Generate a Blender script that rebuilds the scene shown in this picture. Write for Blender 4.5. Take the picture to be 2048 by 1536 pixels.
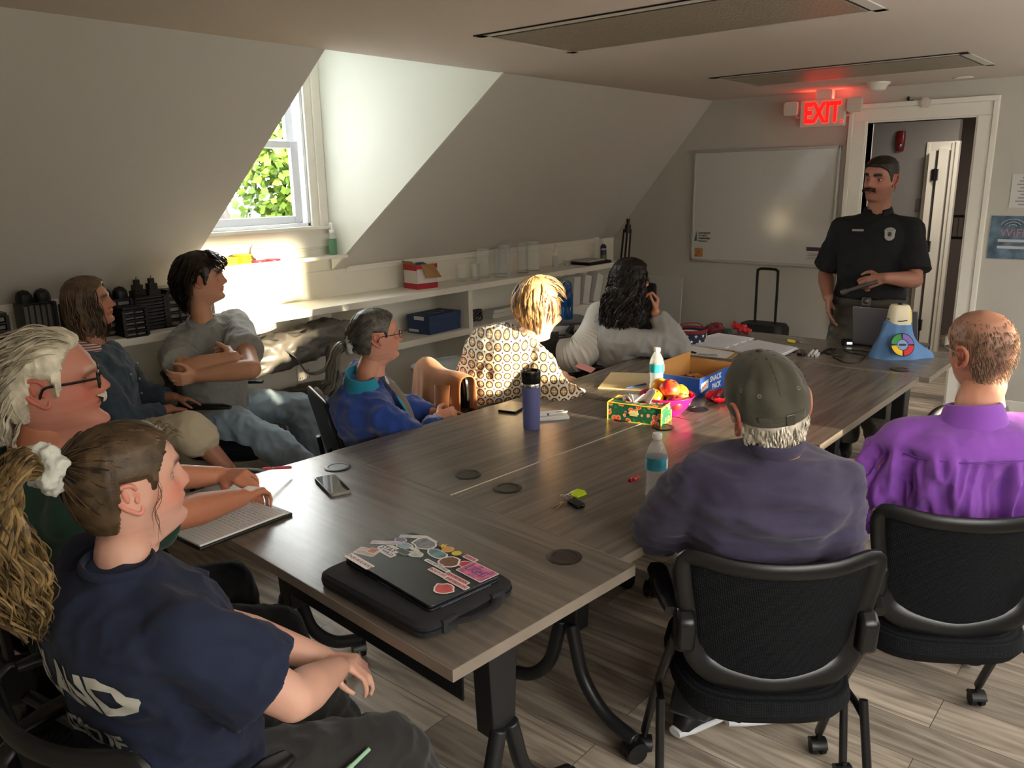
import bpy, bmesh, math, random
from mathutils import Vector, Matrix, Euler, noise
for o in list(bpy.data.objects): bpy.data.objects.remove(o)
SC = bpy.context.scene
COL = SC.collection
V = Vector
R = math.radians
random.seed(7)
# ------------------------------------------------------------ camera
CAM = V((0.0, 0.0, 1.687))
FPX = 1630.0
_p, _r, _y = R(14.05), R(-0.97), R(40.4)
_f = V((math.cos(_p), 0, -math.sin(_p))); _rt = V((0, -1, 0)); _u = _rt.cross(_f)
_rt, _u = math.cos(_r)*_rt + math.sin(_r)*_u, -math.sin(_r)*_rt + math.cos(_r)*_u
_Z = Matrix.Rotation(_y, 3, 'Z')
CF, CR, CU = _Z @ _f, _Z @ _rt, _Z @ _u
cam = bpy.data.cameras.new('camera'); camo = bpy.data.objects.new('camera', cam); COL.objects.link(camo)
cam.sensor_width = 36; cam.lens = FPX/2048*36; cam.clip_start = 0.02
camo.matrix_world = Matrix(((CR.x, CU.x, -CF.x, CAM.x), (CR.y, CU.y, -CF.y, CAM.y), (CR.z, CU.z, -CF.z, CAM.z), (0, 0, 0, 1)))
SC.camera = camo
# ------------------------------------------------------------ world, sun, window portals, exposure
w = bpy.data.worlds.new('world'); SC.world = w; w.use_nodes = True
wn = w.node_tree.nodes; wn['Background'].inputs[0].default_value = (1.0, 0.975, 0.93, 1); wn['Background'].inputs[1].default_value = 9.0
sun = bpy.data.lights.new('sun', 'SUN'); sun.energy = 12; sun.angle = R(2.2); sun.color = (1.0, 0.84, 0.58)
suno = bpy.data.objects.new('sun', sun); COL.objects.link(suno)
_d = V((-0.09, 1.0, -0.125)).normalized()
suno.rotation_euler = _d.to_track_quat('-Z', 'Y').to_euler(); suno.location = (2, -6, 3)
def portal(name, loc, d, sx, sy):
    l = bpy.data.lights.new(name, 'AREA'); l.shape = 'RECTANGLE'; l.size = sx; l.size_y = sy
    l.cycles.is_portal = True
    o = bpy.data.objects.new(name, l); COL.objects.link(o); o.location = loc
    o.rotation_euler = V(d).to_track_quat('-Z', 'Z').to_euler()
portal('window_portal', (2.72, 4.36, 1.93), (0, -1, 0), 0.74, 0.98)
portal('window_portal', (3.125, -1.36, 1.50), (0, 1, 0), 0.9, 1.0)
portal('window_portal', (.6, -1.36, 1.50), (0, 1, 0), 2.2, 1.0)
portal('window_portal', (5.1, -1.36, 1.50), (0, 1, 0), 1.3, 1.0)
vs = SC.view_settings
vs.view_transform = 'Standard'; vs.look = 'None'; vs.gamma = 1; vs.use_curve_mapping = False
vs.exposure = 1.2
# ------------------------------------------------------------ helpers
def at(x, y, d):
    return CAM + CF*d + CR*((x-1024)/FPX*d) - CU*((y-768)/FPX*d)
def onz(x, y, z):
    r = CF + CR*((x-1024)/FPX) - CU*((y-768)/FPX)
    return CAM + r*((z-CAM.z)/r.z)
def tag(o, label=None, cat=None, group=None, kind=None):
    if label: o['label'] = label
    if cat: o['category'] = cat
    if group: o['group'] = group
    if kind: o['kind'] = kind
    return o
def empty(name, loc=(0, 0, 0), rz=0.0, label=None, cat=None, group=None):
    o = bpy.data.objects.new(name, None); COL.objects.link(o)
    o.location = loc; o.rotation_euler = (0, 0, rz); o.empty_display_size = .05
    return tag(o, label, cat, group)
def link(name, me, mat=None, parent=None, loc=None):
    o = bpy.data.objects.new(name, me); COL.objects.link(o)
    if mat is not None:
        for m in (mat if isinstance(mat, (list, tuple)) else [mat]):
            me.materials.append(m)
    if parent: o.parent = parent
    if loc is not None: o.location = loc
    return o
def obj(name, bm, mat, parent=None, smooth=True, bevel=0, sub=0, loc=None, angle=40):
    me = bpy.data.meshes.new(name); bm.normal_update(); bm.to_mesh(me); bm.free()
    if smooth:
        me.polygons.foreach_set('use_smooth', [True]*len(me.polygons))
        try: me.set_sharp_from_angle(angle=R(angle))
        except Exception: pass
    o = link(name, me, mat, parent, loc)
    if bevel:
        b = o.modifiers.new('b', 'BEVEL'); b.width = bevel; b.segments = 2; b.limit_method = 'ANGLE'; b.angle_limit = R(35)
    if sub:
        s = o.modifiers.new('s', 'SUBSURF'); s.levels = sub; s.render_levels = sub
    return o
def struct(name, bm, mat, **k):
    return tag(obj(name, bm, mat, **k), kind='structure')
def B(): return bmesh.new()
def box(bm, x0, x1, y0, y1, z0, z1, M=None, mi=0):
    vs_ = [bm.verts.new((x, y, z)) for x in (x0, x1) for y in (y0, y1) for z in (z0, z1)]
    if M is not None:
        for v in vs_: v.co = M @ v.co
    for f in ((0, 1, 3, 2), (4, 6, 7, 5), (0, 4, 5, 1), (2, 3, 7, 6), (0, 2, 6, 4), (1, 5, 7, 3)):
        bm.faces.new([vs_[i] for i in f]).material_index = mi
    return vs_
def quad(bm, *pts, mi=0):
    f = bm.faces.new([bm.verts.new(p) for p in pts]); f.material_index = mi; return f
def frame_from(d, up=None):
    d = V(d).normalized(); up = V(up) if up is not None else (V((0, 0, 1)) if abs(d.z) < .95 else V((1, 0, 0)))
    x = up.cross(d)
    if x.length < 1e-6: x = V((1, 0, 0)).cross(d)
    x.normalize(); return x, d.cross(x), d
def ring(bm, c, u, v, n, p=2.0):
    out = []
    for i in range(n):
        a = 2*math.pi*i/n; ca, sa = math.cos(a), math.sin(a)
        out.append(bm.verts.new(c + u*(math.copysign(abs(ca)**(2/p), ca)) + v*(math.copysign(abs(sa)**(2/p), sa))))
    return out
def bridge(bm, a, b, mi=0):
    n = len(a)
    for i in range(n):
        bm.faces.new((a[i], a[(i+1) % n], b[(i+1) % n], b[i])).material_index = mi
def capf(bm, r, flip=False, mi=0):
    f = bm.faces.new(r[::-1] if flip else r); f.material_index = mi
def loft(bm, secs, n=24, p=2.0, caps=True, mi=0):
    """secs: (centre, u, v) ellipse rings"""
    rs = [ring(bm, V(c), V(u), V(v), n, p) for c, u, v in secs]
    for a, b in zip(rs, rs[1:]): bridge(bm, a, b, mi)
    if caps: capf(bm, rs[0], True, mi); capf(bm, rs[-1], False, mi)
    return rs
def cyl(bm, p0, p1, r0, r1=None, n=20, mi=0):
    r1 = r0 if r1 is None else r1
    x, y, _ = frame_from(V(p1)-V(p0)); return loft(bm, [(p0, x*r0, y*r0), (p1, x*r1, y*r1)], n, mi=mi)
def tube(bm, pts, r, n=8, closed=False, flat=1.0, up=None, mi=0, caps=True):
    pts = [V(p) for p in pts]; m = len(pts); rs = []; prev = None
    for i, p in enumerate(pts):
        if closed: d = pts[(i+1) % m]-pts[i-1]
        else: d = pts[min(i+1, m-1)]-pts[max(i-1, 0)]
        if d.length < 1e-9: d = V((0, 0, 1))
        d.normalize()
        if prev is None: x, y, _ = frame_from(d, up)
        else:
            x = prev - d*prev.dot(d)
            if x.length < 1e-6: x = frame_from(d)[0]
            x.normalize(); y = d.cross(x)
        prev = x
        rr = r(i/(m-1)) if callable(r) else (r[i] if isinstance(r, (list, tuple)) else r)
        rs.append(ring(bm, p, x*rr, y*rr*flat, n))
    for a, b in zip(rs, rs[1:]): bridge(bm, a, b, mi)
    if closed: bridge(bm, rs[-1], rs[0], mi)
    elif caps: capf(bm, rs[0], True, mi); capf(bm, rs[-1], False, mi)
def lathe(bm, prof, c=(0, 0, 0), n=28, M=None, mi=0, caps=True):
    c = V(c); rs = []
    for r, z in prof:
        rg = [bm.verts.new(c+V((r*math.cos(2*math.pi*i/n), r*math.sin(2*math.pi*i/n), z))) for i in range(n)]
        if M is not None:
            for v in rg: v.co = M @ v.co
        rs.append(rg)
    for a, b in zip(rs, rs[1:]): bridge(bm, a, b, mi)
    if caps: capf(bm, rs[0], True, mi); capf(bm, rs[-1], False, mi)
def ell(bm, c, r, n=16, M=None, mi=0):
    """ellipsoid with radii r (3), M rotates about centre"""
    c = V(c); k = n//2; rs = []
    for j in range(1, k):
        ph = math.pi*j/k; rg = []
        for i in range(n):
            a = 2*math.pi*i/n
            p = V((r[0]*math.sin(ph)*math.cos(a), r[1]*math.sin(ph)*math.sin(a), -r[2]*math.cos(ph)))
            rg.append(bm.verts.new(c + (M @ p if M is not None else p)))
        rs.append(rg)
    for a, b in zip(rs, rs[1:]): bridge(bm, a, b, mi)
    for zz, rg, fl in ((-r[2], rs[0], True), (r[2], rs[-1], False)):
        p = V((0, 0, zz)); t = bm.verts.new(c + (M @ p if M is not None else p))
        for i in range(n):
            a, b = rg[i], rg[(i+1) % n]
            bm.faces.new((t, b, a) if fl else (t, a, b)).material_index = mi
def prism(bm, pts, M, h, mi=0):
    """2D outline pts extruded by h along local z, placed by matrix M"""
    lo = [bm.verts.new(M @ V((p[0], p[1], 0))) for p in pts]; hi = [bm.verts.new(M @ V((p[0], p[1], h))) for p in pts]
    capf(bm, lo, True, mi); capf(bm, hi, False, mi); bridge(bm, lo, hi, mi)
def rrect(w_, h_, r, n=5):
    out = []
    for cx, cy, a0 in ((w_/2-r, h_/2-r, 0), (-w_/2+r, h_/2-r, 90), (-w_/2+r, -h_/2+r, 180), (w_/2-r, -h_/2+r, 270)):
        for i in range(n+1):
            a = R(a0+90*i/n); out.append((cx+r*math.cos(a), cy+r*math.sin(a)))
    return out
def mat4(loc, x, y, z=None):
    x, y = V(x).normalized(), V(y).normalized(); z = V(z).normalized() if z is not None else x.cross(y)
    return Matrix(((x.x, y.x, z.x, loc[0]), (x.y, y.y, z.y, loc[1]), (x.z, y.z, z.z, loc[2]), (0, 0, 0, 1)))
def TR(loc, rz=0.0, rx=0.0, ry=0.0):
    return Matrix.Translation(V(loc)) @ Euler((rx, ry, rz)).to_matrix().to_4x4()
def cr(pts, k=6):
    """catmull-rom resample"""
    P = [V(p) for p in pts]; P = [P[0]*2-P[1]] + P + [P[-1]*2-P[-2]]; out = []
    for i in range(1, len(P)-2):
        for j in range(k):
            t = j/k; a, b, c, d = P[i-1], P[i], P[i+1], P[i+2]
            out.append(0.5*((2*b)+(c-a)*t+(2*a-5*b+4*c-d)*t*t+(3*b-a-3*c+d)*t*t*t))
    return out+[P[-2]]
def text_bm(bm, s, M, size, depth=.0006, bold=.0, mi=0, align='CENTER', sx=1.0, spacing=1.0):
    cu = bpy.data.curves.new('t', 'FONT'); cu.body = s; cu.size = size; cu.extrude = depth/2; cu.align_x = align; cu.align_y = 'CENTER'
    cu.offset = bold; cu.resolution_u = 2; cu.space_character = spacing
    o = bpy.data.objects.new('t', cu); COL.objects.link(o)
    dg = bpy.context.evaluated_depsgraph_get(); me = bpy.data.meshes.new_from_object(o.evaluated_get(dg))
    bpy.data.objects.remove(o); bpy.data.curves.remove(cu)
    S = Matrix.Diagonal((sx, 1, 1, 1)); me.transform(M @ S)
    n0 = len(bm.faces); bm.from_mesh(me); bm.faces.ensure_lookup_table()
    for f in bm.faces[n0:]: f.material_index = mi
    bpy.data.meshes.remove(me)
# ------------------------------------------------------------ materials
MATS = {}
def lin(c):
    if isinstance(c, str):
        c = c.lstrip('#'); c = [int(c[i:i+2], 16)/255 for i in (0, 2, 4)]
        c = [x/12.92 if x <= .04045 else ((x+.055)/1.055)**2.4 for x in c]
    return (*c[:3], 1)
def mat(name, col, rough=.6, metal=0, bump=0, bscale=60, stretch=None, vary=0, vscale=4, spec=.5, emit=None, es=0, trans=0, ior=1.45, alpha=1, sheen=0, coat=0, sss=0, attr=None, bdist=.002):
    if name in MATS: return MATS[name]
    m = bpy.data.materials.new(name); m.use_nodes = True; nt = m.node_tree; N = nt.nodes; L = nt.links; b = N['Principled BSDF']
    c = lin(col); b.inputs['Base Color'].default_value = c; b.inputs['Roughness'].default_value = rough; b.inputs['Metallic'].default_value = metal
    b.inputs['Specular IOR Level'].default_value = spec; b.inputs['IOR'].default_value = ior
    b.inputs['Transmission Weight'].default_value = trans; b.inputs['Alpha'].default_value = alpha
    b.inputs['Sheen Weight'].default_value = sheen; b.inputs['Coat Weight'].default_value = coat
    if sss: b.inputs['Subsurface Weight'].default_value = sss; b.inputs['Subsurface Radius'].default_value = (.012, .005, .003); b.inputs['Subsurface Scale'].default_value = 1
    if emit: b.inputs['Emission Color'].default_value = lin(emit); b.inputs['Emission Strength'].default_value = es
    tc = N.new('ShaderNodeTexCoord'); mp = N.new('ShaderNodeMapping'); L.new(tc.outputs['Object'], mp.inputs[0])
    if stretch: mp.inputs['Scale'].default_value = stretch
    if vary:
        nz = N.new('ShaderNodeTexNoise'); nz.inputs['Scale'].default_value = vscale; nz.inputs['Detail'].default_value = 5; L.new(mp.outputs[0], nz.inputs['Vector'])
        rp = N.new('ShaderNodeValToRGB'); rp.color_ramp.elements[0].position = .3; rp.color_ramp.elements[1].position = .7
        rp.color_ramp.elements[0].color = tuple(max(0, x*(1-vary)) for x in c[:3])+(1,); rp.color_ramp.elements[1].color = tuple(min(1, x*(1+vary)) for x in c[:3])+(1,)
        L.new(nz.outputs[0], rp.inputs[0]); L.new(rp.outputs[0], b.inputs['Base Color'])
    if attr:
        a = N.new('ShaderNodeAttribute'); a.attribute_name = attr; L.new(a.outputs['Color'], b.inputs['Base Color'])
    if bump:
        n2 = N.new('ShaderNodeTexNoise'); n2.inputs['Scale'].default_value = bscale; n2.inputs['Detail'].default_value = 4; L.new(mp.outputs[0], n2.inputs['Vector'])
        bp = N.new('ShaderNodeBump'); bp.inputs['Strength'].default_value = bump; bp.inputs['Distance'].default_value = bdist
        L.new(n2.outputs[0], bp.inputs['Height']); L.new(bp.outputs[0], b.inputs['Normal'])
    MATS[name] = m; return m
def nodes_of(m): return m.node_tree.nodes, m.node_tree.links, m.node_tree.nodes['Principled BSDF']
def wood(name, c1, c2, axis=0, rough=.35, plank=None):
    m = mat(name, c1, rough); N, L, b = nodes_of(m)
    tc = N.new('ShaderNodeTexCoord'); mp = N.new('ShaderNodeMapping'); L.new(tc.outputs['Object'], mp.inputs[0])
    s = [22, 22, 22]; s[axis] = 1.3; mp.inputs['Scale'].default_value = s
    n1 = N.new('ShaderNodeTexNoise'); n1.inputs['Scale'].default_value = 1.6; n1.inputs['Detail'].default_value = 8; n1.inputs['Distortion'].default_value = .6; L.new(mp.outputs[0], n1.inputs['Vector'])
    rp = N.new('ShaderNodeValToRGB'); e = rp.color_ramp.elements; e[0].position = .33; e[1].position = .68; e[0].color = lin(c1); e[1].color = lin(c2)
    L.new(n1.outputs[0], rp.inputs[0]); L.new(rp.outputs[0], b.inputs['Base Color'])
    bp = N.new('ShaderNodeBump'); bp.inputs['Strength'].default_value = .12; bp.inputs['Distance'].default_value = .001; L.new(n1.outputs[0], bp.inputs['Height']); L.new(bp.outputs[0], b.inputs['Normal'])
    return m
M_wall = mat('wall_paint', '#b8b4aa', .75, bump=.12, bscale=180)
M_slope = mat('slope_paint', '#c4c0b8', .7, bump=.12, bscale=150)
M_ceil = mat('ceiling_paint', '#cfc4ba', .8, bump=.15, bscale=120)
M_white = mat('white_trim_paint', '#e6e2d6', .38, bump=.04, bscale=40)
M_panel = mat('white_panel_paint', '#e4e0d2', .55)
M_black = mat('black_plastic', '#0d0d0e', .42)
M_blackm = mat('black_metal', '#101011', .32, spec=.6)
M_chrome = mat('chrome', '#c9c9c9', .18, metal=1)
M_glassm = mat('clear_glass', '#ffffff', .02, trans=1, ior=1.45)
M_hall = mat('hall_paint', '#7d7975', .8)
# ------------------------------------------------------------ room shell
XW, XN, YK, YR, CZ = 6.5, -1.45, 4.256, -1.3, 2.295
YC, SB = 3.30, 1.153           # ceiling edge, bottom of slope
def floor_mat():
    m = mat('floor_planks', '#9a8b7c', .42); N, L, b = nodes_of(m)
    tc = N.new('ShaderNodeTexCoord'); mp = N.new('ShaderNodeMapping'); L.new(tc.outputs['Object'], mp.inputs[0]); mp.inputs['Rotation'].default_value = (0, 0, R(90))
    br = N.new('ShaderNodeTexBrick'); L.new(mp.outputs[0], br.inputs['Vector'])
    br.inputs['Color1'].default_value = (0, 0, 0, 1); br.inputs['Color2'].default_value = (1, 1, 1, 1); br.inputs['Mortar'].default_value = (.5, .5, .5, 1)
    br.inputs['Scale'].default_value = 1; br.inputs['Brick Width'].default_value = 1.22; br.inputs['Row Height'].default_value = .18; br.inputs['Mortar Size'].default_value = .0012; br.offset = .37; br.offset_frequency = 2
    mp2 = N.new('ShaderNodeMapping'); mp2.inputs['Scale'].default_value = (17, 1.3, 1); L.new(tc.outputs['Object'], mp2.inputs[0])
    ad = N.new('ShaderNodeVectorMath'); ad.operation = 'ADD'; L.new(mp2.outputs[0], ad.inputs[0])
    sc = N.new('ShaderNodeVectorMath'); sc.operation = 'SCALE'; sc.inputs['Scale'].default_value = 13; L.new(br.outputs['Color'], sc.inputs[0]); L.new(sc.outputs[0], ad.inputs[1])
    nz = N.new('ShaderNodeTexNoise'); nz.inputs['Scale'].default_value = 1.4; nz.inputs['Detail'].default_value = 7; nz.inputs['Distortion'].default_value = 1.2; L.new(ad.outputs[0], nz.inputs['Vector'])
    r1 = N.new('ShaderNodeValToRGB'); e = r1.color_ramp.elements; e[0].position = .3; e[1].position = .72; e[0].color = lin('#75695d'); e[1].color = lin('#c8bcab'); L.new(nz.outputs[0], r1.inputs[0])
    r2 = N.new('ShaderNodeValToRGB'); e = r2.color_ramp.elements; e[0].position = 0; e[1].position = 1; e[0].color = (.55, .54, .53, 1); e[1].color = (1.15, 1.12, 1.08, 1); L.new(br.outputs['Color'], r2.inputs[0])
    mx = N.new('ShaderNodeMix'); mx.data_type = 'RGBA'; mx.blend_type = 'MULTIPLY'; mx.inputs[0].default_value = 1; L.new(r1.outputs[0], mx.inputs[6]); L.new(r2.outputs[0], mx.inputs[7])
    m2 = N.new('ShaderNodeMix'); m2.data_type = 'RGBA'; m2.blend_type = 'MIX'; L.new(br.outputs['Fac'], m2.inputs[0]); L.new(mx.outputs[2], m2.inputs[6]); m2.inputs[7].default_value = lin('#3f3731')
    L.new(m2.outputs[2], b.inputs['Base Color'])
    bp = N.new('ShaderNodeBump'); bp.inputs['Strength'].default_value = .2; bp.inputs['Distance'].default_value = .001; L.new(nz.outputs[0], bp.inputs['Height']); L.new(bp.outputs[0], b.inputs['Normal'])
    return m
bm = B(); box(bm, XN-.1, 10.5, YR-.1, YK+.1, -.1, 0); struct('floor', bm, floor_mat(), smooth=False)
bm = B(); box(bm, XN-.1, XW, YR-.1, YC, CZ, CZ+.09); struct('ceiling', bm, M_ceil, smooth=False)
# dormer plan: right edge of opening goes (3.86,3.30)->(3.325,4.16)->corner (3.27,YK); left (2.565,3.30)->(2.24,YK)
DR0, DR1, DL0, DL1 = V((3.86, YC, CZ)), V((3.327, 4.163, 1.264)), V((2.565, YC, CZ)), V((2.24, YK-.09, 1.262))
def sl(x, y): return V((x, y, CZ-(y-YC)*(CZ-SB)/(YK-YC)))
bm = B()   # sloped ceiling in two panels around the dormer (thick)
def slope_piece(bm, pts):
    n = V((0, -(CZ-SB), -(YK-YC))).normalized()*-.06
    lo = [bm.verts.new(p) for p in pts]; hi = [bm.verts.new(p+n) for p in pts]
    capf(bm, lo, True); capf(bm, hi); bridge(bm, lo, hi)
slope_piece(bm, [sl(XN, YC), sl(DL0.x, YC), sl(2.24, YK-.09), sl(2.24, YK), sl(XN, YK)])
slope_piece(bm, [sl(DR0.x, YC), sl(XW, YC), sl(XW, YK), sl(3.27, YK), sl(DR1.x, DR1.y)])
bm.normal_update(); bmesh.ops.recalc_face_normals(bm, faces=bm.faces)
struct('wall_slope', bm, M_slope, smooth=False)
DZ = 2.62
bm = B()
# cheeks of the dormer
M_cheek = mat('cheek_paint', '#d9dbd2', .42)
def vwall(bm, pts, t):
    d = (V(pts[1])-V(pts[0])); d.z = 0; nrm = V((-d.y, d.x, 0)).normalized()*t
    a = [bm.verts.new(p) for p in pts]; b_ = [bm.verts.new(V(p)+nrm) for p in pts]
    capf(bm, a, True); capf(bm, b_); bridge(bm, a, b_)
vwall(bm, [V((3.27, YK, SB)), V((3.27, YK, DZ)), DR0+V((0, 0, DZ-CZ)), DR0, sl(DR1.x, DR1.y)][::-1], -.05)
bmesh.ops.recalc_face_normals(bm, faces=bm.faces); struct('wall_dormer_right', bm, M_cheek, smooth=False)
bm = B(); vwall(bm, [V((2.24, YK, SB)), V((2.24, YK, DZ)), DL0+V((0, 0, DZ-CZ)), DL0, sl(2.24, YK-.09)], -.05)
bmesh.ops.recalc_face_normals(bm, faces=bm.faces); struct('wall_dormer_left', bm, M_cheek, smooth=False)
bm = B(); box(bm, 2.1, 4.0, YC-.02, YK+.1, DZ, DZ+.08); struct('ceiling_dormer', bm, M_cheek, smooth=False)
bm = B(); box(bm, 2.1, 4.0, YC-.06, YC, CZ+.03, DZ+.04); struct('wall_dormer_front', bm, M_cheek, smooth=False)
# knee wall with window opening 2.36..3.11 x 1.43..2.42
W0, W1, WZ0, WZ1 = 2.36, 3.11, 1.432, 2.42
bm = B()
box(bm, XN, W0, YK, YK+.1, 0, SB+.02); box(bm, W1, XW, YK, YK+.1, 0, SB+.02); box(bm, W0, W1, YK, YK+.1, 0, WZ0)
box(bm, 2.2, W0, YK, YK+.1, SB+.02, DZ); box(bm, W1, 3.32, YK, YK+.1, SB+.02, DZ); box(bm, W0, W1, YK, YK+.1, WZ1, DZ)
struct('wall_left', bm, M_panel, smooth=False)
# window
win = tag(empty('window_1', ((W0+W1)/2, YK, WZ0)), kind='structure')
wx, wz = (W0+W1)/2, WZ0
def wb(n, bxs, m=M_white, par=win, bev=.003):
    b_ = B()
    for x0, x1, y0, y1, z0, z1 in bxs: box(b_, x0-wx, x1-wx, y0-YK, y1-YK, z0-wz, z1-wz)
    return obj(n, b_, m, par, smooth=False, bevel=bev)
M_vinyl = mat('white_vinyl', '#dfe3e8', .3)
wb('window_casing', [(W1, W1+.055, YK-.018, YK, WZ0-.0, WZ1+.1), (W1+.055, W1+.115, YK-.03, YK, WZ0, WZ1+.1), (W1+.115, W1+.15, YK-.022, YK, WZ0, WZ1+.1), (W0-.12, W0, YK-.022, YK, WZ0, WZ1+.1), (W0-.12, W1+.15, YK-.022, YK, WZ1, WZ1+.12)])
wb('window_sill', [(W0-.12, W1+.14, YK-.045, YK, WZ0-.022, WZ0), (W0-.12, W1+.13, YK-.016, YK, WZ0-.13, WZ0-.022)])
wb('window_frame', [(W0, W0+.02, YK, YK+.1, WZ0, WZ1), (W1-.02, W1, YK, YK+.1, WZ0, WZ1), (W0, W1, YK, YK+.1, WZ0, WZ0+.02), (W0, W1, YK, YK+.1, WZ1-.02, WZ1)], M_vinyl)
def sash(n, z0, z1, y):
    s = wb(n, [(W0+.02, W0+.065, y, y+.03, z0, z1), (W1-.085, W1-.03, y, y+.03, z0, z1), (W0+.065, W1-.085, y+.001, y+.029, z0, z0+.045), (W0+.065, W1-.085, y+.001, y+.029, z1-.042, z1)], M_vinyl)
    b_ = B(); box(b_, W0+.06-wx, W1-.08-wx, y+.013-YK, y+.016-YK, z0+.04-wz, z1-.04-wz)
    obj('pane', b_, mat('window_glass', '#f4fbff', .01, trans=1, ior=1.02), s, smooth=False)
sash('sash', WZ0+.02, 1.935, YK+.03); sash('sash', 1.90, WZ1-.02, YK+.064)
# ledge under the window
bm = B(); box(bm, 2.2, 3.30, 4.15, YK, 1.228, 1.25); box(bm, 2.2, 3.31, YK-.012, YK, 1.29, 1.302); struct('trim_1', bm, M_white, bevel=.004)
bm = B()  # moulding along the slope foot and panel battens
box(bm, 3.36, 6.2, YK-.02, YK, SB-.028, SB+.008); box(bm, 3.36, 6.2, YK-.028, YK, SB-.0, SB+.012)
box(bm, XN, 2.2, YK-.02, YK, SB-.028, SB+.01)
box(bm, 6.16, 6.21, YK-.035, YK, .98, SB+.02); box(bm, 1.95, 3.37, YK-.006, YK, 1.145, 1.15)
struct('trim_2', bm, M_white, bevel=.003)
# end wall with door opening
DY0, DY1, DH = 1.335, 2.045, 2.05
bm = B()
box(bm, XW, XW+.12, DY1, YK+.1, 0, CZ+.3); box(bm, XW, XW+.12, YR-.1, DY0, 0, CZ+.3); box(bm, XW, XW+.12, DY0, DY1, DH, CZ+.3)
struct('wall_end', bm, M_wall, smooth=False)
bm = B()
for a, b_, s in ((DY1, DY1+.10, 1), (DY0-.10, DY0, -1)):
    box(bm, XW-.018, XW, a+(.012 if s > 0 else 0), b_-(.0 if s > 0 else .012), 0, DH+.012)
box(bm, XW-.03, XW, DY1+.10, DY1+.135, 0, DH+.10); box(bm, XW-.03, XW, DY0-.135, DY0-.10, 0, DH+.10)
box(bm, XW-.017, XW, DY0-.10, DY1+.10, DH+.012, DH+.10); box(bm, XW-.03, XW, DY0-.135, DY1+.135, DH+.10, DH+.135)
box(bm, XW-.01, XW+.14, DY1, DY1+.014, 0, DH+.014); box(bm, XW-.01, XW+.14, DY0-.014, DY0, 0, DH+.014); box(bm, XW-.01, XW+.14, DY0, DY1, DH, DH+.014)
struct('trim_3', bm, M_white, smooth=False, bevel=.004)
bm = B(); box(bm, XW-.016, XW, DY1+.135, 3.9, 0, .12); struct('baseboard_end', bm, M_white, bevel=.003)
bm = B(); box(bm, XW-.016, XW, YR, DY0-.135, 0, .12); struct('baseboard_right', bm, M_white, bevel=.003)
# strike plate on the right jamb
bm = B(); box(bm, XW+.03, XW+.07, DY0-.001, DY0+.003, .96, 1.05); obj('strike_plate', bm, M_blackm, smooth=False); tag(bpy.data.objects['strike_plate'], 'black metal strike plate on the right jamb of the open doorway', 'strike plate')
# near and right walls (behind the camera) with windows
bm = B(); box(bm, XN-.1, XN, YR-.1, YK+.1, 0, CZ+.3)
struct('wall_near', bm, M_wall, smooth=False)
bm = B()
ops = [(-.5, 1.7), (2.75, 3.5), (4.5, 5.7)]; z0, z1 = 1.02, 2.0; xs = XN
for a, b_ in ops:
    box(bm, xs, a, YR-.1, YR, 0, CZ+.3); box(bm, a, b_, YR-.1, YR, 0, z0); box(bm, a, b_, YR-.1, YR, z1, CZ+.3); xs = b_
box(bm, xs, XW+.12, YR-.1, YR, 0, CZ+.3); struct('wall_right', bm, M_wall, smooth=False)
for i, (a, b_) in enumerate(ops):
    w_ = B()
    box(w_, a-.08, a, YR, YR+.02, z0-.08, z1+.08); box(w_, b_, b_+.08, YR, YR+.02, z0-.08, z1+.08); box(w_, a, b_, YR, YR+.02, z1, z1+.08); box(w_, a, b_, YR, YR+.04, z0-.06, z0)
    box(w_, a, a+.03, YR-.08, YR-.04, z0, z1); box(w_, b_-.03, b_, YR-.08, YR-.04, z0, z1); box(w_, a, b_, YR-.08, YR-.04, 1.49, 1.53)
    struct('window_%d' % (i+2), w_, M_white, smooth=False)
# hallway beyond the door
HX = 8.35
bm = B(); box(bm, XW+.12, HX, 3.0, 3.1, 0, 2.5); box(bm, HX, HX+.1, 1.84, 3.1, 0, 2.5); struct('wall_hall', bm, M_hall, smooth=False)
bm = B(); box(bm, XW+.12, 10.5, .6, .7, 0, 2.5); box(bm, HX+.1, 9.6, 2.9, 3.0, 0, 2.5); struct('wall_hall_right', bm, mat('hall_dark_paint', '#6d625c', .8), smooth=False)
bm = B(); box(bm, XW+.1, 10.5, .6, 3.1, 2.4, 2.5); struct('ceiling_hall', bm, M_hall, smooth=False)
# ------------------------------------------------------------ tables
M_lam = wood('grey_wood_laminate', '#564f47', '#70675d', 0, .27)
M_lam_edge = mat('laminate_edge', '#7b7165', .4, vary=.1, vscale=12)
M_seam_lit = mat('seam_highlight', '#b9ad98', .4)
M_leg = mat('charcoal_powder_coat', '#1b1c1e', .38, bump=.05, bscale=400)
TZ = 0.737
def caster(bm, c, d=(1, 0), r=.028):
    c = V(c); dx = V((d[0], d[1], 0)).normalized(); ly = V((-dx.y, dx.x, 0))
    for s in (-1, 1):
        cyl(bm, c+ly*s*.008+V((0, 0, r)), c+ly*s*.022+V((0, 0, r)), r, r*.94, 18)
    M = mat4(c+V((0, 0, r))-ly*.024, dx, (0, 0, 1))
    prism(bm, [(r*1.12*math.cos(R(a)), r*1.12*math.sin(R(a))) for a in range(20, 171, 15)]+[(-.012, .0)], M, -.048)
    cyl(bm, c+V((0, 0, r*1.9)), c+V((0, 0, r*2.6)), .008, n=10)
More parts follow.
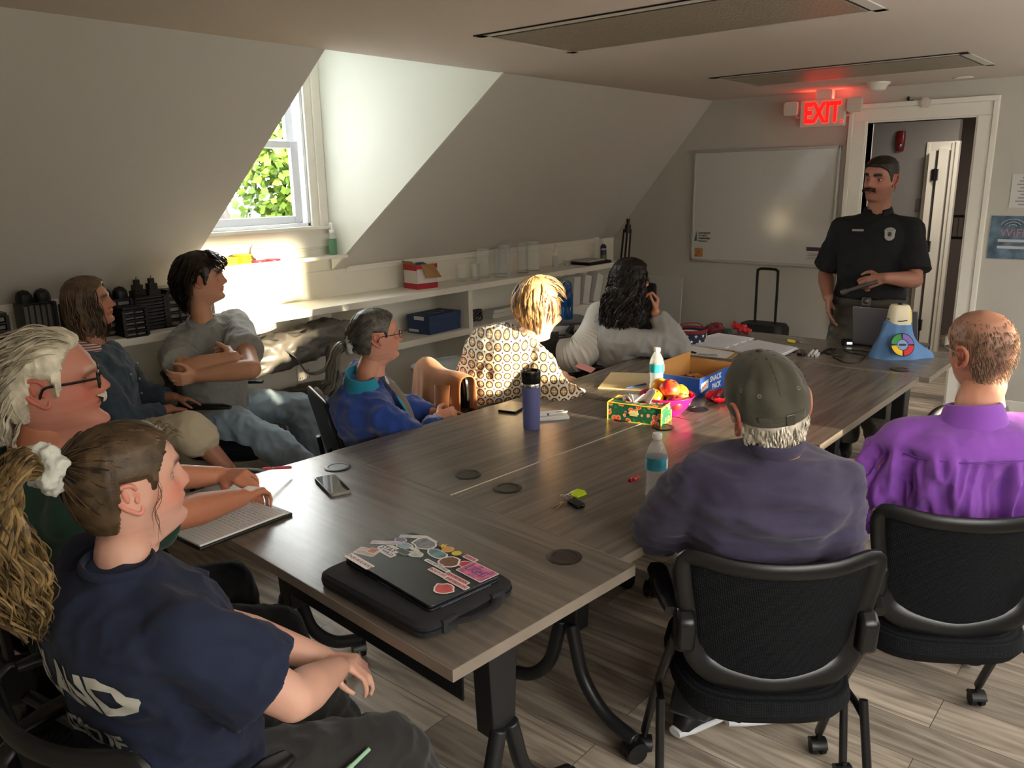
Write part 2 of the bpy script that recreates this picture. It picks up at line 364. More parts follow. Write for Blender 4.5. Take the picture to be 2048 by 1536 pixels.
def table(x, y, rz, L_, W_, label, legs=(-1, 1), big=False, gro=True):
    """x,y = corner (min,min) in its own frame; L_ along the grain"""
    t = empty('training_table', (x, y, 0), rz, label, 'table', 'grey wood-look folding tables pushed into one block')
    b = B(); box(b, .001, L_-.001, .001, W_-.001, TZ-.027, TZ); obj('tabletop', b, M_lam, t, smooth=False, bevel=.0015)
    b = B(); e_ = .0018
    for q in ((0, L_, 0, e_), (0, L_, W_-e_, W_), (0, e_, e_, W_-e_), (L_-e_, L_, e_, W_-e_)): box(b, *q, TZ-.028, TZ-.0002)
    obj('edge_band', b, M_lam_edge, t, smooth=False)
    b = B()
    for s in legs:
        cx = L_/2 + s*(L_/2-.17); cy = W_/2
        pts = [(-.055, 0), (.055, 0), (.038, -.36), (-.038, -.36)]
        b2 = B(); prism(b2, pts, mat4((cx-.03*s+.032, cy, TZ-.05), (0, 1, 0), (0, 0, 1)), -.064)
        if True:
            box(b2, cx-.06, cx+.06, cy-W_*.38, cy+W_*.38, TZ-.05, TZ-.028)
        for q in (-1, 1):
            p = cr([(cx, cy+q*.02, TZ-.38), (cx, cy+q*.035, .30), (cx, cy+q*.07, .19), (cx, cy+q*.15, .105), (cx, cy+q*(W_/2-.06), .068)], 6)
            tube(b2, p, .022, 12)
        obj('leg_frame', b2, M_leg, t, bevel=.004)
        for q in (-1, 1):
            b3 = B(); caster(b3, (cx, cy+q*(W_/2-.06), 0), (1, .4*q), .033); obj('caster', b3, M_black, t)
    b = B(); box(b, .25, L_-.25, W_/2+.06, W_/2+.066, .42, TZ-.04)
    obj('modesty_panel', b, M_leg, t, smooth=False)
    if gro:
        for gx in (.16, L_-.16):
            b = B(); lathe(b, [(.043, 0), (.045, .003), (.040, .0055), (.033, .0045), (.0325, .002), (.0, .002)], (gx, W_*.86 if gro == 1 else W_*.14, TZ-.0005), 30)
            g = obj('grommet', b, mat('grommet_plastic', '#24201d', .4), t)
            b = B(); lathe(b, [(.031, 0), (.031, .003), (.0, .003)], (gx, W_*.86 if gro == 1 else W_*.14, TZ), 28)
            box(b, gx+.008, gx+.022, (W_*.86 if gro == 1 else W_*.14)-.006, (W_*.86 if gro == 1 else W_*.14)+.006, TZ+.0028, TZ+.0032, mi=1)
            obj('grommet_cap', b, [mat('grommet_cap', '#1f1c1a', .4), M_black], g)
    return t
TA = R(-3.9)
def tf(x, y):
    c, s = math.cos(TA), math.sin(TA); return (c*x-s*y, s*x+c*y)
# near cross table: grain along its length (local x -> world y)
p = tf(1.563, 1.10); table(p[0], p[1], TA+R(90), 1.345, .62, 'grey wood-look table set crosswise at the near end, sticker-covered laptop on it', gro=2, big=True)
p = tf(1.566, 1.150); table(p[0], p[1], TA, 1.19, .652, 'grey wood-look table with the car keys and near water bottle on it', gro=1)
p = tf(1.566, 1.804); T2 = table(p[0], p[1], TA, 1.185, .646, 'grey wood-look table with the lavender tumbler and white notepad on it', gro=2)
table(2.857, .972, 0, 1.305, .66, 'grey wood-look table with the snack carton and red candy bag on it', gro=1)
table(2.917, 1.634, R(1.6), 1.25, .636, 'grey wood-look table with the manila folder and clipboard on it', gro=2)
table(4.83, .93, R(90), 1.46, .655, 'grey wood-look table set crosswise at the far end, silver laptop on it', gro=1)
b = B(); box(b, 0, 1.185, -.001, .0025, TZ-.02, TZ+.0012); obj('seam_highlight_strip', b, M_seam_lit, T2, smooth=False)  # pale strip paints the light caught along the middle seam
# ------------------------------------------------------------ mesh-back nesting chairs
M_mesh = mat('black_mesh_fabric', '#131518', .8, spec=.2)
N, L, bs = nodes_of(M_mesh)
tc = N.new('ShaderNodeTexCoord'); wv = [N.new('ShaderNodeTexWave') for _ in range(2)]
for k, q in enumerate(wv):
    q.bands_direction = 'Y' if k else 'Z'; q.inputs['Scale'].default_value = 75; L.new(tc.outputs['Object'], q.inputs[0])
ml = N.new('ShaderNodeMath'); ml.operation = 'MULTIPLY'; L.new(wv[0].outputs['Fac'], ml.inputs[0]); L.new(wv[1].outputs['Fac'], ml.inputs[1])
rp = N.new('ShaderNodeValToRGB'); rp.color_ramp.elements[0].color = lin('#050506'); rp.color_ramp.elements[1].color = lin('#22272c'); L.new(ml.outputs[0], rp.inputs[0]); L.new(rp.outputs[0], bs.inputs['Base Color'])
bp = N.new('ShaderNodeBump'); bp.inputs['Strength'].default_value = .6; bp.inputs['Distance'].default_value = .002; L.new(ml.outputs[0], bp.inputs['Height']); L.new(bp.outputs[0], bs.inputs['Normal'])
M_frame = mat('chair_frame_plastic', '#0e0f10', .36, spec=.5)
def back_x(y, z): return -.235 + .055*(abs(y)/.22)**2 - .04*((z-.62)/.25)
def chair_parts(t):
    out = [(-.232, .862), (-.12, .853), (0, .85), (.12, .853), (.232, .862), (.238, .80), (.222, .70), (.212, .62), (.185, .555), (.12, .515), (0, .495), (-.12, .515), (-.185, .555), (-.212, .62), (-.222, .70), (-.238, .80)]
    P = [V((back_x(y, z), y, z)) for y, z in out]
    dense = []
    n = len(P)
    for i in range(n):
        a, b, c, d = P[i-1], P[i], P[(i+1) % n], P[(i+2) % n]
        for j in range(4):
            u = j/4; dense.append(0.5*((2*b)+(c-a)*u+(2*a-5*b+4*c-d)*u*u+(3*b-a-3*c+d)*u*u*u))
    b = B()
    rs = []
    m = len(dense)
    for i, q in enumerate(dense):
        d = (dense[(i+1) % m]-dense[i-1]).normalized(); nx = V((1, 0, 0)) - d*d.x; nx.normalize(); s = d.cross(nx)
        wd = .021 if q.z > .6 else .03
        rs.append(ring(b, q, nx*.011, s*wd, 10, 3))
    for i in range(m): bridge(b, rs[i], rs[(i+1) % m])
    obj('back_frame', b, M_frame, t)
    b = B(); ny, nz = 14, 12; g = []
    for j in range(nz+1):
        z = .505+(.85-.505)*j/nz; hw = .232 if z > .78 else (.212+(z-.62)*.1 if z > .62 else .212-((.62-z)/.115)**2*.11)
        g.append([b.verts.new((back_x(hw*(2*i/ny-1), z)+.004, hw*(2*i/ny-1), z)) for i in range(ny+1)])
    for j in range(nz):
        for i in range(ny): b.faces.new((g[j][i], g[j+1][i], g[j+1][i+1], g[j][i+1]))
    o = obj('back_mesh', b, M_mesh, t); s = o.modifiers.new('s', 'SOLIDIFY'); s.thickness = .004
    b = B(); loft(b, [((-.01, 0, .40), (.19, 0, 0), (0, .19, 0)), ((-.01, 0, .405), (.225, 0, 0), (0, .225, 0)), ((-.01, 0, .44), (.25, 0, 0), (0, .24, 0)), ((-.01, 0, .475), (.245, 0, 0), (0, .232, 0)), ((0, 0, .49), (.19, 0, 0), (0, .19, 0))], 40, 3.2)
    obj('seat', b, M_mesh, t)
    b = B(); loft(b, [((0, 0, .385), (.18, 0, 0), (0, .19, 0)), ((0, 0, .405), (.215, 0, 0), (0, .22, 0))], 40, 3.2); obj('seat_pan', b, M_frame, t)
    for s in (-1, 1):
        b = B(); prism(b, [(-.235, .69), (-.20, .715), (-.155, .70), (-.15, .62), (-.175, .59), (-.225, .60)], mat4((0, s*.205, 0), (1, 0, 0), (0, 0, 1)), -.05*s)
        bmesh.ops.recalc_face_normals(b, faces=b.faces); obj('hub', b, M_frame, t, bevel=.012)
        b = B(); loft(b, [((-.19, s*.265, .70), (0, .016, 0), (0, 0, .012)), ((-.1, s*.27, .705), (0, .028, 0), (0, 0, .014)), ((.03, s*.27, .705), (0, .03, 0), (0, 0, .013)), ((.07, s*.268, .70), (0, .02, 0), (0, 0, .008))], 14, 2.6); obj('armrest', b, M_black, t)
        b = B(); tube(b, cr([(-.18, s*.25, .62), (-.02, s*.26, .40), (.10, s*.27, .20), (.17, s*.275, .075)], 5), .0125, 10, flat=1.3); obj('leg', b, M_blackm, t)
        b = B(); caster(b, (.17, s*.275, 0), (1, 0), .026); obj('caster', b, M_black, t)
        b = B(); tube(b, [(.0, s*.262, .37), (-.10, s*.268, .37), (-.135, s*.272, .36)], .010, 8); tube(b, cr([(-.125, s*.275, .40), (-.18, s*.28, .22), (-.235, s*.285, .05)], 4), .0125, 10); obj('leg', b, M_blackm, t)
        b = B(); caster(b, (-.24, s*.285, 0), (1, .2), .024); obj('caster', b, M_black, t)
def copy_tree(o, parent=None):
    c = o.copy(); COL.objects.link(c); c.parent = parent
    for ch in list(o.children): copy_tree(ch, c)
    return c
CH0 = None
def chair(x, y, deg, label):
    global CH0
    if CH0 is None:
        CH0 = empty('mesh_back_chair'); chair_parts(CH0); t = CH0
    else: t = copy_tree(CH0)
    t.scale = (.95, .94, .95); t.location = (x, y, 0); t.rotation_euler = (0, 0, R(deg)); return tag(t, label, 'chair', 'black mesh-back chairs')
chair(1.90, .785, 38, 'black mesh-back chair holding the man in the olive cap')
chair(2.46, .49, 34, 'black mesh-back chair holding the man in the purple shirt')
chair(.61, 1.40, 8, 'black chair under the young woman with the ponytail, only its back rail in view')
chair(.70, 2.10, -5, 'black chair behind the white-haired man in green')
chair(2.12, 3.64, -50, 'black chair carrying the young man in the grey tee')
chair(1.48, 3.60, -20, 'black chair under the woman in the denim jacket')
chair(2.86, 2.64, -20, 'black chair under the woman in the patterned blouse, tan jacket draped on it')
chair(3.93, 2.58, -52, 'black chair under the long-haired woman in the grey sweatshirt')
# empty chair pushed to the table, its padded black back showing
t = empty('padded_chair', (3.42, .80, 0), R(60), 'empty black padded chair pushed against the right table edge', 'chair')
b = B(); loft(b, [((0, 0, .43), (.2, 0, 0), (0, .2, 0)), ((0, 0, .48), (.2, 0, 0), (0, .2, 0))], 28, 3.5); obj('seat', b, M_black, t, bevel=.01)
def pad_back(t, m1, m2, tilt=.12, w_=.20, z0=.55, z1=.87):
    for nme, mm, off, sc in (('back_pad', m1, .012, .93), ('back_shell', m2, -.012, 1.0)):
        b = B(); M = mat4((-.22, 0, (z0+z1)/2), (0, 1, 0), V((-tilt, 0, 1))); o2 = [(x*sc, y*sc) for x, y in rrect(w_*2, z1-z0, .085, 7)]
        prism(b, o2, M @ Matrix.Translation((0, 0, off-.012)), .022); obj(nme, b, mm, t, bevel=.009)
pad_back(t, M_black, mat('grey_shell_plastic', '#6b6c6e', .4))
for sx in (-1, 1):
    for sy in (-1, 1):
        b = B(); tube(b, [(sx*.15, sy*.17, .42), (sx*.2, sy*.2, .0)], .011, 8); obj('leg', b, M_blackm, t)
b = B(); tube(b, cr([(-.15, 0, .43), (-.24, 0, .46), (-.25, 0, .6)], 4), .018, 8, flat=.5); obj('back_bracket', b, M_blackm, t)
# maroon chair of the woman in blue fleece
M_maroon = mat('maroon_upholstery', '#4f3036', .85, bump=.3, bscale=500, vary=.15, vscale=30)
t = empty('upholstered_chair', (2.27, 2.70, 0), R(-24), 'maroon upholstered chair with black shell under the woman in blue fleece', 'chair')
b = B(); loft(b, [((0, 0, .40), (.22, 0, 0), (0, .22, 0)), ((0, 0, .45), (.235, 0, 0), (0, .235, 0)), ((0, 0, .475), (.2, 0, 0), (0, .2, 0))], 36, 3.4); obj('seat', b, M_maroon, t)
pad_back(t, M_maroon, M_black, .24, .215, .46, .83)
for s in (-1, 1):
    b = B(); tube(b, cr([(-.26, s*.1, .6), (-.2, s*.16, .4), (.0, s*.2, .38), (.2, s*.2, .36), (.23, s*.21, .0)], 4), .011, 8); obj('leg', b, M_blackm, t)
    b = B(); tube(b, [(-.1, s*.2, .38), (-.22, s*.21, .0)], .011, 8); obj('leg', b, M_blackm, t)
# ------------------------------------------------------------ built-in shelves along the knee wall
XS0, XS1, YF = -1.3, 6.17, 3.92
sh = empty('built_in_shelving', (3.2, 4.1, 0), 0, 'long white built-in shelving running under the sloped wall', 'shelving')
def sp(n, *bx, m=M_white):
    b = B()
    for q in bx: box(b, q[0]-3.2, q[1]-3.2, q[2]-4.1, q[3]-4.1, q[4], q[5])
    return obj(n, b, m, sh, smooth=False, bevel=.003)
sp('top_board', (XS0, XS1, YF-.005, YK, .938, .979))
for x in (1.15, 3.21, 4.15, XS1-.04): sp('divider', (x, x+.042, YF, YK, 0, .938))
sp('shelf', (3.252, 4.15, YF, YK-.01, .628, .672)); sp('shelf', (4.192, XS1-.04, YF, YK-.01, .628, .672))
sp('back_panel', (XS0, XS1, YK-.012, YK-.002, .0, .938))
sp('low_shelf', (XS0, 3.21, YF-.01, YK-.012, .30, .345)); sp('kick_board', (XS0, 3.21, YF+.02, YF+.04, 0, .30)); sp('low_shelf', (3.252, 4.15, YF, YK-.012, .03, .07))
# ------------------------------------------------------------ ceiling lights, detector, exit sign
M_louver = mat('prismatic_diffuser', '#8f8472', .35, spec=.5)
N, L, bs = nodes_of(M_louver)
tc = N.new('ShaderNodeTexCoord'); ck = N.new('ShaderNodeTexVoronoi'); ck.inputs['Scale'].default_value = 85; L.new(tc.outputs['Object'], ck.inputs[0])
bp = N.new('ShaderNodeBump'); bp.inputs['Strength'].default_value = .8; bp.inputs['Distance'].default_value = .004; L.new(ck.outputs['Distance'], bp.inputs['Height']); L.new(bp.outputs[0], bs.inputs['Normal'])
def clight(x0, x1, y0, y1, label):
    t = empty('recessed_ceiling_light', ((x0+x1)/2, (y0+y1)/2, CZ), 0, label, 'ceiling light', 'recessed fluorescent ceiling lights, switched off')
    w2, h2 = (x1-x0)/2, (y1-y0)/2
    b = B()
    for q in ((-w2, w2, -h2, -h2+.05), (-w2, w2, h2-.05, h2), (-w2, -w2+.05, -h2, h2), (w2-.05, w2, -h2, h2)): box(b, *q, -.005, .0)
    obj('trim_frame', b, mat('light_trim', '#cbc6bd', .45), t, smooth=False, bevel=.002)
    b = B()
    for q in ((-w2+.05, w2-.05, -h2+.05, -h2+.062), (-w2+.05, w2-.05, h2-.062, h2-.05), (-w2+.05, -w2+.062, -h2+.05, h2-.05), (w2-.062, w2-.05, -h2+.05, h2-.05), (-w2-.008, -w2, -h2, h2)): box(b, *q, -.0055, -.001)
    obj('shadow_gap', b, M_black, t, smooth=False)
    b = B(); box(b, -w2+.06, w2-.06, -h2+.06, h2-.06, -.007, -.001); obj('diffuser', b, M_louver, t, smooth=False)
clight(2.79, 3.50, 1.06, 2.555, 'long recessed ceiling light nearer the camera, unlit, ribbed diffuser')
clight(5.0, 5.70, 1.10, 2.57, 'long recessed ceiling light in front of the exit sign, unlit')
bm = B(); lathe(bm, [(.075, 0), (.075, -.012), (.062, -.02), (.045, -.05), (.03, -.055), (0, -.055)], (6.15, 1.89, CZ), 28)
tag(obj('smoke_detector', bm, M_white), 'round white smoke detector on the ceiling beyond the second light', 'smoke detector')
bm = B(); lathe(bm, [(.06, 0), (.06, -.004), (0, -.006)], (6.3, 1.40, CZ), 28); tag(obj('ceiling_cover_plate', bm, M_white), 'flat round cover plate on the ceiling right of the smoke detector', 'cover plate')
E_ = empty('exit_sign', (6.385, 2.335, 2.13), 0, 'lit red exit sign with two emergency lamp heads near the doorway', 'exit sign')
M_sign = mat('sign_plastic', '#cfc3b6', .5)
b = B(); prism(b, rrect(.33, .195, .012), mat4((0, 0, 0), (0, -1, 0), (0, 0, 1)), .04); obj('housing', b, M_sign, E_, bevel=.004)
b = B(); box(b, -.03, .03, -.06, .06, .095, .165); obj('ceiling_mount', b, M_sign, E_, smooth=False)
b = B(); text_bm(b, 'EXIT', mat4((-.043, -.0, -.002), (0, -1, 0), (0, 0, 1)), .20, .004, .006, sx=.66); o = obj('letters', b, mat('exit_red_glow', '#ff1408', .5, emit='#ff0a06', es=1.7), E_, smooth=False)
b = B(); text_bm(b, '>', mat4((-.043, -.148, -.065), (0, -1, 0), (0, 0, 1)), .04, .003, .001); obj('arrow', b, MATS['exit_red_glow'], E_, smooth=False)
ltl = bpy.data.lights.new('exit_glow', 'AREA'); ltl.shape = 'RECTANGLE'; ltl.size = .26; ltl.size_y = .02; ltl.energy = .7; ltl.color = (1, .05, .03)
lo = bpy.data.objects.new('exit_glow', ltl); COL.objects.link(lo); lo.parent = E_; lo.location = (-.0, 0, .102); lo.rotation_euler = (R(180), 0, R(90))
for s in (-1, 1):
    b = B(); tube(b, [(0, s*.16, -.02), (-.01, s*.20, -.02), (-.01, s*.215, .0)], .009, 8)
    prism(b, rrect(.105, .10, .02), mat4((-.03, s*.235, .045), V((-.0, -1, 0)), (0, 0, 1)), .03)
    l_ = obj('lamp_head', b, M_sign, E_, bevel=.004)
    b = B()
    for i in range(3):
        for j in range(4): ell(b, (-.032, s*.235+.026*(j-1.5)*.93, .045+.028*(i-1)), (.006, .011, .012), 10)
    obj('lens', b, mat('lamp_lens', '#e8e8e6', .12, metal=.6), l_)
b = B(); cyl(b, (XW, 1.66, 2.165), (XW-.045, 1.66, 2.165), .036, .034, 24); cyl(b, (XW-.045, 1.66, 2.165), (XW-.05, 1.66, 2.165), .024, .02, 24)
tag(obj('door_chime', b, M_sign), 'small round white sensor mounted on top of the door casing', 'sensor')
b = B(); box(b, XW-.03, XW, 1.775, 1.785, 2.185, 2.215); box(b, XW-.03, XW-.02, 1.74, 1.78, 2.185, 2.19); tag(obj('wall_hook', b, M_black, smooth=False), 'small black hook above the door casing beside the round sensor', 'hook')
# ------------------------------------------------------------ people
def remesh(bm, vox, smooth=4, fac=.5):
    me = bpy.data.meshes.new('tmp'); bmesh.ops.recalc_face_normals(bm, faces=bm.faces); bm.to_mesh(me); bm.free()
    o = bpy.data.objects.new('tmp', me); COL.objects.link(o)
    m = o.modifiers.new('r', 'REMESH'); m.mode = 'VOXEL'; m.voxel_size = vox; m.use_smooth_shade = True
    if smooth: s = o.modifiers.new('s', 'SMOOTH'); s.factor = fac; s.iterations = smooth
    dg = bpy.context.evaluated_depsgraph_get(); out = bpy.data.meshes.new_from_object(o.evaluated_get(dg))
    bpy.data.objects.remove(o); bpy.data.meshes.remove(me); return out
def capsule(bm, a, b, ra, rb=None, n=14, flat0=False, flat1=False):
    """tapered capsule; flat ends cut square (hems)"""
    a, b = V(a), V(b); rb = ra if rb is None else rb
    if (b-a).length < 1e-5: return ell(bm, a, (ra, ra, ra), n)
    x, y, d = frame_from(b-a); S = []
    if flat0: S.append((a, ra))
    else: S += [(a-d*ra*math.cos(t), ra*math.sin(t)) for t in (.25, .6, 1.0, 1.35)]+[(a, ra)]
    S.append((b, rb))
    if not flat1: S += [(b+d*rb*math.cos(t), rb*math.sin(t)) for t in (1.35, 1.0, .6, .25)]
    rs = [ring(bm, c, x*r, y*r, n) for c, r in S]
    for p, q in zip(rs, rs[1:]): bridge(bm, p, q)
    capf(bm, rs[0], True); capf(bm, rs[-1])
def chain(bm, pts, rad, **k):
    for i in range(len(pts)-1):
        capsule(bm, pts[i], pts[i+1], rad[i], rad[i+1], flat0=(k.get('flat0', False) and i == 0), flat1=(k.get('flat1', False) and i == len(pts)-2))
def fold(me, amp, sc=(7, 7, 7), seed=0, ridge=True, keep=None):
    """cloth folds: push vertices along their normals by stretched ridged noise"""
    off = V((seed*3.1, seed*1.7, seed*.9)); n = len(me.vertices)
    nr = [v.normal.copy() for v in me.vertices]
    for i in range(n):
        v = me.vertices[i]; p = v.co
        q = V((p.x*sc[0], p.y*sc[1], p.z*sc[2]))+off
        a = noise.noise(q); b_ = noise.noise(q*2.3+V((5, 2, 1)))
        c_ = noise.noise(q*4.7+V((1, 7, 4)))
        d = ((1-abs(a)*3.2)*.6+(1-abs(b_)*3)*.38+(1-abs(c_)*3)*.10-.55) if ridge else a+.4*b_
        k_ = keep(p) if keep else 1
        v.co = p + nr[i]*(amp*d*k_)
def ik(s, t, l1, l2, pole):
    s, t = V(s), V(t); d = t-s; L_ = min(d.length, (l1+l2)*.995); t = s+d.normalized()*L_; dn = d.normalized()
    a = (l1*l1-l2*l2+L_*L_)/(2*L_); h = math.sqrt(max(0, l1*l1-a*a)); pv = V(pole)-dn*V(pole).dot(dn)
    return s+dn*a+pv.normalized()*h, t
# --- heads
def lerp_t(tab, z):
    if z >= tab[0][0]: return tab[0][1]
    for (z0, v0), (z1, v1) in zip(tab, tab[1:]):
        if z >= z1:
            t = (z-z0)/(z1-z0); t = t*t*(3-2*t)*.5+t*.5; return v0+(v1-v0)*t
    return tab[-1][1]
FRONT = [(.117, -.005), (.112, .03), (.10, .056), (.08, .078), (.055, .092), (.035, .097), (.018, .090), (.0, .086), (-.02, .087), (-.035, .091), (-.047, .093), (-.068, .086), (-.085, .088), (-.1, .083), (-.110, .066), (-.116, .048), (-.125, .030), (-.15, .022), (-.20, .02)]
BACK = [(.117, -.008), (.112, -.045), (.10, -.068), (.075, -.088), (.04, -.1), (.0, -.101), (-.03, -.094), (-.055, -.08), (-.08, -.07), (-.12, -.068), (-.2, -.078)]
WID = [(.117, .004), (.112, .032), (.10, .052), (.08, .066), (.05, .075), (.02, .076), (-.0, .074), (-.02, .071), (-.045, .065), (-.065, .060), (-.085, .053), (-.1, .048), (-.115, .048), (-.15, .051), (-.2, .06)]
def G(a, s): return math.exp(-a*a/(2*s*s))
def ss(a, b, x):
    t = max(0, min(1, (x-a)/(b-a))); return t*t*(3-2*t)
def head_point(z, a, c):
    """surface point of the head at height z and angle a (0 = front)"""
    fx, bx, w_ = lerp_t(FRONT, z), lerp_t(BACK, z), lerp_t(WID, z)
    w_ *= 1 + c.get('jaw', 0)*G(z+.075, .03)+c.get('cheek', 0)*G(z+.03, .03)
    cx = -.012 if z > -.06 else -.012-.018*ss(-.06, -.12, z)
    ca, sa = math.cos(a), math.sin(a); pw = 2/2.25
    x = (fx-cx)*abs(ca)**pw if ca > 0 else (bx-cx)*abs(ca)**pw
    y = w_*math.copysign(abs(sa)**pw, sa); x += cx
    if ca > 0:
        ns = c.get('nose', 1.0)
        prof = ns*(.008*G(z-.012, .012)+.015*G(z+.004, .013)+.020*G(z+.019, .010)*(1 if z > -.022 else G(z+.022, .007))+.008*G(z+.028, .006))
        sy = .0085+.0065*ss(.02, -.02, z)
        x += prof*G(y, sy)
        x += .006*(G(abs(y)-.015, .005)*G(z+.026, .006))
        x -= .011*G(abs(y)-.032, .014)*G(z-.008, .012)
        x += .005*G(abs(y)-.028, .016)*G(z-.030, .008)*c.get('brow', 1)
        x += .006*G(y, .022)*G(z+.046, .005)+.0065*G(y, .019)*G(z+.058, .0055)-.004*G(y, .02)*G(z+.052, .0022)
        x -= .003*G(y, .005)*G(z+.038, .006)
        x += c.get('chin', 1)*.010*G(y, .017)*G(z+.092, .012)
        x += .004*G(abs(y)-.045, .014)*G(z+.018, .016)
    dc = c.get('double', 0)
    if dc and ca > -.2: x += dc*.03*G(z+.118, .022)*max(0, ca); 
    return V((x, y, z))
def head_mesh(bm, c, T, skin, hair_col=None, lay=None):
    nz, nt = 84, 96; zt, zb = .1165, -.17
    S = c.get('s', 1)*1.0
    rows = []; cols = []
    sk = V(lin(skin)[:3]); hc = V(lin(hair_col)[:3]) if hair_col else sk*.4
    for j in range(nz+1):
        u = j/nz
        z = zt-(zt-zb)*(u**1.25 if u < .0 else (u*.86+.14*u*u*(1)))
        rw = []
        for i in range(nt):
            a = 2*math.pi*i/nt
            # denser sampling near the face front
            a2 = a-.55*math.sin(a)
            p = head_point(z, a2, c); v = bm.verts.new(T @ (p*S)); rw.append(v)
            col = sk.copy()
            f = math.cos(a2)
            if f > .2:
                lip = (G(p.z+.047, .0042)*G(p.y, .018)+G(p.z+.058, .005)*G(p.y, .016))
                col = col.lerp(V((sk.x*.85, sk.y*.42, sk.z*.42)), min(1, lip*1.0)*c.get('lips', .8))
                col = col.lerp(V((sk.x*1.0, sk.y*.62, sk.z*.56)), .6*G(abs(p.y)-.045, .018)*G(p.z+.022, .02)*c.get('blush', 1))
                col = col.lerp(V((sk.x*.95, sk.y*.6, sk.z*.55)), .5*G(p.y, .012)*G(p.z+.02, .012))
                br = G(p.z-(.031+.004*G(abs(p.y)-.035, .012)), .0045*c.get('browh', 1))*ss(.010, .017, abs(p.y))*ss(.054, .046, abs(p.y))
                col = col.lerp(hc, min(.9, br*1.15)*c.get('browk', 1))
                col = col.lerp(sk*.55, .5*G(abs(p.y)-.032, .012)*G(p.z-.012, .009))  # shade of the eye sockets painted into the skin colour
            if c.get('stubble'):
                st = ss(-.02, -.045, p.z)*ss(.0, .3, f+.25)*ss(-.125, -.105, p.z); col = col.lerp(hc*.8+sk*.25, c['stubble']*st)
            if c.get('buzz'):
                mk = hair_mask(p, c); col = col.lerp(hc, mk*c['buzz'])
            lay[v] = col
        rows.append(rw)
    for j in range(nz):
        for i in range(nt):
            bm.faces.new((rows[j][i], rows[j+1][i], rows[j+1][(i+1) % nt], rows[j][(i+1) % nt]))
    bm.faces.new(rows[0]); bm.faces.new(rows[-1][::-1])
    # ears
    for s in (-1, 1):
        b0 = V((-.010, s*.0715, -.004)); out = V((-.42, s*.9, 0)).normalized(); upv = V((-.18, 0, 1)).normalized(); fw = out.cross(upv)*s
        fw = V((1, s*.38, .12)).normalized(); es = c.get('ear', 1.0)
        def ep(u, v_, o): return b0+(fw*u+upv*v_+out*o)*es
        pts = [ep(.006, .018, .0), ep(.004, .030, .008), ep(-.010, .035, .014), ep(-.022, .027, .017), ep(-.026, .010, .017), ep(-.021, -.008, .014), ep(-.012, -.020, .009), ep(-.004, -.029, .006), ep(.003, -.026, .001), ep(.004, -.016, -.002)]
        n0 = len(bm.verts)
        bm2 = bm
        before = set(bm.verts)
        tube(bm, [T @ (q*S) for q in cr(pts, 4)], .0046*S*es, 8)
        q0 = [T @ (ep(-.006, .008, .0)*S)]
        Mx = T.to_3x3() @ Matrix((fw, upv, out)).transposed()
        ell(bm, q0[0], (.0165*S*es, .027*S*es, .006*S), 14, Mx)
        ell(bm, T @ (ep(-.013, .013, .008)*S), (.007*S*es, .017*S*es, .005*S), 10, Mx)
        ell(bm, T @ (ep(.0015, -.002, .004)*S), (.004*S, .008*S, .005*S), 8, Mx)
        for v in bm.verts:
            if v not in before: lay[v] = V((sk.x, sk.y*.72, sk.z*.68))
    # lids
    for s in (-1, 1):
        lash = []; ec = V((.0635, s*.0315, .008)); before = set(bm.verts); r_ = .0132
        for (t0, t1) in ((.30, 1.25), (-1.1, -.42)):
            g = []
            for j in range(6):
                e = t0+(t1-t0)*j/5; rw = []
                for i in range(13):
                    az = -1.25+2.5*i/12; k = math.cos(az)
                    ee = e if (j not in (0 if t0 > 0 else 5,)) else e*(.55+.45*k)
                    rw.append(bm.verts.new(T @ ((ec+V((math.cos(ee)*math.cos(az), math.cos(ee)*math.sin(az), math.sin(ee)))*r_)*S)))
                g.append(rw)
                if t0 > 0 and j == 0: lash += rw
            for j in range(5):
                for i in range(12): bm.faces.new((g[j][i], g[j][i+1], g[j+1][i+1], g[j+1][i]))
        for v in bm.verts:
            if v not in before: lay[v] = sk*.8
        for v in lash: lay[v] = sk*.12
def hair_mask(p, c):
    x, y, z = p
    fl = c.get('hl', .078); tz = c.get('temple', .045)
    nape = c.get('nape', -.075)
    line = lerp_t([(.2, fl), (.075, fl), (.055, tz+.01), (.035, tz-.02), (.024, .0), (.016, c.get('burn', -.02)), (.011, c.get('burn', -.02)), (.006, .030), (-.030, .034), (-.038, .0), (-.048, nape+.01), (-.2, nape)], x)
    m = ss(line-.006, line+.006, z)
    if 'topz' in c: m *= 1-ss(c['topz'], c['topz']+.01, z)
    if c.get('bald'): m *= 1-c['bald']*G(math.hypot(x-c.get('bx', -.045), y), c.get('br', .035))*ss(.03, .08, z)
    return m
def hair_cap(c, T, th, wob=.002, seed=0, lift=None, zb=-.12):
    """scalp shell of hair with strand relief"""
    bm = B(); nz, nt = 70, 120; S = c.get('s', 1); rows = []
    for j in range(nz+1):
        z = .1165-(.1165-zb)*j/nz; rw = []
        for i in range(nt):
            a = 2*math.pi*i/nt; p = head_point(z, a, c); m = hair_mask(p, c)
            nrm = V((p.x+.012, p.y*1.3, max(-.02, p.z)*1.1+.0001)).normalized()
            t_ = th*(1+.0*a) if not lift else th*lift(p)
            st = noise.noise(V((a*9+seed, p.z*6, 0)))*wob+noise.noise(V((a*26+seed, p.z*9, 3)))*wob*.6
            rw.append(bm.verts.new(T @ ((p + nrm*((t_+st)*m-.007*(1-m)))*S)))
        rows.append(rw)
    for j in range(nz):
        for i in range(nt): bm.faces.new((rows[j][i], rows[j+1][i], rows[j+1][(i+1) % nt], rows[j][(i+1) % nt]))
    bm.faces.new(rows[0]); bm.faces.new(rows[-1][::-1])
    return bm
